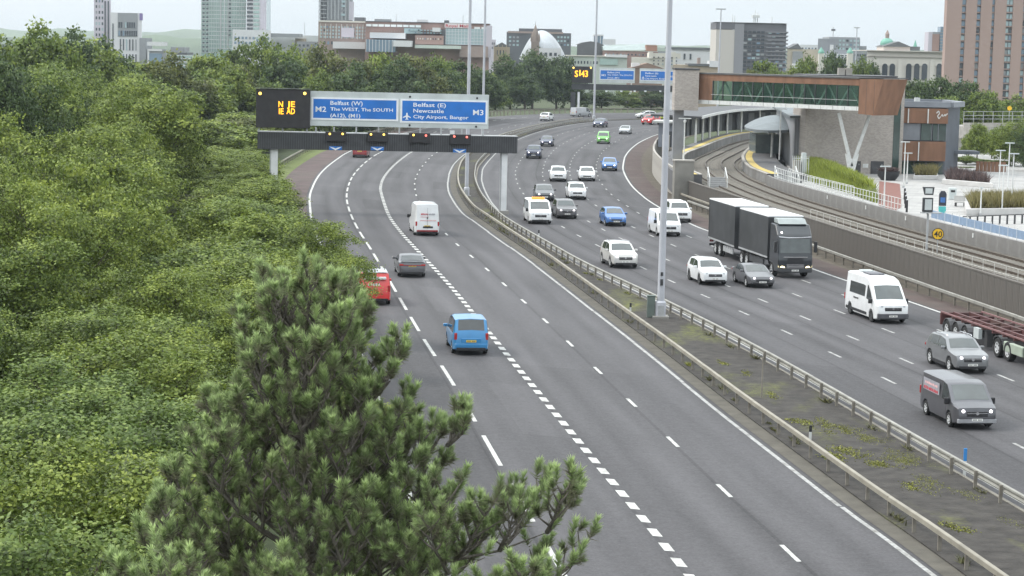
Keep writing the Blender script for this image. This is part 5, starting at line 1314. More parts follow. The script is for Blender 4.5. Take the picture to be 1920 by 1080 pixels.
# brick core
def brick_mat(name, c1, c2, mortar, scale):
    m = bpy.data.materials.new(name); m.use_nodes = True; MATS[name] = m
    t = m.node_tree; N = t.nodes; L = t.links; b = N['Principled BSDF']; b.inputs['Roughness'].default_value = .9
    tc = N.new('ShaderNodeTexCoord'); mp = N.new('ShaderNodeMapping'); mp.inputs['Rotation'].default_value = (R(90), 0, 0); L.new(tc.outputs['Object'], mp.inputs['Vector'])
    br = N.new('ShaderNodeTexBrick'); br.inputs['Color1'].default_value = (*c1, 1); br.inputs['Color2'].default_value = (*c2, 1); br.inputs['Mortar'].default_value = (*mortar, 1)
    br.inputs['Scale'].default_value = scale; br.inputs['Mortar Size'].default_value = .012; L.new(mp.outputs['Vector'], br.inputs['Vector'])
    n = N.new('ShaderNodeTexNoise'); n.inputs['Scale'].default_value = .5; n.inputs['Detail'].default_value = 5; L.new(tc.outputs['Object'], n.inputs['Vector'])
    q = N.new('ShaderNodeMapRange'); q.inputs[3].default_value = .78; q.inputs[4].default_value = 1.2; L.new(n.outputs['Fac'], q.inputs[0])
    x = N.new('ShaderNodeMix'); x.data_type = 'RGBA'; x.blend_type = 'MULTIPLY'; x.inputs[0].default_value = 1; L.new(br.outputs['Color'], x.inputs[6]); L.new(q.outputs[0], x.inputs[7])
    L.new(x.outputs[2], b.inputs['Base Color']); return m
BUFF = brick_mat('buff_brick', (.43, .385, .35), (.33, .295, .27), (.44, .42, .40), 2.2)
CORT = mat('weathering_steel', (.205, .108, .066), .75, .22, 1.2, stretch=(1, 1, .25))
DGLS = mat('dark_green_glass', (.03, .055, .05), .08, .3, .8, spec=.9)
ZP = 2.0
bc = thing('station_core_building', 'tall buff brick stair core with slanted parapet at the station', 'building', (0, 0, 0))
x0, x1 = A(1507, 330, 236).x, A(1690, 330, 236).x; zt = A(1600, 144, 236).z
xk = A(1658, 150, 236).x; zs = A(1690, 158, 236).z
wl_ = MB().prism([(x0, 236, 1.5), (x1, 236, 1.5), (x1, 236, zs), (x1 - .9, 236, zt), (x0, 236, zt - .05)], (0, 11, 0)).build('wall', BUFF, bc)
MB().prism([(x0 - .1, 235.85, zt - .03), (x1 - .9, 235.85, zt + .02), (x1 - .9, 247.2, zt + .02), (x0 - .1, 247.2, zt - .03)], (0, 0, .16)).build('parapet_capping', DPAN, wl_)
a_ = A(1678, 176, 236); b_ = A(1684, 326, 236); MB().box(a_.x, b_.x, 235.95, 235.998, b_.z, a_.z).build('slot_window', DGLS, wl_)
for q0, q1, y0 in ((1602, 1613, 302), (1633, 1656, 302)):
    a_ = A(q0, y0, 236); b_ = A(q1, 331, 236); d_ = MB().box(a_.x, b_.x, 235.94, 235.998, ZP, a_.z).build('door', DPAN, wl_); MB().box(b_.x - .25, b_.x - .18, 235.9, 235.938, ZP + 1.0, ZP + 1.15).build('handle', STEEL, d_)
a_ = A(1618, 307, 236); MB().box(a_.x, a_.x + .6, 235.96, 235.998, a_.z - .45, a_.z).build('sign_plate', WRAIL, wl_)
for px in (1578, 1592): a_ = A(px, 142, 238); MB().box(a_.x - .35, a_.x + .35, 238, 239, zt + .15, zt + .95).build('roof_plant', PALEC, bc)
# footbridge
fb = thing('footbridge', 'glazed footbridge with rusty steel fascia crossing above the tracks', 'bridge')
PL, PR = Vector((A(1309, 180, 243).x, 243.0)), Vector((A(1610, 180, 226).x, 226.0)); PE = Vector((A(1658, 180, 224).x, 224.0))
dv = (PR - PL); BLn = dv.length; dv.normalize(); nv_ = Vector((dv.y, -dv.x))          # nv_ points to the viewer
rzb = math.atan2(dv.y, dv.x); fb.location = (PL.x, PL.y, 0); fb.rotation_euler = (0, 0, rzb)
zb0, zb1, zg0, zg1 = 9.42, 12.85, 9.85, 12.12
GLB = bpy.data.materials.new('bridge_glass'); GLB.use_nodes = True
_t = GLB.node_tree; _b = _t.nodes['Principled BSDF']; _b.inputs['Base Color'].default_value = (.05, .085, .075, 1); _b.inputs['Roughness'].default_value = .06; _b.inputs['Specular IOR Level'].default_value = .8
_tr = _t.nodes.new('ShaderNodeBsdfTransparent'); _tr.inputs['Color'].default_value = (.78, .9, .84, 1); _mx = _t.nodes.new('ShaderNodeMixShader'); _mx.inputs[0].default_value = .72
_t.links.new(_b.outputs[0], _mx.inputs[1]); _t.links.new(_tr.outputs[0], _mx.inputs[2]); _t.links.new(_mx.outputs[0], _t.nodes['Material Output'].inputs['Surface'])
MB().box(0, BLn, 0.15, 4.2, zb0, zb0 + .3).build('deck', DPAN, fb); MB().box(-.1, BLn + .05, 0, .14, zb0 - .02, zb0 + .42).build('white_fascia', WRAIL, fb)
k = 0
while k < BLn: MB().box(k, k + .03, -.012, -.002, zb0, zb0 + .4).build('fascia_joint', DGREY, fb); k += 1.65
MB().box(0, BLn, .0, .25, zg1, zb1).build('rusty_fascia', CORT, fb); MB().box(0, BLn, 4.0, 4.25, zg1, zb1).build('rusty_fascia', CORT, fb); MB().box(-.1, BLn, -.1, 4.35, zb1 + .003, zb1 + .18).build('roof', mat('bridge_roof', (.1, .1, .1), .8, .2, 1), fb)
MB().box(0, 2.2, .01, .2, zb0 + .43, zg1 - .003).build('rusty_end_panel', CORT, fb)
npn = 14; pw = (BLn - 2.2) / npn
for k in range(npn):
    xa = 2.2 + k * pw
    for yy, nm in ((.06, 'glass_pane'), (4.1, 'rear_glass_pane')): MB().box(xa + .04, xa + pw - .04, yy, yy + .03, zb0 + .43, zg1 - .003).build(nm, GLB, fb)
    MB().box(xa - .04, xa + .04, .0, .2, zb0 + .43, zg1 - .003).build('mullion', DPAN, fb)
    if k % 3 == 0: MB().box(xa + pw * .2, xa + pw * .75, 3.4, 3.5, zb0 + .43, zg1 - .1).build('inner_screen', mat('inner_screen', (.16, .3, .25), .3, .3, .6), fb)
nz = 7; zw = (BLn - 2.2) / nz
for k in range(nz):
    xa = 2.2 + k * zw
    MB().beam((xa + .1, .45, zb0 + .45), (xa + zw / 2, .45, zg1), .13, .16).build('diagonal_brace', WRAIL, fb); MB().beam((xa + zw / 2, .45, zg1), (xa + zw - .1, .45, zb0 + .45), .13, .16).build('diagonal_brace', WRAIL, fb)
MB().pipe([(2.2, -.25, zb0 + 1.1), (BLn, -.25, zb0 + 1.1)], .02, 5).build('handrail', STEEL, fb)
lx = (PE - PL).length
MB().prism([(BLn + .06, -.05, zb0 - .35), (lx - 1.0, -.05, zb0 - .45), (lx + .15, -.05, zb1 + .05), (BLn + .06, -.05, zb1)], (0, 4.3, 0)).build('rusty_end_block', CORT, fb)
for k in range(1, 3): MB().box(BLn + k * 1.05, BLn + k * 1.05 + .03, -.062, -.052, zb0 - .3, zb1 - .05).build('panel_joint', DGREY, fb)
MB().prism([(BLn + .02, -.08, zb1 + .06), (lx + .25, -.08, zb1 + .11), (lx + .25, 4.3, zb1 + .11), (BLn + .02, 4.3, zb1 + .06)], (0, 0, .1)).build('end_roof', DPAN, fb)
# V column carrying the bridge
vb = G(1596, 325, ZP); vc = thing('v_column', 'white steel V shaped column carrying the footbridge end', 'column', (A(1596, 325, 229).x, 229.0, ZP))
zt_ = zb0 - ZP - .36
for px in (1573, 1632):
    xx = A(px, 207, 229).x - vc.location.x; MB().beam((0.02 * (1 if xx > 0 else -1), 0, 1.2), (xx, 0, zt_), .34, .42).build('limb', WRAIL, vc)
MB().prism([(-.75, -.2, 2.6), (-.22, -.2, 0), (.22, -.2, 0), (.75, -.2, 2.6), (0, -.2, 2.0)], (0, .4, 0)).build('foot', WRAIL, vc)
# brick lift tower at the left end of the bridge
lt_ = thing('lift_tower', 'buff brick lift tower at the left end of the footbridge', 'tower', (0, 0, 0))
xa, xb = A(1264, 180, 243).x, A(1309, 180, 243).x
MB().box(xa, xb - .02, 242.2, 246.2, A(1285, 207, 242.2).z, A(1285, 131, 242.2).z).build('wall', BUFF, lt_); MB().box(xa - .08, xb + .06, 242.1, 246.3, A(1285, 131, 242.2).z + .003, A(1285, 128, 242.2).z).build('capping', DPAN, lt_); MB().box(xa + .1, xa + 1.25, 243.6, 245.4, 2.0, A(1285, 207, 242.2).z - .002).build('shaft', GPAN, lt_)
# slate clad office with rusty bands
so = thing('station_office_building', 'slate grey office block with two rusty steel bands beside the brick core', 'building', (0, 0, 0))
SLATE = mat('slate_cladding', (.085, .095, .115), .5, .12, .8); SLATEL = mat('slate_cladding_light', (.2, .215, .24), .5, .12, .8)
X0, X1, X2 = A(1689, 250, 238).x, A(1775, 250, 238).x, A(1798, 250, 243).x
def zz(py): return A(1730, py, 238).z
MB().prism([(X0, 238, ZP - .3), (X1, 238.4, ZP - .3), (X2, 243, ZP - .3), (X2, 252, ZP - .3), (X0, 252, ZP - .3)], (0, 0, zz(196) - ZP)).build('wall', SLATE, so)
rim_ = MB()
zr = zz(196) - .28
for (p_, q_) in (((X0, 238), (X1 + .3, 238.2)), ((X1 + .3, 238.2), (X2 + .1, 243)), ((X2 + .1, 243), (X2, 252)), ((X2, 252), (X0, 252)), ((X0, 252), (X0, 238))):
    rim_.beam((*p_, zr + .32), (*q_, zr + .32), .9, .6)
rim_.build('roof_rim', SLATEL, so); MB().box(X0 + 3, X0 + 3.6, 246, 246.6, zr, zr + .9).build('roof_vent', WRAIL, so)
def band(y0, y1, ov, m, name, yb=237.6, xr=X1):
    return MB().box(X0 - .25 - ov, xr, yb, 238.6, zz(y1), zz(y0)).build(name, m, so)
b1 = band(203, 231, 0, CORT, 'rusty_band'); b2 = band(265, 301, .25, CORT, 'rusty_band', 237.2, X1 - .2)
for fx in (.12, .55): MB().box(X0 + (X1 - X0) * fx, X0 + (X1 - X0) * fx + .12, 237.5, 237.597, zz(231), zz(204)).build('fin', WRAIL, b1)
MB().box(X0 + 1.9, X0 + 2.02, 237.1, 237.197, zz(301), zz(266)).build('fin', WRAIL, b2)
xq = X0 + 3.9; lg = MB()                                     # the small white cursive emblem on the upper band
for (ax, az), (bx, bz) in (((0, .7), (.25, 1.0)), ((.25, 1.0), (.4, .7)), ((.4, .7), (.15, .35)), ((.15, .35), (.35, .0)), ((.35, .0), (.55, .3)), ((.62, .35), (.75, .6)), ((.75, .6), (.85, .3)), ((.95, .35), (1.1, .6)), ((1.1, .6), (1.2, .35)), ((1.25, .5), (1.4, .7))):
    lg.beam((xq + ax * .9, 237.58, zz(222) + az * .9), (xq + bx * .9, 237.58, zz(222) + bz * .9), .04, .1)
lg.build('emblem', WRAIL, b1)
for fx0, fx1, m in ((.05, .40, SLATEL), (.44, .66, DGLS), (.70, .80, DGLS), (.82, .98, DGLS)): 
    w_ = MB().box(X0 + (X1 - X0) * fx0, X0 + (X1 - X0) * fx1, 237.93, 237.998, zz(263), zz(232)).build('window', m, so); MB().box(X0 + (X1 - X0) * fx1 + .02, X0 + (X1 - X0) * fx1 + .1, 237.9, 237.997, zz(263), zz(232)).build('frame', SLATEL, w_)
for fx0, fx1 in ((.05, .30), (.34, .55), (.6, .8), (.84, .95)): MB().box(X0 + (X1 - X0) * fx0, X0 + (X1 - X0) * fx1, 237.93, 237.998, ZP + .05, zz(304)).build('shopfront_pane', DGLS, so)
MB().box(X2 - 1.2, X2 + 2.2, 241.5, 244.5, zz(290), zz(284)).build('entrance_canopy', SLATE, so)
for px in (1690, 1691.5): pass
# ================================================================== the city behind
UNIT = {}
def unit_box(name, m):
    k = (name, m.name)
    if k not in UNIT: UNIT[k] = MB().box(-.5, .5, -.5, .5, -.5, .5).mesh(name, m)
    return UNIT[k]
def pbox(name, m, parent, x0, x1, y0, y1, z0, z1):
    return put(name, unit_box(name, m), parent, ((x0 + x1) / 2, (y0 + y1) / 2, (z0 + z1) / 2), (0, 0, 0), (abs(x1 - x0), abs(y1 - y0), abs(z1 - z0)))
class City:
    def __init__(s, name, label, px0, px1, py, Y, depth, wall, base=0.0, cat='building', pyb=None, group='city buildings on the skyline'):
        s.Y = Y; s.t = thing(name, label, cat, group=group); s.m = wall
        s.x0, s.x1, s.zt = A(px0, py, Y).x, A(px1, py, Y).x, A((px0 + px1) / 2, py, Y).z
        s.z0 = base if pyb is None else A((px0 + px1) / 2, pyb, Y).z
        k = (Y + depth) / Y
        MB().prism([(s.x0, Y, s.z0), (s.x1, Y, s.z0), (s.x1 * k if s.x1 < 0 else s.x1 * k - .02 * depth, Y + depth, s.z0), (s.x0 * k if s.x0 > 0 else s.x0 * k + .02 * depth, Y + depth, s.z0)], (0, 0, s.zt - s.z0)).build('wall', wall, s.t); s.depth = depth
    def P(s, px, py): q = A(px, py, s.Y); return q.x, q.z
    def vol(s, name, m, px0, px1, py0, py1, fwd=.0, back=None, ):
        (xa, za), (xb, zb) = s.P(px0, py0), s.P(px1, py1)
        return pbox(name, m, s.t, xa, xb, s.Y - fwd, s.Y + (back if back is not None else s.depth * .9), zb, za)
    def grid(s, name, m, px0, px1, py0, py1, c, r, wf=.6, hf=.6, fwd=.12, sill=None):
        (xa, za), (xb, zb) = s.P(px0, py0), s.P(px1, py1); dx, dz = (xb - xa) / c, (za - zb) / r
        for i in range(c):
            for j in range(r):
                cx, cz = xa + (i + .5) * dx, zb + (j + .5) * dz
                mm_ = m if name != 'window' or rnd.random() < .66 else rnd.choice([gB, gBl, gL, cGr])
                w = pbox(name, mm_, s.t, cx - dx * wf / 2, cx + dx * wf / 2, s.Y - fwd, s.Y + .05, cz - dz * hf / 2, cz + dz * hf / 2)
    def bands(s, name, m, px0, px1, py0, py1, n, frac=.3, fwd=.25):
        (xa, za), (xb, zb) = s.P(px0, py0), s.P(px1, py1); dz = (za - zb) / n
        for j in range(n): pbox(name, m, s.t, xa, xb, s.Y - fwd, s.Y + .05, zb + j * dz, zb + j * dz + dz * frac)
    def fins(s, name, m, px0, px1, py0, py1, n, frac=.3, fwd=.25):
        (xa, za), (xb, zb) = s.P(px0, py0), s.P(px1, py1); dx = (xb - xa) / n
        for j in range(n): pbox(name, m, s.t, xa + j * dx, xa + (j + frac) * dx, s.Y - fwd, s.Y + .05, zb, za)
    def mast(s, px, py0, py1, r=.12, m=None):
        (xa, za), (xb, zb) = s.P(px, py0), s.P(px, py1)
        MB().tube((xa, s.Y + 3, zb), (xa, s.Y + 3, za), r, r * .6, 6).build('mast', m or STEEL, s.t)
cW_ = mat('render_white', (.62, .62, .63), .8, .06, .05, dirt=.06); cLil = mat('render_lilac', (.50, .47, .52), .8, .06, .05)
cGr = mat('cladding_mid_grey', (.26, .27, .28), .7, .1, .1); cDk = mat('cladding_charcoal', (.10, .105, .115), .6, .1, .1); cBr = mat('brick_red', (.32, .215, .19), .9, .22, .12); cBr2 = mat('brick_brown', (.30, .235, .21), .9, .22, .12)
cSt = mat('sandstone', (.36, .30, .225), .9, .12, .3); cCr = mat('stone_cream', (.58, .555, .5), .85, .06, .1); cRf = mat('roof_slate', (.12, .125, .13), .8, .12, .3); cCu = mat('copper_green', (.17, .36, .29), .7, .12, .4)
gB = mat('city_glass_dark', (.05, .06, .07), .12, .25, .2, spec=.8); gG = mat('city_glass_green', (.30, .41, .38), .10, .2, .12, spec=.9); gL = mat('city_glass_light', (.32, .42, .44), .12, .2, .15, spec=.9); gBl = mat('city_glass_blue', (.16, .23, .30), .12, .2, .2, spec=.9)
# far left: tower behind, then the white and grey block
b = City('tower_block', 'pale lilac tower cut by the top left corner of the view', 176, 208, -30, 820, 20, cLil); b.fins('window_strip', gB, 196, 208, 2, 120, 2, .45); b.grid('window', gB, 178, 195, -25, 92, 3, 11, .5, .5)
b = City('apartment_block', 'white and grey stepped apartment block left of the hills', 207, 266, 24, 800, 24, cW_)
b.vol('upper_facade', cGr, 221, 258, 24, 69, .3, 1); b.grid('window', gB, 222, 258, 40, 54, 9, 1, .7, .8, .5); b.grid('window', gB, 222, 258, 56, 69, 9, 1, .7, .8, .5)
b.grid('window', gB, 223, 258, 72, 96, 6, 1, .35, .9, .3); b.grid('window', gB, 223, 258, 100, 122, 6, 1, .35, .9, .3); b.vol('stair_slot', gB, 211, 213, 44, 122, .3, 1); b.vol('side_strip', mat('strip_violet', (.2, .16, .33), .6, .1, .2), 262, 267, 25, 38, .4, 1); b.vol('side_wing', cGr, 262, 275, 71, 123, .6, 12); b.vol('podium', cGr, 200, 268, 124, 142, 2.0, 10)
b = City('brick_house', 'glimpse of a red brick gable above the trees at far left', 112, 142, 90, 620, 14, cBr); b.grid('window', gB, 114, 140, 94, 112, 3, 2, .4, .5)
b = City('office_block', 'low grey glazed office between the apartment block and the hills', 276, 312, 92, 780, 22, cGr); b.vol('roof_storey', cW_, 276, 304, 78, 86, 0, 12); b.vol('glazing', gBl, 280, 304, 100, 122, .3, 1); b.vol('white_frame', cW_, 277, 304, 92, 96, .5, 4); b.vol('white_frame', cW_, 277, 280, 96, 124, .5, 4)
b = City('office_block', 'greenish glazed low office in front of the hills', 310, 362, 105, 800, 26, gG); b.bands('floor_band', cW_, 310, 362, 103, 124, 3, .3); b.vol('roof_plant', cGr, 320, 346, 88, 98, 0, 12); b.vol('roof_storey', cDk, 318, 350, 98, 103, 0, 16); b.vol('podium', cCr, 268, 352, 126, 138, 3, 8); b.fins('pier', cGr, 272, 350, 127, 138, 14, .3, 3.3)
# glass tower
b = City('glass_tower', 'tall pale green glass tower cut by the top of the view', 378, 462, -60, 900, 24, gG)
b.bands('floor_band', cW_, 378, 462, -60, 100, 20, .14, .2); b.fins('mullion', mat('mullion_pale', (.45, .5, .47), .6, .1, .2), 378, 462, -60, 100, 18, .12, .35); b.grid('open_balcony', gB, 379, 392, -60, 100, 2, 20, .5, .35, .5); b.grid('open_balcony', gB, 428, 434, -30, 70, 1, 12, .6, .3, .5); b.fins('corner_fin', cW_, 414, 434, -60, 92, 3, .12, .6)
b.vol('slender_wing', gL, 462, 497, -60, 60, -2, 20)
b2 = City('slender_tower', 'narrow white edged tower wing beside the green glass tower', 463, 497, -60, 896, 6, cW_); b2.bands('balcony', gB, 464, 474, -60, 56, 15, .55, .4); b2.bands('window_band', gG, 476, 486, -60, 56, 15, .6, .3); b2.vol('white_edge', cLil, 489, 497, -60, 57, .4, 4)
b = City('low_block', 'white and grey low block at the foot of the glass tower', 436, 508, 56, 860, 18, cW_); b.grid('window', gBl, 438, 506, 66, 86, 10, 2, .6, .5); b.vol('roof_band', cGr, 500, 560, 62, 70, -4, 16); b.grid('window', gBl, 480, 500, 72, 86, 4, 2, .7, .6, .3)
b = City('low_block', 'pale low roofs seen above the tree belt right of the glass tower', 505, 600, 66, 880, 20, mat('pale_roof', (.5, .52, .52), .7, .1, .2)); b.vol('sandstone_house', cSt, 556, 574, 72, 86, 6, 0); b.mast(570, 42, 66, .15)
# grey tower with scaffold
b = City('tower_block', 'grey concrete tower under scaffolding above the mail building', 606, 662, -30, 940, 22, cGr); b.vol('scaffold_core', cDk, 601, 611, -30, 40, .6, 8); b.fins('scaffold_pole', STEEL, 599, 612, -30, 42, 5, .2, 2.0); b.bands('scaffold_lift', STEEL, 599, 612, -28, 42, 9, .18, 2.1); b.fins('facade_rib', mat('rib_mid', (.34, .35, .36), .7, .1, .2), 614, 660, -30, 38, 7, .4, .5); b.grid('window', gL, 640, 648, -26, 32, 1, 7, .8, .5, .7); b.vol('pink_edge', cLil, 655, 662, 3, 38, .6, 4)
b = City('brick_office', 'brown brick slab building left of the mail depot', 597, 690, 40, 720, 26, cBr2); b.grid('window', gL, 600, 688, 47, 74, 16, 4, .55, .55); b.fins('pale_pier', cCr, 600, 690, 44, 74, 9, .1, .3); b.vol('pale_bay', cLil, 640, 664, 52, 70, .5, 2); b.vol('lower_white_wing', cW_, 628, 690, 78, 92, 8, 0); b.vol('roof_plant', cDk, 663, 682, 32, 40, -3, 10); b.vol('roof_band', cCr, 598, 690, 38, 43, .4, 20); b.grid('window', gB, 605, 690, 76, 86, 12, 1, .5, .7)
b = City('mail_depot', 'long brick mail building with a lettered red and white sign', 685, 918, 43, 700, 30, cBr)
b.vol('roof_edge', cRf, 684, 918, 40, 44.5, .6, 30); b.grid('white_roof_panel', mat('panel_white', (.68, .7, .7), .5, .05, .2), 686, 790, 44.5, 52, 9, 1, .86, .85, .7); b.grid('white_roof_panel', MATS['panel_white'], 888, 915, 50, 56, 2, 1, .8, .85, .7)
sgp = b.vol('sign_board', mat('mail_sign_white', (.66, .6, .6), .5, .05, .3), 834, 880, 43.5, 53, 1.0, -.5)
(xa, za), (xb, zb) = b.P(836, 45.2), b.P(878, 51.6)
put('sign_lettering', text_mesh('sign_lettering', 'Royal Mail', REDTXT if 'REDTXT' in globals() else cBr, xb - xa, za - zb), b.t, (xa, b.Y - 1.06, zb))
b.vol('glass_curtain', gL, 836, 912, 53, 85, .8, 2); b.fins('mullion', cW_, 836, 912, 53, 85, 13, .1, .95); b.bands('transom', cW_, 836, 912, 53, 85, 5, .09, .95); b.vol('dark_stack', cDk, 833, 841, 38, 44, .5, 8); b.vol('dark_recess', cDk, 829, 836, 55, 84, .9, 2)
b.vol('white_box', cW_, 697, 762, 61, 73, 9, 0); b.vol('blue_glass_hall', gBl, 691, 745, 74, 98, 12, 0); b.fins('hall_frame', cW_, 691, 745, 74, 98, 9, .15, 12.3); b.vol('glass_stair', gL, 759, 790, 53, 64, 4, 0); b.vol('white_wing', cW_, 742, 775, 76, 88, 14, 0); b.vol('brick_wing', cBr, 780, 832, 66, 84, 5, 0); b.grid('window', cCr, 782, 830, 70, 76, 10, 1, .4, .6, 5.2); b.vol('low_annexe', mat('annexe_pale', (.5, .55, .5), .7, .1, .2), 780, 865, 84, 92, 8, 0); b.vol('pink_bay', cBr2, 862, 915, 86, 108, 3, 0); b.vol('end_frame', cLil, 912, 921, 48, 108, 1.2, 10); b.fins('brick_pier', cBr2, 690, 836, 56, 62, 30, .4, .3); b.grid('window', gL, 766, 830, 54, 65, 11, 2, .5, .5, 5.3); b.vol('white_stack', cW_, 812, 826, 52, 60, 5.6, 0); b.vol('roof_plant', cGr, 700, 730, 35, 41, -6, 12); b.vol('roof_plant', cW_, 780, 800, 36, 41, -6, 12); b.mast(742, 26, 42, .12); b.mast(868, 28, 44, .12)
# sandstone church tower and its neighbours
b = City('church', 'sandstone church tower with arched windows beside the lighting columns', 926, 956, 88, 640, 10, cSt); b.grid('window', gB, 930, 952, 93, 104, 4, 1, .4, .8); b.fins('buttress', cSt, 926, 956, 84, 120, 4, .18, .6)
MB().prism([(b.x0, b.Y, b.zt), (b.x1, b.Y, b.zt), ((b.x0 + b.x1) / 2, b.Y, b.zt + 1.4)], (0, 9, 0)).build('roof', cRf, b.t)
b = City('office_block', 'charcoal stepped office block behind the glass dome', 950, 1071, 61, 880, 26, cDk); b.vol('top_storey', cDk, 973, 1054, 53, 61, -1, 20); b.vol('brick_band', cBr2, 952, 1056, 58, 64, .3, 2); b.grid('window', gL, 953, 974, 66, 88, 3, 3, .6, .5); b.grid('window', gL, 1044, 1068, 66, 88, 4, 3, .6, .5)
dm = thing('glass_dome', 'silver shell shaped dome hall behind the dark trees', 'dome', group='city buildings on the skyline')
SHELL = mat('dome_silver', (.44, .46, .48), .35, .12, .3, metal=.3)
def shell(px0, px1, pyb, pk, pkx, Y_, m, nm):
    a = A(px0, pyb, Y_); c = A(px1, pyb, Y_); top = A(pkx, pk, Y_); vs = []; fs = []; n, k = 16, 8
    for i in range(n + 1):
        f = i / n; x = a.x + (c.x - a.x) * f; fp = (top.x - a.x) / (c.x - a.x)
        h = (math.sin(math.pi / 2 * min(1, f / max(fp, .02))) if f < fp else math.cos(math.pi / 2 * (f - fp) / max(.02, 1 - fp)) ** .8) * (top.z - a.z)
        for j in range(k + 1):
            th = math.pi * j / k; vs.append((x, Y_ + 12 - math.cos(th) * 12 * max(.12, h / (top.z - a.z)), a.z + h * math.sin(th) ** .7))
    for i in range(n):
        for j in range(k): fs.append((i * (k + 1) + j, i * (k + 1) + j + 1, (i + 1) * (k + 1) + j + 1, (i + 1) * (k + 1) + j))
    MB().add(vs, fs).build(nm, m, dm, smooth=True, sharp=60)
shell(973, 1064, 112, 56, 1016, 800, SHELL, 'right_shell'); shell(974, 1012, 108, 62, 1008, 790, SHELL, 'left_shell')
q = A(1016, 90, 789); pbox('drum', cW_, dm, A(990, 104, 788).x, A(1052, 104, 788).x, 786, 800, 0, A(1020, 90, 788).z)
for k in range(6): pbox('drum_window', gB, dm, A(994 + k * 9, 100, 786).x, A(999 + k * 9, 100, 786).x, 785.8, 786.1, A(1000, 104, 786).z, A(1000, 98, 786).z)
sp_ = thing('church_steeple', 'brown stone steeple standing in front of the silver dome', 'steeple', group='city buildings on the skyline'); xa, xb = A(993, 80, 760).x, A(1014, 80, 760).x; zt0 = A(1003, 78, 760).z; xm = (xa + xb) / 2
cSp = mat('steeple_brown', (.22, .18, .155), .9, .15, .5)
pbox('tower', cSp, sp_, xa + .6, xb - .6, 758, 762, 0, zt0); MB().lathe([(1.7, 0), (1.1, A(1003, 62, 760).z - zt0), (.08, A(1003, 46, 760).z - zt0)], 8, (xm, 760, zt0)).build('spire', cSp, sp_)
for xx in (xa + .6, xb - .6): MB().lathe([(.3, 0), (.3, 1.6), (.02, 3.4)], 6, (xx, 758.4, zt0)).build('pinnacle', cSp, sp_)
MB().tube((xm, 760, A(1003, 47, 760).z), (xm, 760, A(1003, 40, 760).z), .08, .04, 5).build('finial', DARK, sp_)
# centre right roofs
b = City('warehouse', 'dark curved roof hall right of the dome', 1082, 1132, 84, 760, 26, cRf); MB().prism([(b.x0, b.Y, b.zt), (b.x1, b.Y, b.zt), (b.x1 - 2, b.Y, b.zt + .9), ((b.x0 + b.x1) / 2, b.Y, b.zt + 1.3), (b.x0 + 2, b.Y, b.zt + .8)], (0, 24, 0)).build('roof', cRf, b.t)
b = City('office_block', 'small pale glazed penthouse block beside the far lamp column', 1113, 1131, 66, 900, 14, gBl); b.vol('white_frame', cW_, 1113, 1132, 64.5, 67.5, .4, 10); b.vol('side_block', cW_, 1130, 1154, 73, 84, .2, 10); b.fins('frame', cW_, 1113, 1131, 66, 82, 3, .2, .3)
b = City('market_hall', 'long brick hall with glazed grey green roof in the middle of the skyline', 1130, 1234, 95, 740, 30, cBr); b.vol('parapet', cCr, 1130, 1234, 94, 97, .3, 3); b.grid('window', gB, 1133, 1230, 99, 106, 14, 1, .4, .6)
MB().prism([(A(1132, 94, 742).x, 742, A(1132, 94, 742).z), (A(1212, 94, 742).x, 742, A(1212, 94, 742).z), (A(1212, 81, 742).x, 752, A(1212, 81, 742).z), (A(1178, 84, 742).x, 752, A(1170, 84, 742).z), (A(1132, 86, 742).x, 752, A(1132, 86, 742).z)], (0, 14, 0)).build('roof', mat('glass_roof', (.24, .29, .28), .4, .15, .4), b.t)
b.vol('brick_crown', mat('brick_orange', (.34, .19, .14), .9, .1, .4), 1212, 1232, 85, 96, .3, 8); b.fins('crown_pier', MATS['brick_orange'], 1212, 1232, 83.5, 86, 6, .5, .5)
b = City('low_block', 'low pale green glazed buildings above the far message sign', 1064, 1176, 106, 690, 18, mat('wall_pale_green', (.42, .46, .42), .8, .1, .2)); b.vol('roof_edge', cCr, 1062, 1160, 103, 107, .6, 14); b.vol('glazing', gG, 1125, 1158, 110, 122, .4, 1); b.grid('window', gB, 1070, 1122, 112, 122, 9, 1, .5, .6); b.vol('white_box', cW_, 1136, 1176, 102, 108, .8, 10)
b = City('low_block', 'white rendered block with small square windows left of the tall column', 1184, 1262, 108, 650, 16, mat('wall_cream', (.56, .54, .48), .85, .06, .2)); b.vol('upper_block', MATS['wall_cream'], 1218, 1276, 99, 110, .3, 12); b.grid('window', gB, 1222, 1272, 104, 124, 6, 3, .3, .35, .5); b.vol('stair', cCr, 1217, 1224, 97, 110, .6, 4)
b = City('gabled_house', 'brown gabled roof house behind the far blue signs', 1186, 1242, 128, 600, 14, mat('house_brown', (.22, .15, .115), .9, .12, .4)); MB().prism([(b.x0 - .6, b.Y - .3, b.zt), (b.x1 + .6, b.Y - .3, b.zt), ((b.x0 + b.x1) / 2, b.Y - .3, A(1212, 118, 600).z)], (0, 13, 0)).build('roof', MATS['house_brown'], b.t); b.vol('wall_white', cW_, 1186, 1200, 118, 126, -2, 8)
b = City('warehouse', 'long white warehouse with dark flat roof left of the office slab', 1258, 1344, 93, 700, 24, mat('warehouse_white', (.58, .58, .59), .7, .05, .2)); b.vol('roof', cRf, 1256, 1344, 88, 93.5, .5, 24); b.vol('pink_trim', cLil, 1258, 1344, 93.5, 95.5, .3, 1); b.vol('stair_tower', cCr, 1256, 1266, 97, 124, .6, 5); b.grid('window', gB, 1278, 1300, 100, 112, 2, 1, .3, .9, .3)
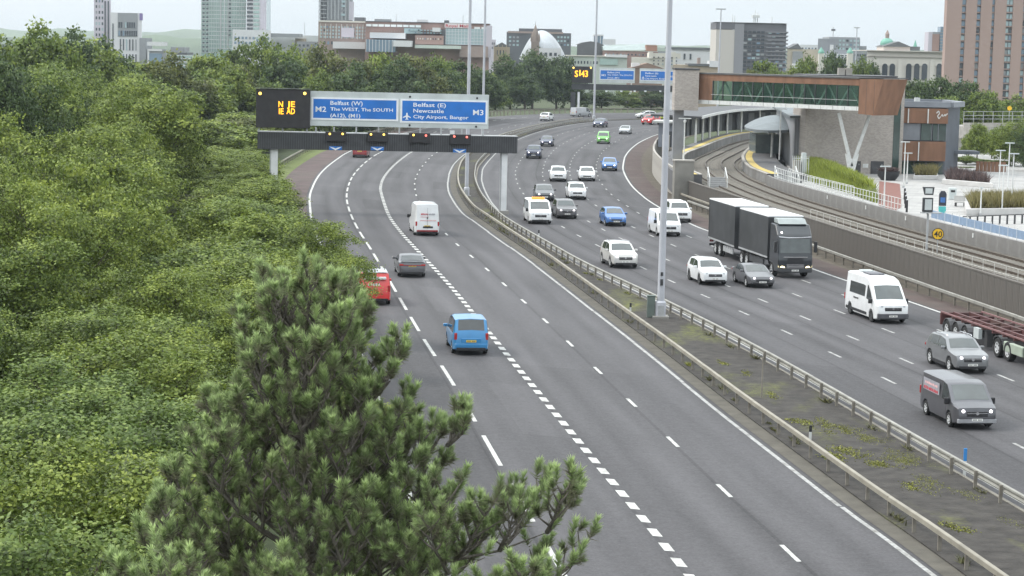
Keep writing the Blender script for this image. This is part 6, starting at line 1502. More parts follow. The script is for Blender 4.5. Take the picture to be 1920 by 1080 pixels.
b = City('low_block', 'low sandy brick yard buildings in front of the white warehouse', 1262, 1346, 122, 560, 14, cSt); b.vol('roof', cRf, 1290, 1330, 119, 124, .5, 10); b.vol('chimney', cBr2, 1308, 1313, 108, 122, .2, 2); b.vol('white_shed', cW_, 1330, 1346, 114, 126, .5, 6); b.grid('window', gB, 1266, 1300, 126, 132, 5, 1, .4, .6)
# office slab
b = City('office_tower', 'dark office slab with a pale blank end wall and roof aerials', 1377, 1475, 44, 620, 18, mat('slab_grey', (.135, .135, .15), .7, .1, .15)); b.vol('pale_end_wall', mat('end_wall_pale', (.50, .47, .44), .85, .06, .2), 1343, 1377.5, 55, 142, .2, 18); b.vol('roof_band', MATS['slab_grey'], 1343, 1377.5, 42.5, 55, .3, 18)
b.grid('window', gB, 1394, 1432, 56, 134, 5, 11, .75, .55, .25); b.grid('window', gB, 1440, 1474, 58, 140, 5, 12, .75, .5, .25); b.bands('spandrel', mat('spandrel', (.19, .19, .205), .7, .1, .2), 1438, 1475, 54, 142, 12, .35, .3); b.vol('service_strip', mat('strip_grey', (.24, .24, .26), .7, .1, .2), 1378, 1392, 44, 142, .35, 1); b.vol('roof_edge', cRf, 1342, 1476, 41, 44.5, .5, 19)
for px, y in ((1376, 27), (1380, 29), (1419, 18), (1416, 24), (1423, 22), (1450, 32)): b.mast(px, y, 43, .16, WRAIL)
b.vol('dish_cluster', WRAIL, 1413, 1426, 28, 33, -2, 5)
mp_ = thing('floodlight_mast', 'slim floodlight mast with T head in front of the pale end wall', 'mast', (A(1347, 145, 440).x, 440, 0)); zt_ = A(1348, 17, 440).z; MB().tube((0, 0, 0), (.1, 0, zt_), .22, .12, 8).build('post', POLE, mp_); MB().beam((-1.0, 0, zt_), (1.1, 0, zt_), .3, .25).build('head', STEEL, mp_)
mp_ = thing('floodlight_mast', 'slim floodlight mast in front of the grey stepped offices', 'mast', (A(1603, 140, 450).x, 450, 0)); zt_ = A(1604, 52, 450).z; MB().tube((0, 0, 0), (.05, 0, zt_), .2, .1, 8).build('post', POLE, mp_); MB().beam((-.6, 0, zt_), (.6, 0, zt_), .3, .2).build('head', STEEL, mp_)
# right of the slab
b = City('office_block', 'grey stepped office block right of the dark slab', 1534, 1613, 73, 760, 24, mat('stepped_grey', (.25, .26, .28), .7, .1, .2)); b.vol('upper_block', cGr, 1556, 1613, 69, 75, -1, 18); b.vol('white_stair', cW_, 1556, 1562, 84, 98, .6, 4); b.grid('window', gL, 1572, 1612, 72, 96, 6, 3, .6, .5); b.vol('roof_cab', cDk, 1562, 1568, 54, 58, -2, 4); b.mast(1565, 50, 70, .15); b.vol('side_step', cGr, 1606, 1626, 86, 104, -2, 14); b.vol('balcony_block', cW_, 1526, 1610, 100, 112, 2, 6); b.grid('window', gB, 1528, 1608, 101, 111, 12, 2, .6, .5, 2.2)
b = City('low_block', 'sandy and slate roofs between the slab and the stepped offices', 1476, 1536, 92, 700, 16, mat('wall_sand', (.45, .40, .32), .85, .1, .3)); MB().prism([(b.x0, b.Y - .3, b.zt), (b.x0 + 5, b.Y - .3, b.zt), (b.x0 + 3.5, b.Y - .3, b.zt + 1.8)], (0, 12, 0)).build('roof', cRf, b.t); b.vol('stone_gable', cGr, 1486, 1504, 96, 120, 1.0, 6); b.vol('brick_low', cBr2, 1510, 1548, 118, 130, 2.0, 6); b.vol('white_low', cW_, 1485, 1512, 119, 128, 2.4, 6)
for px in (1540, 1594): q = A(px, 92, 690); t = thing('copper_turret', 'green copper turret among the roofs, %s' % ('left of the stepped offices' if px < 1560 else 'left of the white arched building'), 'turret', (q.x, 690, 0)); pbox('shaft', cCr, t, -.9, .9, -.9, .9, 0, A(px, 100, 690).z); MB().lathe([(1.1, 0), (1.0, .6), (.1, 2.0)], 10, (0, 0, A(px, 100, 690).z)).build('cupola', cCu, t)
b = City('classical_building', 'white stone building with arched windows and green copper dome', 1626, 1775, 96, 520, 22, cCr)
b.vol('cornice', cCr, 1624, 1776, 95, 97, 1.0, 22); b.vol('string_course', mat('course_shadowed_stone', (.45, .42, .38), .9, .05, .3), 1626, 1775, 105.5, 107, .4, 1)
for px in (1658.5, 1672.5, 1703.5, 1718.5, 1733, 1760.5, 1774):
    (xa, za), (xb, zb) = b.P(px - 4.3, 119), b.P(px + 4.3, 150); cx, r_ = (xa + xb) / 2, (xb - xa) / 2
    w = MB().prism([(xa, b.Y - .3, zb), (xb, b.Y - .3, zb)] + [(cx + r_ * math.cos(a), b.Y - .3, za - r_ + r_ * math.sin(a)) for a in np.linspace(0, math.pi, 9)], (0, .35, 0)).build('arched_window', gB, b.t)
    MB().prism([(xa - .3, b.Y - .2, za - r_), (xb + .3, b.Y - .2, za - r_)] + [(cx + (r_ + .3) * math.cos(a), b.Y - .2, za - r_ + (r_ + .3) * math.sin(a)) for a in np.linspace(0, math.pi, 9)], (0, .15, 0)).build('arch_surround', cCr, w)
b.vol('attic', mat('attic_pink', (.52, .46, .43), .85, .06, .2), 1662, 1712, 87, 96, -4, 14)
(xa, za), (xb, zb) = b.P(1660, 87), b.P(1715, 87); (xm_, zm_) = b.P(1690, 77.5); MB().prism([(xa, b.Y + 3.6, za), (xb, b.Y + 3.6, za), (xm_, b.Y + 3.6, zm_)], (0, 12, 0)).build('pediment', cRf, b.t)
(xd, zd) = b.P(1679, 84); rr = (b.P(1692, 84)[0] - b.P(1666, 84)[0]) / 2
d_ = MB().lathe([(rr, 0), (rr, .25)] + [(rr * math.cos(a), .3 + rr * .85 * math.sin(a)) for a in np.linspace(.1, 1.45, 7)] + [(.01, .3 + rr * .86)], 20, (xd, b.Y + 12, zd)).build('copper_dome', cCu, b.t, smooth=True, sharp=50); MB().lathe([(.5, 0), (.5, .9), (.6, 1.0), (.02, 2.2)], 8, (xd, b.Y + 12, zd + .2 + rr * .85)).build('lantern', cBr2, d_); b.vol('wing', cRf, 1714, 1732, 87, 95, -5, 12)
(xs_, zs_) = b.P(1730, 94); MB().lathe([(.8, 0), (.55, .8), (.03, 2.6)], 8, (xs_, b.Y + 10, zs_)).build('copper_spire', cCu, b.t)
for px in (1642, 1688, 1748): (xa, za) = b.P(px, 112); pbox('pilaster', cCr, b.t, xa - .5, xa + .5, b.Y - .25, b.Y, b.P(px, 152)[1], za)
b = City('slim_tower', 'slim grey and brick towers left of the apartment tower', 1741, 1776, 60, 640, 16, cGr); b.vol('brick_face', cBr, 1748, 1760, 64, 96, .4, 2); b.vol('blue_glass', gBl, 1763, 1776, 50, 96, .6, 4); b.bands('floor_band', cGr, 1763, 1776, 50, 96, 8, .25, .8); b.vol('lilac_edge', cLil, 1741, 1747, 60, 96, .3, 6)
# brick apartment tower: brick frame, recessed window bays
b = City('apartment_tower', 'brick apartment tower with window bays at the right edge', 1776, 1960, -20, 430, 20, mat('bay_dark', (.2, .2, .21), .6, .1, .3))
BRT = mat('tower_brick', (.36, .265, .235), .9, .12, .25)
(xa, _), (xb, _) = b.P(1776, 0), b.P(1793, 0)
bays = [(1776, 1795), (1812, 1823), (1840, 1851), (1866, 1878), (1900, 1909), (1926, 1960)]
for p0, p1 in bays: b.vol('brick_pier', BRT, p0, p1, -20, 186, .6, 2)
for gx0, gx1, c in ((1795, 1812, 3), (1823, 1840, 3), (1851, 1866, 3), (1878, 1900, 4), (1909, 1926, 3)):
    b.grid('window', gBl if gx0 % 2 else gL, gx0, gx1, -16, 184, c, 15, .78, .62, .2); b.bands('spandrel', mat('spandrel_brick', (.33, .25, .225), .9, .1, .3), gx0, gx1, -16, 184, 15, .16, .35)  # lighter pane colours stand in for reflections in the glass
b.vol('brick_base', BRT, 1776, 1960, 184, 205, .7, 3)
# parked vans far beyond the underpass, seen under the far gantry: pale sheds
b = City('shed', 'pair of pale sheds glimpsed under the far gantry', 1170, 1190, 172, 640, 8, cW_); b.vol('shed_roof', cGr, 1192, 1206, 171, 178, 0, 6)
# roofs filling the middle ground
for k, (p0, p1, py, Y_, m) in enumerate(((0, 120, 84, 760, cGr), (905, 930, 74, 840, cLil), (556, 606, 78, 760, cGr), (1232, 1262, 96, 800, cGr), (1500, 1540, 84, 900, cW_), (1600, 1630, 96, 640, cGr))):
    b = City('low_block', ('grey roofline at the far left above the wood', 'pale lilac block behind the sandstone church', 'grey block behind the tree belt beside the brown brick slab', 'grey roof between the market hall and the white warehouse', 'distant white block right of the dark slab', 'grey block left of the white arched building')[k], p0, p1, py, Y_, 14, m); b.grid('window', gB, p0 + 2, p1 - 2, py + 3, py + 20, 6, 2, .5, .5)

# ------------------------------------------------------------------ hills
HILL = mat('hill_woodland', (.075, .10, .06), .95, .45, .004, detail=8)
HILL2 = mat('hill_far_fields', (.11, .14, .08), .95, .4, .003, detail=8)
def hill(name, Y_, prof, m, thick, seed):
    g_ = np.random.default_rng(seed); n = 260; xs = np.linspace(-1800, 1800, n) * Y_ / 3000; vs = []; fs = []
    px_ = 960 + xs / Y_ * FPX; h = np.interp(px_, [p[0] for p in prof], [A(p[0], p[1], Y_).z for p in prof])
    rough = np.convolve(g_.normal(size=n), np.ones(3) / 3, 'same') * Y_ * .0008
    for j, (dy, f) in enumerate(((0, 0), (thick * .3, .6), (thick * .6, .92), (thick, 1.0), (thick * 1.8, .6))):
        for i in range(n): vs.append((xs[i] * (1 + dy / Y_), Y_ + dy, max(-5, h[i] * f + rough[i] * (f > .5))))
    for j in range(4):
        for i in range(n - 1): fs.append((j * n + i, j * n + i + 1, (j + 1) * n + i + 1, (j + 1) * n + i))
    o = MB().add(vs, fs).build(name, m, smooth=True, sharp=80); o['kind'] = 'structure'
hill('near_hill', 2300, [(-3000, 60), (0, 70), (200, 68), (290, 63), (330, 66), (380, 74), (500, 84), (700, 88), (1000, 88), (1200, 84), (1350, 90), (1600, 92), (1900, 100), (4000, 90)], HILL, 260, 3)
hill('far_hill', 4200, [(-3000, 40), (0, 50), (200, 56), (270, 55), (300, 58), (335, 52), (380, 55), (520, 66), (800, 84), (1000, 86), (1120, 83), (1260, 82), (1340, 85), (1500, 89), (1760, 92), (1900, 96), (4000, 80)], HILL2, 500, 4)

# ------------------------------------------------------------------ haze
hz = MB().box(-3600, 3600, -120, 5400, -1.2, 130).build('haze', None); hz['kind'] = 'stuff'
hm = bpy.data.materials.new('haze_air'); hm.use_nodes = True; t_ = hm.node_tree; t_.nodes.clear()
pv = t_.nodes.new('ShaderNodeVolumePrincipled'); pv.inputs['Color'].default_value = (.80, .90, 1.0, 1); pv.inputs['Density'].default_value = .00010; pv.inputs['Anisotropy'].default_value = .2
ou = t_.nodes.new('ShaderNodeOutputMaterial'); t_.links.new(pv.outputs[0], ou.inputs['Volume']); hz.data.materials.append(hm)
tag(hz, 'thin pale haze filling the air over the whole scene', 'haze')
# ================================================================== plaza beside the station
def paving_mat():
    m = bpy.data.materials.new('plaza_paving'); m.use_nodes = True; t = m.node_tree; N = t.nodes; L = t.links; b = N['Principled BSDF']; b.inputs['Roughness'].default_value = .8
    tc = N.new('ShaderNodeTexCoord'); mp = N.new('ShaderNodeMapping'); mp.inputs['Rotation'].default_value = (0, 0, .25); L.new(tc.outputs['Object'], mp.inputs['Vector'])
    br = N.new('ShaderNodeTexBrick'); br.inputs['Color1'].default_value = (.40, .392, .38, 1); br.inputs['Color2'].default_value = (.29, .285, .28, 1); br.inputs['Mortar'].default_value = (.2, .195, .19, 1)
    br.inputs['Scale'].default_value = .8; br.inputs['Mortar Size'].default_value = .015; br.inputs['Brick Width'].default_value = 1.6; br.inputs['Row Height'].default_value = .7; L.new(mp.outputs['Vector'], br.inputs['Vector'])
    n = N.new('ShaderNodeTexNoise'); n.inputs['Scale'].default_value = .35; n.inputs['Detail'].default_value = 6; L.new(tc.outputs['Object'], n.inputs['Vector'])
    q = N.new('ShaderNodeMapRange'); q.inputs[3].default_value = .75; q.inputs[4].default_value = 1.15; L.new(n.outputs['Fac'], q.inputs[0])
    x = N.new('ShaderNodeMix'); x.data_type = 'RGBA'; x.blend_type = 'MULTIPLY'; x.inputs[0].default_value = 1; L.new(br.outputs['Color'], x.inputs[6]); L.new(q.outputs[0], x.inputs[7]); L.new(x.outputs[2], b.inputs['Base Color'])
    return m
fwp = FW.off(.12); pts = [(p.x, p.y) for p in fwp.p if 64 < p.y < 215][::6]
pts += [(30.0, 216), (31, 222), (31.5, 236), (34, 262), (39, 290), (47, 312), (60, 345), (140, 345), (140, 64)]
tag(MB().prism([(x, y, .0) for x, y in pts], (0, 0, ZP)).build('plaza_pavement', paving_mat()), kind='structure')
GRS = leaf_mat('ornamental_grass', (.24, .29, .05), (.44, .48, .09), .4); GRS2 = leaf_mat('dry_grass', (.2, .18, .07), (.32, .27, .12), .3)
PURP = leaf_mat('planter_purple', (.10, .07, .07), (.2, .13, .11), .2)
def blades(name, poly, n, h, m, zf, seed, spread=.25, wd=.03):
    g = np.random.default_rng(seed); P = np.array(poly); lo, hi = P.min(0), P.max(0); out = []
    while len(out) < n:
        q = lo + (hi - lo) * g.random((n, 2)); ins = np.zeros(n, bool); j = len(P) - 1
        for i in range(len(P)):
            c = ((P[i, 1] > q[:, 1]) != (P[j, 1] > q[:, 1])) & (q[:, 0] < (P[j, 0] - P[i, 0]) * (q[:, 1] - P[i, 1]) / (P[j, 1] - P[i, 1] + 1e-12) + P[i, 0]); ins ^= c; j = i
        out += list(q[ins])
    q = np.array(out[:n]); z = np.array([zf(x, y) for x, y in q])
    cl_ = g.normal(size=(n, 2)) * spread; hh = h * g.uniform(.5, 1.15, n)
    a = g.uniform(0, 6.28, n); w = np.stack([np.cos(a), np.sin(a)], 1) * wd
    b0 = np.column_stack([q - w, z]); b1 = np.column_stack([q + w, z]); tp = np.column_stack([q + cl_ * hh[:, None], z + hh])
    V = np.stack([b0, b1, tp], 1).reshape(-1, 3)
    return fast_mesh(name, V, np.arange(3 * n).reshape(-1, 3), m, np.clip(g.normal(.5, .22, n), 0, 1))
# planted bank in front of the brick core
fr = [G(px, py, ZP) for px, py in ((1497, 334), (1530, 345), (1560, 354), (1600, 366), (1643, 381))]
bk = [G(px, py, 3.6) for px, py in ((1497, 292), (1535, 298), (1565, 305), (1600, 322), (1643, 344))]
bank = MB(); vs = [(p.x, p.y, ZP - .05) for p in fr] + [(p.x, p.y + .0, 3.2) for p in bk] + [(p.x, p.y + .3, ZP - .05) for p in bk]
fs = [(i, i + 1, 6 + i, 5 + i) for i in range(4)] + [(5 + i, 6 + i, 11 + i, 10 + i) for i in range(4)] + [(0, 5, 10), (4, 14, 9)]
bank.add(vs, fs); bo = bank.build('planted_bank', mat('bank_soil', (.09, .11, .03), .95, .3, 2)); tag(bo, 'sloping bank of tall yellow green grass in front of the brick core', 'bank')
def zbank(x, y):
    best = 0
    for i in range(4):
        a, b, c, d = fr[i], fr[i + 1], bk[i + 1], bk[i]
        f0 = (y - a.y) / (d.y - a.y + 1e-9); best = f0 if i == 0 else best
    ys0 = np.interp(x, [p.x for p in fr], [p.y for p in fr]); ys1 = np.interp(x, sorted(p.x for p in bk), [p.y for p in sorted(bk, key=lambda p: p.x)])
    f = min(1, max(0, (y - ys0) / (ys1 - ys0 + 1e-9))); return ZP - .05 + 1.2 * f
tag(put('tall_grass', blades('tall_grass', [(p.x, p.y) for p in fr] + [(p.x, p.y) for p in bk[::-1]], 26000, .75, GRS, zbank, 3, .35, .045)), 'tall yellow green grass growing on the bank', 'grass', kind='stuff')
RP = mat('red_paving', (.19, .085, .07), .85, .15, 3, dirt=.15)
tag(MB().prism([tuple(G(px, py, ZP + .004)) for px, py in ((1649, 340), (1687, 345), (1691, 388), (1676, 397), (1646, 384))], (0, 0, .02)).build('red_paved_path', RP), kind='structure')
railing('railing', 'white railing along the ramp above the plaza parapet', FW.off(.35), 168, 213, 2.75, 1.05, .9, WRAIL, (1.0, .55, .12), r=.028)
railing('railing', 'white upper railing beside the planted bank', FW.off(2.2), 188, 216, 2.0, 1.5, 1.2, WRAIL, (1.0, .5), r=.03)
gt_ = thing('equipment_cage', 'pale palisade cage with white cabinets at the far platform end', 'cage', (29.6, 221, 2.0), .1)
for k in range(9): MB().box(k * .22, k * .22 + .05, -.03, .03, 0, 2.6).build('pale', WRAIL, gt_)
MB().box(.3, 1.0, .3, .9, 0, 2.1).build('cabinet', PALEC, gt_); MB().box(1.15, 1.6, .4, .9, 0, 2.9).build('cabinet', SIGNGREY, gt_); MB().box(0, 1.8, -.04, .04, 2.3, 2.36).build('rail', WRAIL, gt_)
# signals, speed sign
sp = G(1737, 470, 1.72); sg_ = thing('railway_signal', 'railway signal on a grey post, seen from behind, beside the yellow speed sign', 'signal', (sp.x, sp.y, 1.7), .1)
MB().tube((0, 0, 0), (0, 0, 2.6), .09, .08, 8).build('post', STEEL, sg_); hd = MB().box(-.42, .30, -.12, .12, 2.75, 3.75).build('signal_head', DGREY, sg_, bevel=.02); MB().box(-.3, .2, -.14, -.122, 2.9, 3.65).build('back_plate', SIGNGREY, hd)
h2 = MB().prism([(-.45, -.12, 4.5), (.35, -.12, 4.5), (.28, -.12, 3.95), (-.3, -.12, 3.95)], (0, .24, 0)).build('indicator_box', DGREY, sg_); MB().box(-.3, .2, -.14, -.122, 4.05, 4.42).build('back_plate', SIGNGREY, h2); MB().beam((0, 0, 2.5), (-.1, 0, 2.8), .12, .1).build('bracket', STEEL, sg_); MB().box(-.5, .9, -.25, .25, 2.66, 2.74).build('platform', STEEL, sg_)
sp = G(1757, 476, 1.72); ss = thing('speed_sign', 'round yellow speed sign reading 40 beside the tracks', 'sign', (sp.x, sp.y, 1.7), .0)
MB().tube((0, .03, 0), (0, .03, 1.4), .035, .035, 6).build('post', STEEL, ss); YS = mat('sign_yellow', (.75, .45, .02), .5, .08, 3)
MB().lathe([(.42, .0), (.42, .03)], 12, (0, 0, 1.4), 'y').build('black_rim', DARK, ss); fcz = MB().lathe([(.37, -.012), (.37, -.003)], 12, (0, 0, 1.4), 'y').build('yellow_disc', YS, ss)
put('numerals', text_mesh('numerals', '40', DARK, .58, .42), fcz, (-.29, -.02, 1.19))
# plaza lamp posts
for px, yt, yb, lb in ((1694, 266, 352, 'left one of two white lamp posts by the brick core'), (1700, 287, 345, 'right one of two white lamp posts by the brick core'), (1872, 282, 372, 'leftmost lamp post of the plaza cluster at right'), (1889, 268, 362, 'tallest lamp post of the plaza cluster at right'), (1896, 288, 395, 'nearest lamp post of the plaza cluster at right'), (1878, 310, 402, 'shortest lamp post of the plaza cluster at right'), (1838, 352, 404, 'slim lamp post rising from the grass planter'), (1657, 312, 390, 'white post with T head beside the red path')):
    b_ = G(px, yb, ZP); h = A(px, yt, b_.y).z - ZP
    t = thing('plaza_lamp', lb, 'lamp post', (b_.x, b_.y, ZP), group='white plaza lamp posts')
    MB().tube((0, 0, 0), (0, 0, h), .07, .05, 8).build('post', WRAIL, t); MB().cbox((.0, 0, h), (.9 if yt != 352 else .3, .22, .09)).build('lamp_head', SIGNGREY, t); MB().cbox((0, 0, .1), (.22, .22, .2)).build('base', STEEL, t)
# flyover-like rail mast poles by the platforms
for px, yt, yb, Y_, lb in ((1461, 204, 300, 246, 'slim white mast with a cross head in front of the lens canopy'), (1281, 222, 330, 225, 'thin pale mast at the end of the near platform')):
    b_ = A(px, yb, Y_); h = A(px, yt, Y_).z - b_.z; t = thing('platform_mast', lb, 'mast', (b_.x, b_.y, b_.z)); MB().tube((0, 0, 0), (0, 0, h), .08, .05, 8).build('post', WRAIL, t)
    MB().beam((-.7, 0, h), (.7, 0, h), .1, .1).build('cross_arm', WRAIL, t)
# planters
PLW = mat('planter_white_stone', (.5, .49, .48), .7, .08, 1.5, dirt=.08); SOILD = mat('planter_soil', (.05, .04, .03), .95, .3, 4)
def planter(label, corners, h, m, n, bh, seed, gm=None):
    c = [G(px, py, ZP) for px, py in corners]; t = thing('planter', label, 'planter')
    MB().prism([(p.x, p.y, ZP) for p in c], (0, 0, h)).build('planter_wall', m, t, bevel=.03)
    cen = sum((Vector((p.x, p.y)) for p in c), Vector((0, 0))) / len(c); ins = [cen + (Vector((p.x, p.y)) - cen) * .86 for p in c]
    MB().prism([(p.x, p.y, ZP + h + .003) for p in ins], (0, 0, .03)).build('soil', SOILD, t)
    tag(put('planting', blades('planting', [(p.x, p.y) for p in ins], n, bh, gm or GRS2, lambda x, y: ZP + h, seed, .4, .05), t), kind='stuff')
planter('white stone planter with dry grasses in front of the slate office', ((1712, 337), (1759, 337), (1756, 328), (1716, 329)), .45, PLW, 1500, 1.0, 4)
planter('long white stone planter wall with purple plants in the plaza', ((1766, 345), (1862, 353), (1846, 343), (1782, 331)), .5, PLW, 2600, .9, 5, PURP)
planter('large white planter full of pale ornamental grass at right', ((1811, 404), (1935, 402), (1935, 388), (1808, 389)), .55, PLW, 4200, 1.2, 6)
b_ = G(1665, 338, ZP); t = thing('bowl_planter', 'round black bowl planter with flowers by the brick core', 'planter', (b_.x, b_.y, ZP))
MB().lathe([(.75, 0), (1.15, .5), (1.25, 1.0), (1.1, 1.0), (1.05, .9)], 20).build('bowl', DARK, t, smooth=True); tag(put('flowers', blades('flowers', [(math.cos(a) * .95, math.sin(a) * .95) for a in np.linspace(0, 6.1, 12)], 900, .55, PURP, lambda x, y: .9, 7, .5, .06), t), kind='stuff')
b_ = G(1766, 406, ZP); t = thing('totem_sign', 'tall black and turquoise totem sign on the plaza', 'sign', (b_.x, b_.y, ZP)); h = A(1766, 358, b_.y).z - ZP
MB().prism([(-.3, -.1, h * .42), (.3, -.1, h * .42), (.3, -.1, h - .25), (.15, -.1, h), (-.15, -.1, h), (-.3, -.1, h - .25)], (0, .2, 0)).build('upper_panel', mat('totem_black', (.03, .035, .05), .4, .1, 3), t); MB().box(-.3, .3, -.1, .1, 0, h * .4).build('lower_panel', mat('totem_turquoise', (.08, .42, .42), .4, .1, 3), t); MB().box(-.2, .2, -.104, -.101, h * .55, h * .75).build('map_panel', mat('totem_blue', (.05, .15, .4), .4, .2, 6), t)
# cycle stands and low fence at the right edge
cs = thing('cycle_rack', 'row of dark cycle hoops behind the blue grey fence at right', 'cycle rack')
for k in range(9):
    p = G(1812 + k * 14, 424 - k * .6, ZP); MB().pipe([(p.x - .3, p.y, ZP), (p.x - .3, p.y, ZP + .75), (p.x + .3, p.y + .3, ZP + .75), (p.x + .3, p.y + .3, ZP)], .04, 6).build('hoop', DGREY, cs)
BLUEF = mat('blue_grey_fence', (.22, .30, .42), .5, .12, 3); bf = thing('mesh_fence', 'blue grey panel fence behind the parapet at the right edge', 'fence')
cF = FW.off(1.0); s = cF.sY(122); 
while s < cF.sY(163):
    p, t_ = cF.at(s); MB().box(-.78, .78, -.02, .02, 2.75, 3.35).build('fence_panel', BLUEF, bf, (p.x, p.y, 0), (0, 0, math.atan2(t_.y, t_.x))); MB().tube((0, 0, 2.0), (0, 0, 3.5), .035, .035, 6).build('post', WRAIL, bf, (p.x - t_.x * .8, p.y - t_.y * .8, 0)); s += 1.6
tb = thing('timber_bench_screen', 'low rusty timber screen at the back of the plaza', 'screen', tuple(G(1858, 322, ZP)), 0)
for k in range(8): MB().box(k * .45 - 1.8, k * .45 - 1.42, -.1, .1, 0, 1.2).build('plank', CORT, tb)
for px, py, lb in ((1800, 387, 'white bench left end of the grass planter'), (1785, 374, 'small grey litter bin in the middle of the plaza')):
    b_ = G(px, py, ZP); t = thing('bench' if 'bench' in lb else 'litter_bin', lb, 'bench' if 'bench' in lb else 'bin', (b_.x, b_.y, ZP))
    if 'bench' in lb: MB().box(-.5, .5, -.3, .3, .35, .45).build('seat', PLW, t); MB().box(-.5, .5, .25, .33, .45, .95).build('backrest', PLW, t); MB().box(-.45, -.35, -.25, .25, 0, .35).build('leg', DARK, t); MB().box(.35, .45, -.25, .25, 0, .35).build('leg', DARK, t)
    else: MB().box(-.35, .35, -.3, .3, 0, 1.1).build('bin_body', SIGNGREY, t, bevel=.03); MB().box(-.2, .2, -.31, -.302, .7, .9).build('slot', DARK, t)
for k, (px, py) in enumerate(((1697, 372), (1698, 380), (1700, 388), (1696, 364))):
    b_ = G(px, py + 10, ZP); t = thing('bollard', ('farthest', 'second', 'nearest', 'topmost')[k] + ' dark bollard beside the red path', 'bollard', (b_.x, b_.y, ZP), group='dark bollards'); MB().tube((0, 0, 0), (0, 0, 1.05), .1, .09, 8).build('post', DARK, t); MB().tube((0, 0, 1.05), (0, 0, 1.12), .11, .05, 8).build('cap', STEEL, t)
# viaduct at right
vd = thing('concrete_viaduct', 'concrete viaduct with railing crossing behind the plaza at right', 'viaduct')
v0, v1 = A(1793, 250, 300), A(1960, 232, 310)
za = A(1860, 240, 305).z
MB().beam((v0.x, v0.y, za - .6), (v1.x + 30, v1.y + 6, za - .2), 9.0, 1.9).build('deck', CONC, vd)
dir_ = (Vector((v1.x + 30, v1.y + 6)) - Vector((v0.x, v0.y))); nn_ = int(dir_.length / 1.6); dir_.normalize()
MB().beam((v0.x, v0.y - 4.5, za + .6), (v1.x + 30, v1.y + 1.5, za + 1.0), .25, .7).build('parapet', PALEC, vd)
for k in range(nn_): MB().tube((v0.x + dir_.x * 1.6 * k, v0.y - 4.5 + dir_.y * 1.6 * k, za + .9), (v0.x + dir_.x * 1.6 * k, v0.y - 4.5 + dir_.y * 1.6 * k, za + 2.6 + .3 * k / nn_), .04, .04, 5).build('railing_post', STEEL, vd)
for f in (1.5, 2.0, 2.55): MB().beam((v0.x, v0.y - 4.5, za + f), (v1.x + 30, v1.y + 1.5, za + f + .4), .05, .06).build('railing_bar', STEEL, vd)
for px in (1798, 1850, 1905): p = A(px, 260, 300); MB().box(p.x - .8, p.x + .8, 298, 303, 1.9, za - 1.3).build('pier', CONC, vd)
b_ = A(1893, 203, 296); t = thing('round_sign', 'small round yellow sign on the viaduct railing', 'sign', (b_.x, b_.y, b_.z)); MB().lathe([(.33, 0), (.33, .03)], 14, axis='y').build('disc', YS, t); MB().tube((0, .05, -2.4), (0, .05, .1), .04, .04, 6).build('post', STEEL, t)
# small shrub masses along the foot of the viaduct
for px, ty, Y_, rp in ((1812, 292, 262, 22), (1842, 298, 264, 22), (1872, 300, 262, 20), (1808, 312, 255, 16)):
    p = A(px, ty, Y_); tree(p.x, Y_, p.z - 1.9, rp * Y_ / FPX, 1, 'low green shrub at the foot of the viaduct piers', 'far', 1.9, 'shrubs below the viaduct', name='shrub')
# marker posts in the reserve
for px, py, top, col, lb in ((1519, 824, 797, DARK, 'black and white marker post in the mossy reserve'), (1808, 893, 840, mat('marker_blue', (.03, .2, .5), .5, .1, 5), 'blue topped marker post at the right edge of the reserve'), (1182, 585, 568, DARK, 'small dark marker post near the lamp column base'), (1010, 445, 431, DARK, 'small dark marker post in the narrow reserve')):
    b_ = G(px, py, .06); h = A(px, top, b_.y).z - .06; t = thing('marker_post', lb, 'marker post', (b_.x, b_.y, .05))
    MB().box(-.05, .05, -.03, .03, 0, h * .55).build('post', WRAIL, t); MB().box(-.055, .055, -.032, .032, h * .553, h).build('post_top', col, t)
b_ = G(1428, 745, .06); t = thing('slim_post', 'slim bare steel post standing in the reserve', 'post', (b_.x, b_.y, .05)); MB().tube((0, 0, 0), (0, 0, 1.75), .035, .03, 8).build('shaft', POST, t); MB().tube((0, 0, 1.75), (0, 0, 1.8), .045, .045, 8).build('cap', POST, t)

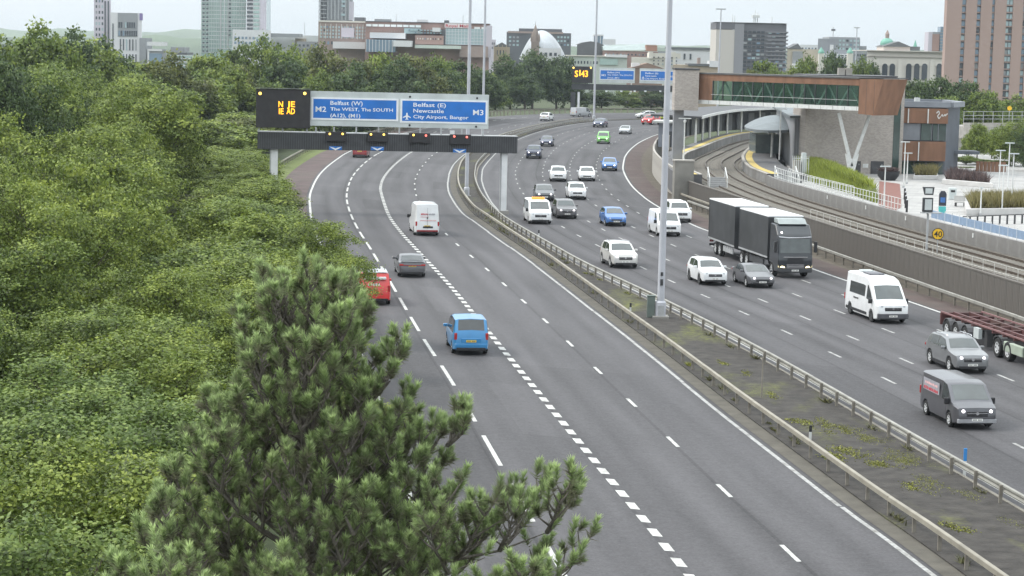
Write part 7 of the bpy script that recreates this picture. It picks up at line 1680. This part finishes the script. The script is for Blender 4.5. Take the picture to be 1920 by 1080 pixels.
# moss and weeds in the reserve: low real tufts in ragged streaks
mossm = leaf_mat('moss_tufts', (.17, .18, .03), (.34, .34, .06), .15); WEED = leaf_mat('dry_weeds', (.10, .10, .04), (.2, .19, .08), .2)
mr_ = random.Random(4); parts_ = []
def patch(cx, cy, L, Wd, ang, n, h, m, seed, nm='moss'):
    g = np.random.default_rng(seed); cl = g.normal(size=(9, 2)) * .55; pk = g.integers(0, 9, n)
    q = cl[pk] + g.normal(size=(n, 2)) * np.array([.30, .30]); q = q * np.array([L, Wd]); c_, s__ = math.cos(ang), math.sin(ang)
    q = np.column_stack([cx + q[:, 0] * c_ - q[:, 1] * s__, cy + q[:, 0] * s__ + q[:, 1] * c_]); z = np.full(n, .07)
    hh = h * g.uniform(.4, 1.2, n); a = g.uniform(0, 6.28, n); w = np.stack([np.cos(a), np.sin(a)], 1) * .035; ln = g.normal(size=(n, 2)) * 1.0
    V = np.stack([np.column_stack([q - w, z]), np.column_stack([q + w, z]), np.column_stack([q + ln * hh[:, None], z + hh])], 1).reshape(-1, 3)
    return put(nm, fast_mesh(nm, V, np.arange(3 * n).reshape(-1, 3), m, np.clip(g.normal(.45, .25, n), 0, 1)))
sd_ = 20
mr0 = tag(empty('reserve_moss'), 'bright yellow green moss tufts in streaks on the dark reserve', 'moss', kind='stuff')
for px, py, L, Wd, n in ((1565, 800, .8, .25, 420), (1605, 815, .9, .22, 500), (1645, 826, .8, .22, 420), (1690, 858, .9, .35, 650), (1712, 868, .7, .3, 480), (1600, 850, .7, .3, 300), (1500, 792, .6, .2, 180), (1560, 858, .6, .25, 220), (1640, 870, .6, .3, 240), (1755, 905, .7, .25, 260), (1820, 932, .7, .2, 260), (1720, 915, .5, .3, 150), (1400, 700, .5, .15, 110), (1355, 682, .5, .15, 90), (1450, 742, .5, .15, 110), (1790, 990, .5, .2, 120), (1905, 980, .5, .2, 150)):
    q = G(px, py, .07); sd_ += 1; o = patch(q.x, q.y, L * 1.5, Wd * 1.9, mr_.uniform(1.5, 1.9), int(n * 2.2), .04, mossm, sd_); o.parent = mr0; o['kind'] = 'stuff'
wd0 = tag(empty('reserve_weeds'), 'sparse dry weeds along the foot of the reserve barriers', 'weeds', kind='stuff')
for k in range(46):
    cv_, of_ = (BL, .12) if k % 2 else (BR, -.2); Yk = mr_.uniform(56, 190); s_k = cv_.sY(Yk); p, t_ = cv_.at(s_k); sd_ += 1
    o = patch(p.x + t_.y * of_ + mr_.uniform(-.15, .15), p.y, mr_.uniform(.2, .7), .08, math.atan2(t_.y, t_.x), mr_.randrange(20, 70), mr_.uniform(.1, .28), WEED if mr_.random() < .7 else mossm, sd_, 'weed_tuft'); o.parent = wd0; o['kind'] = 'stuff'
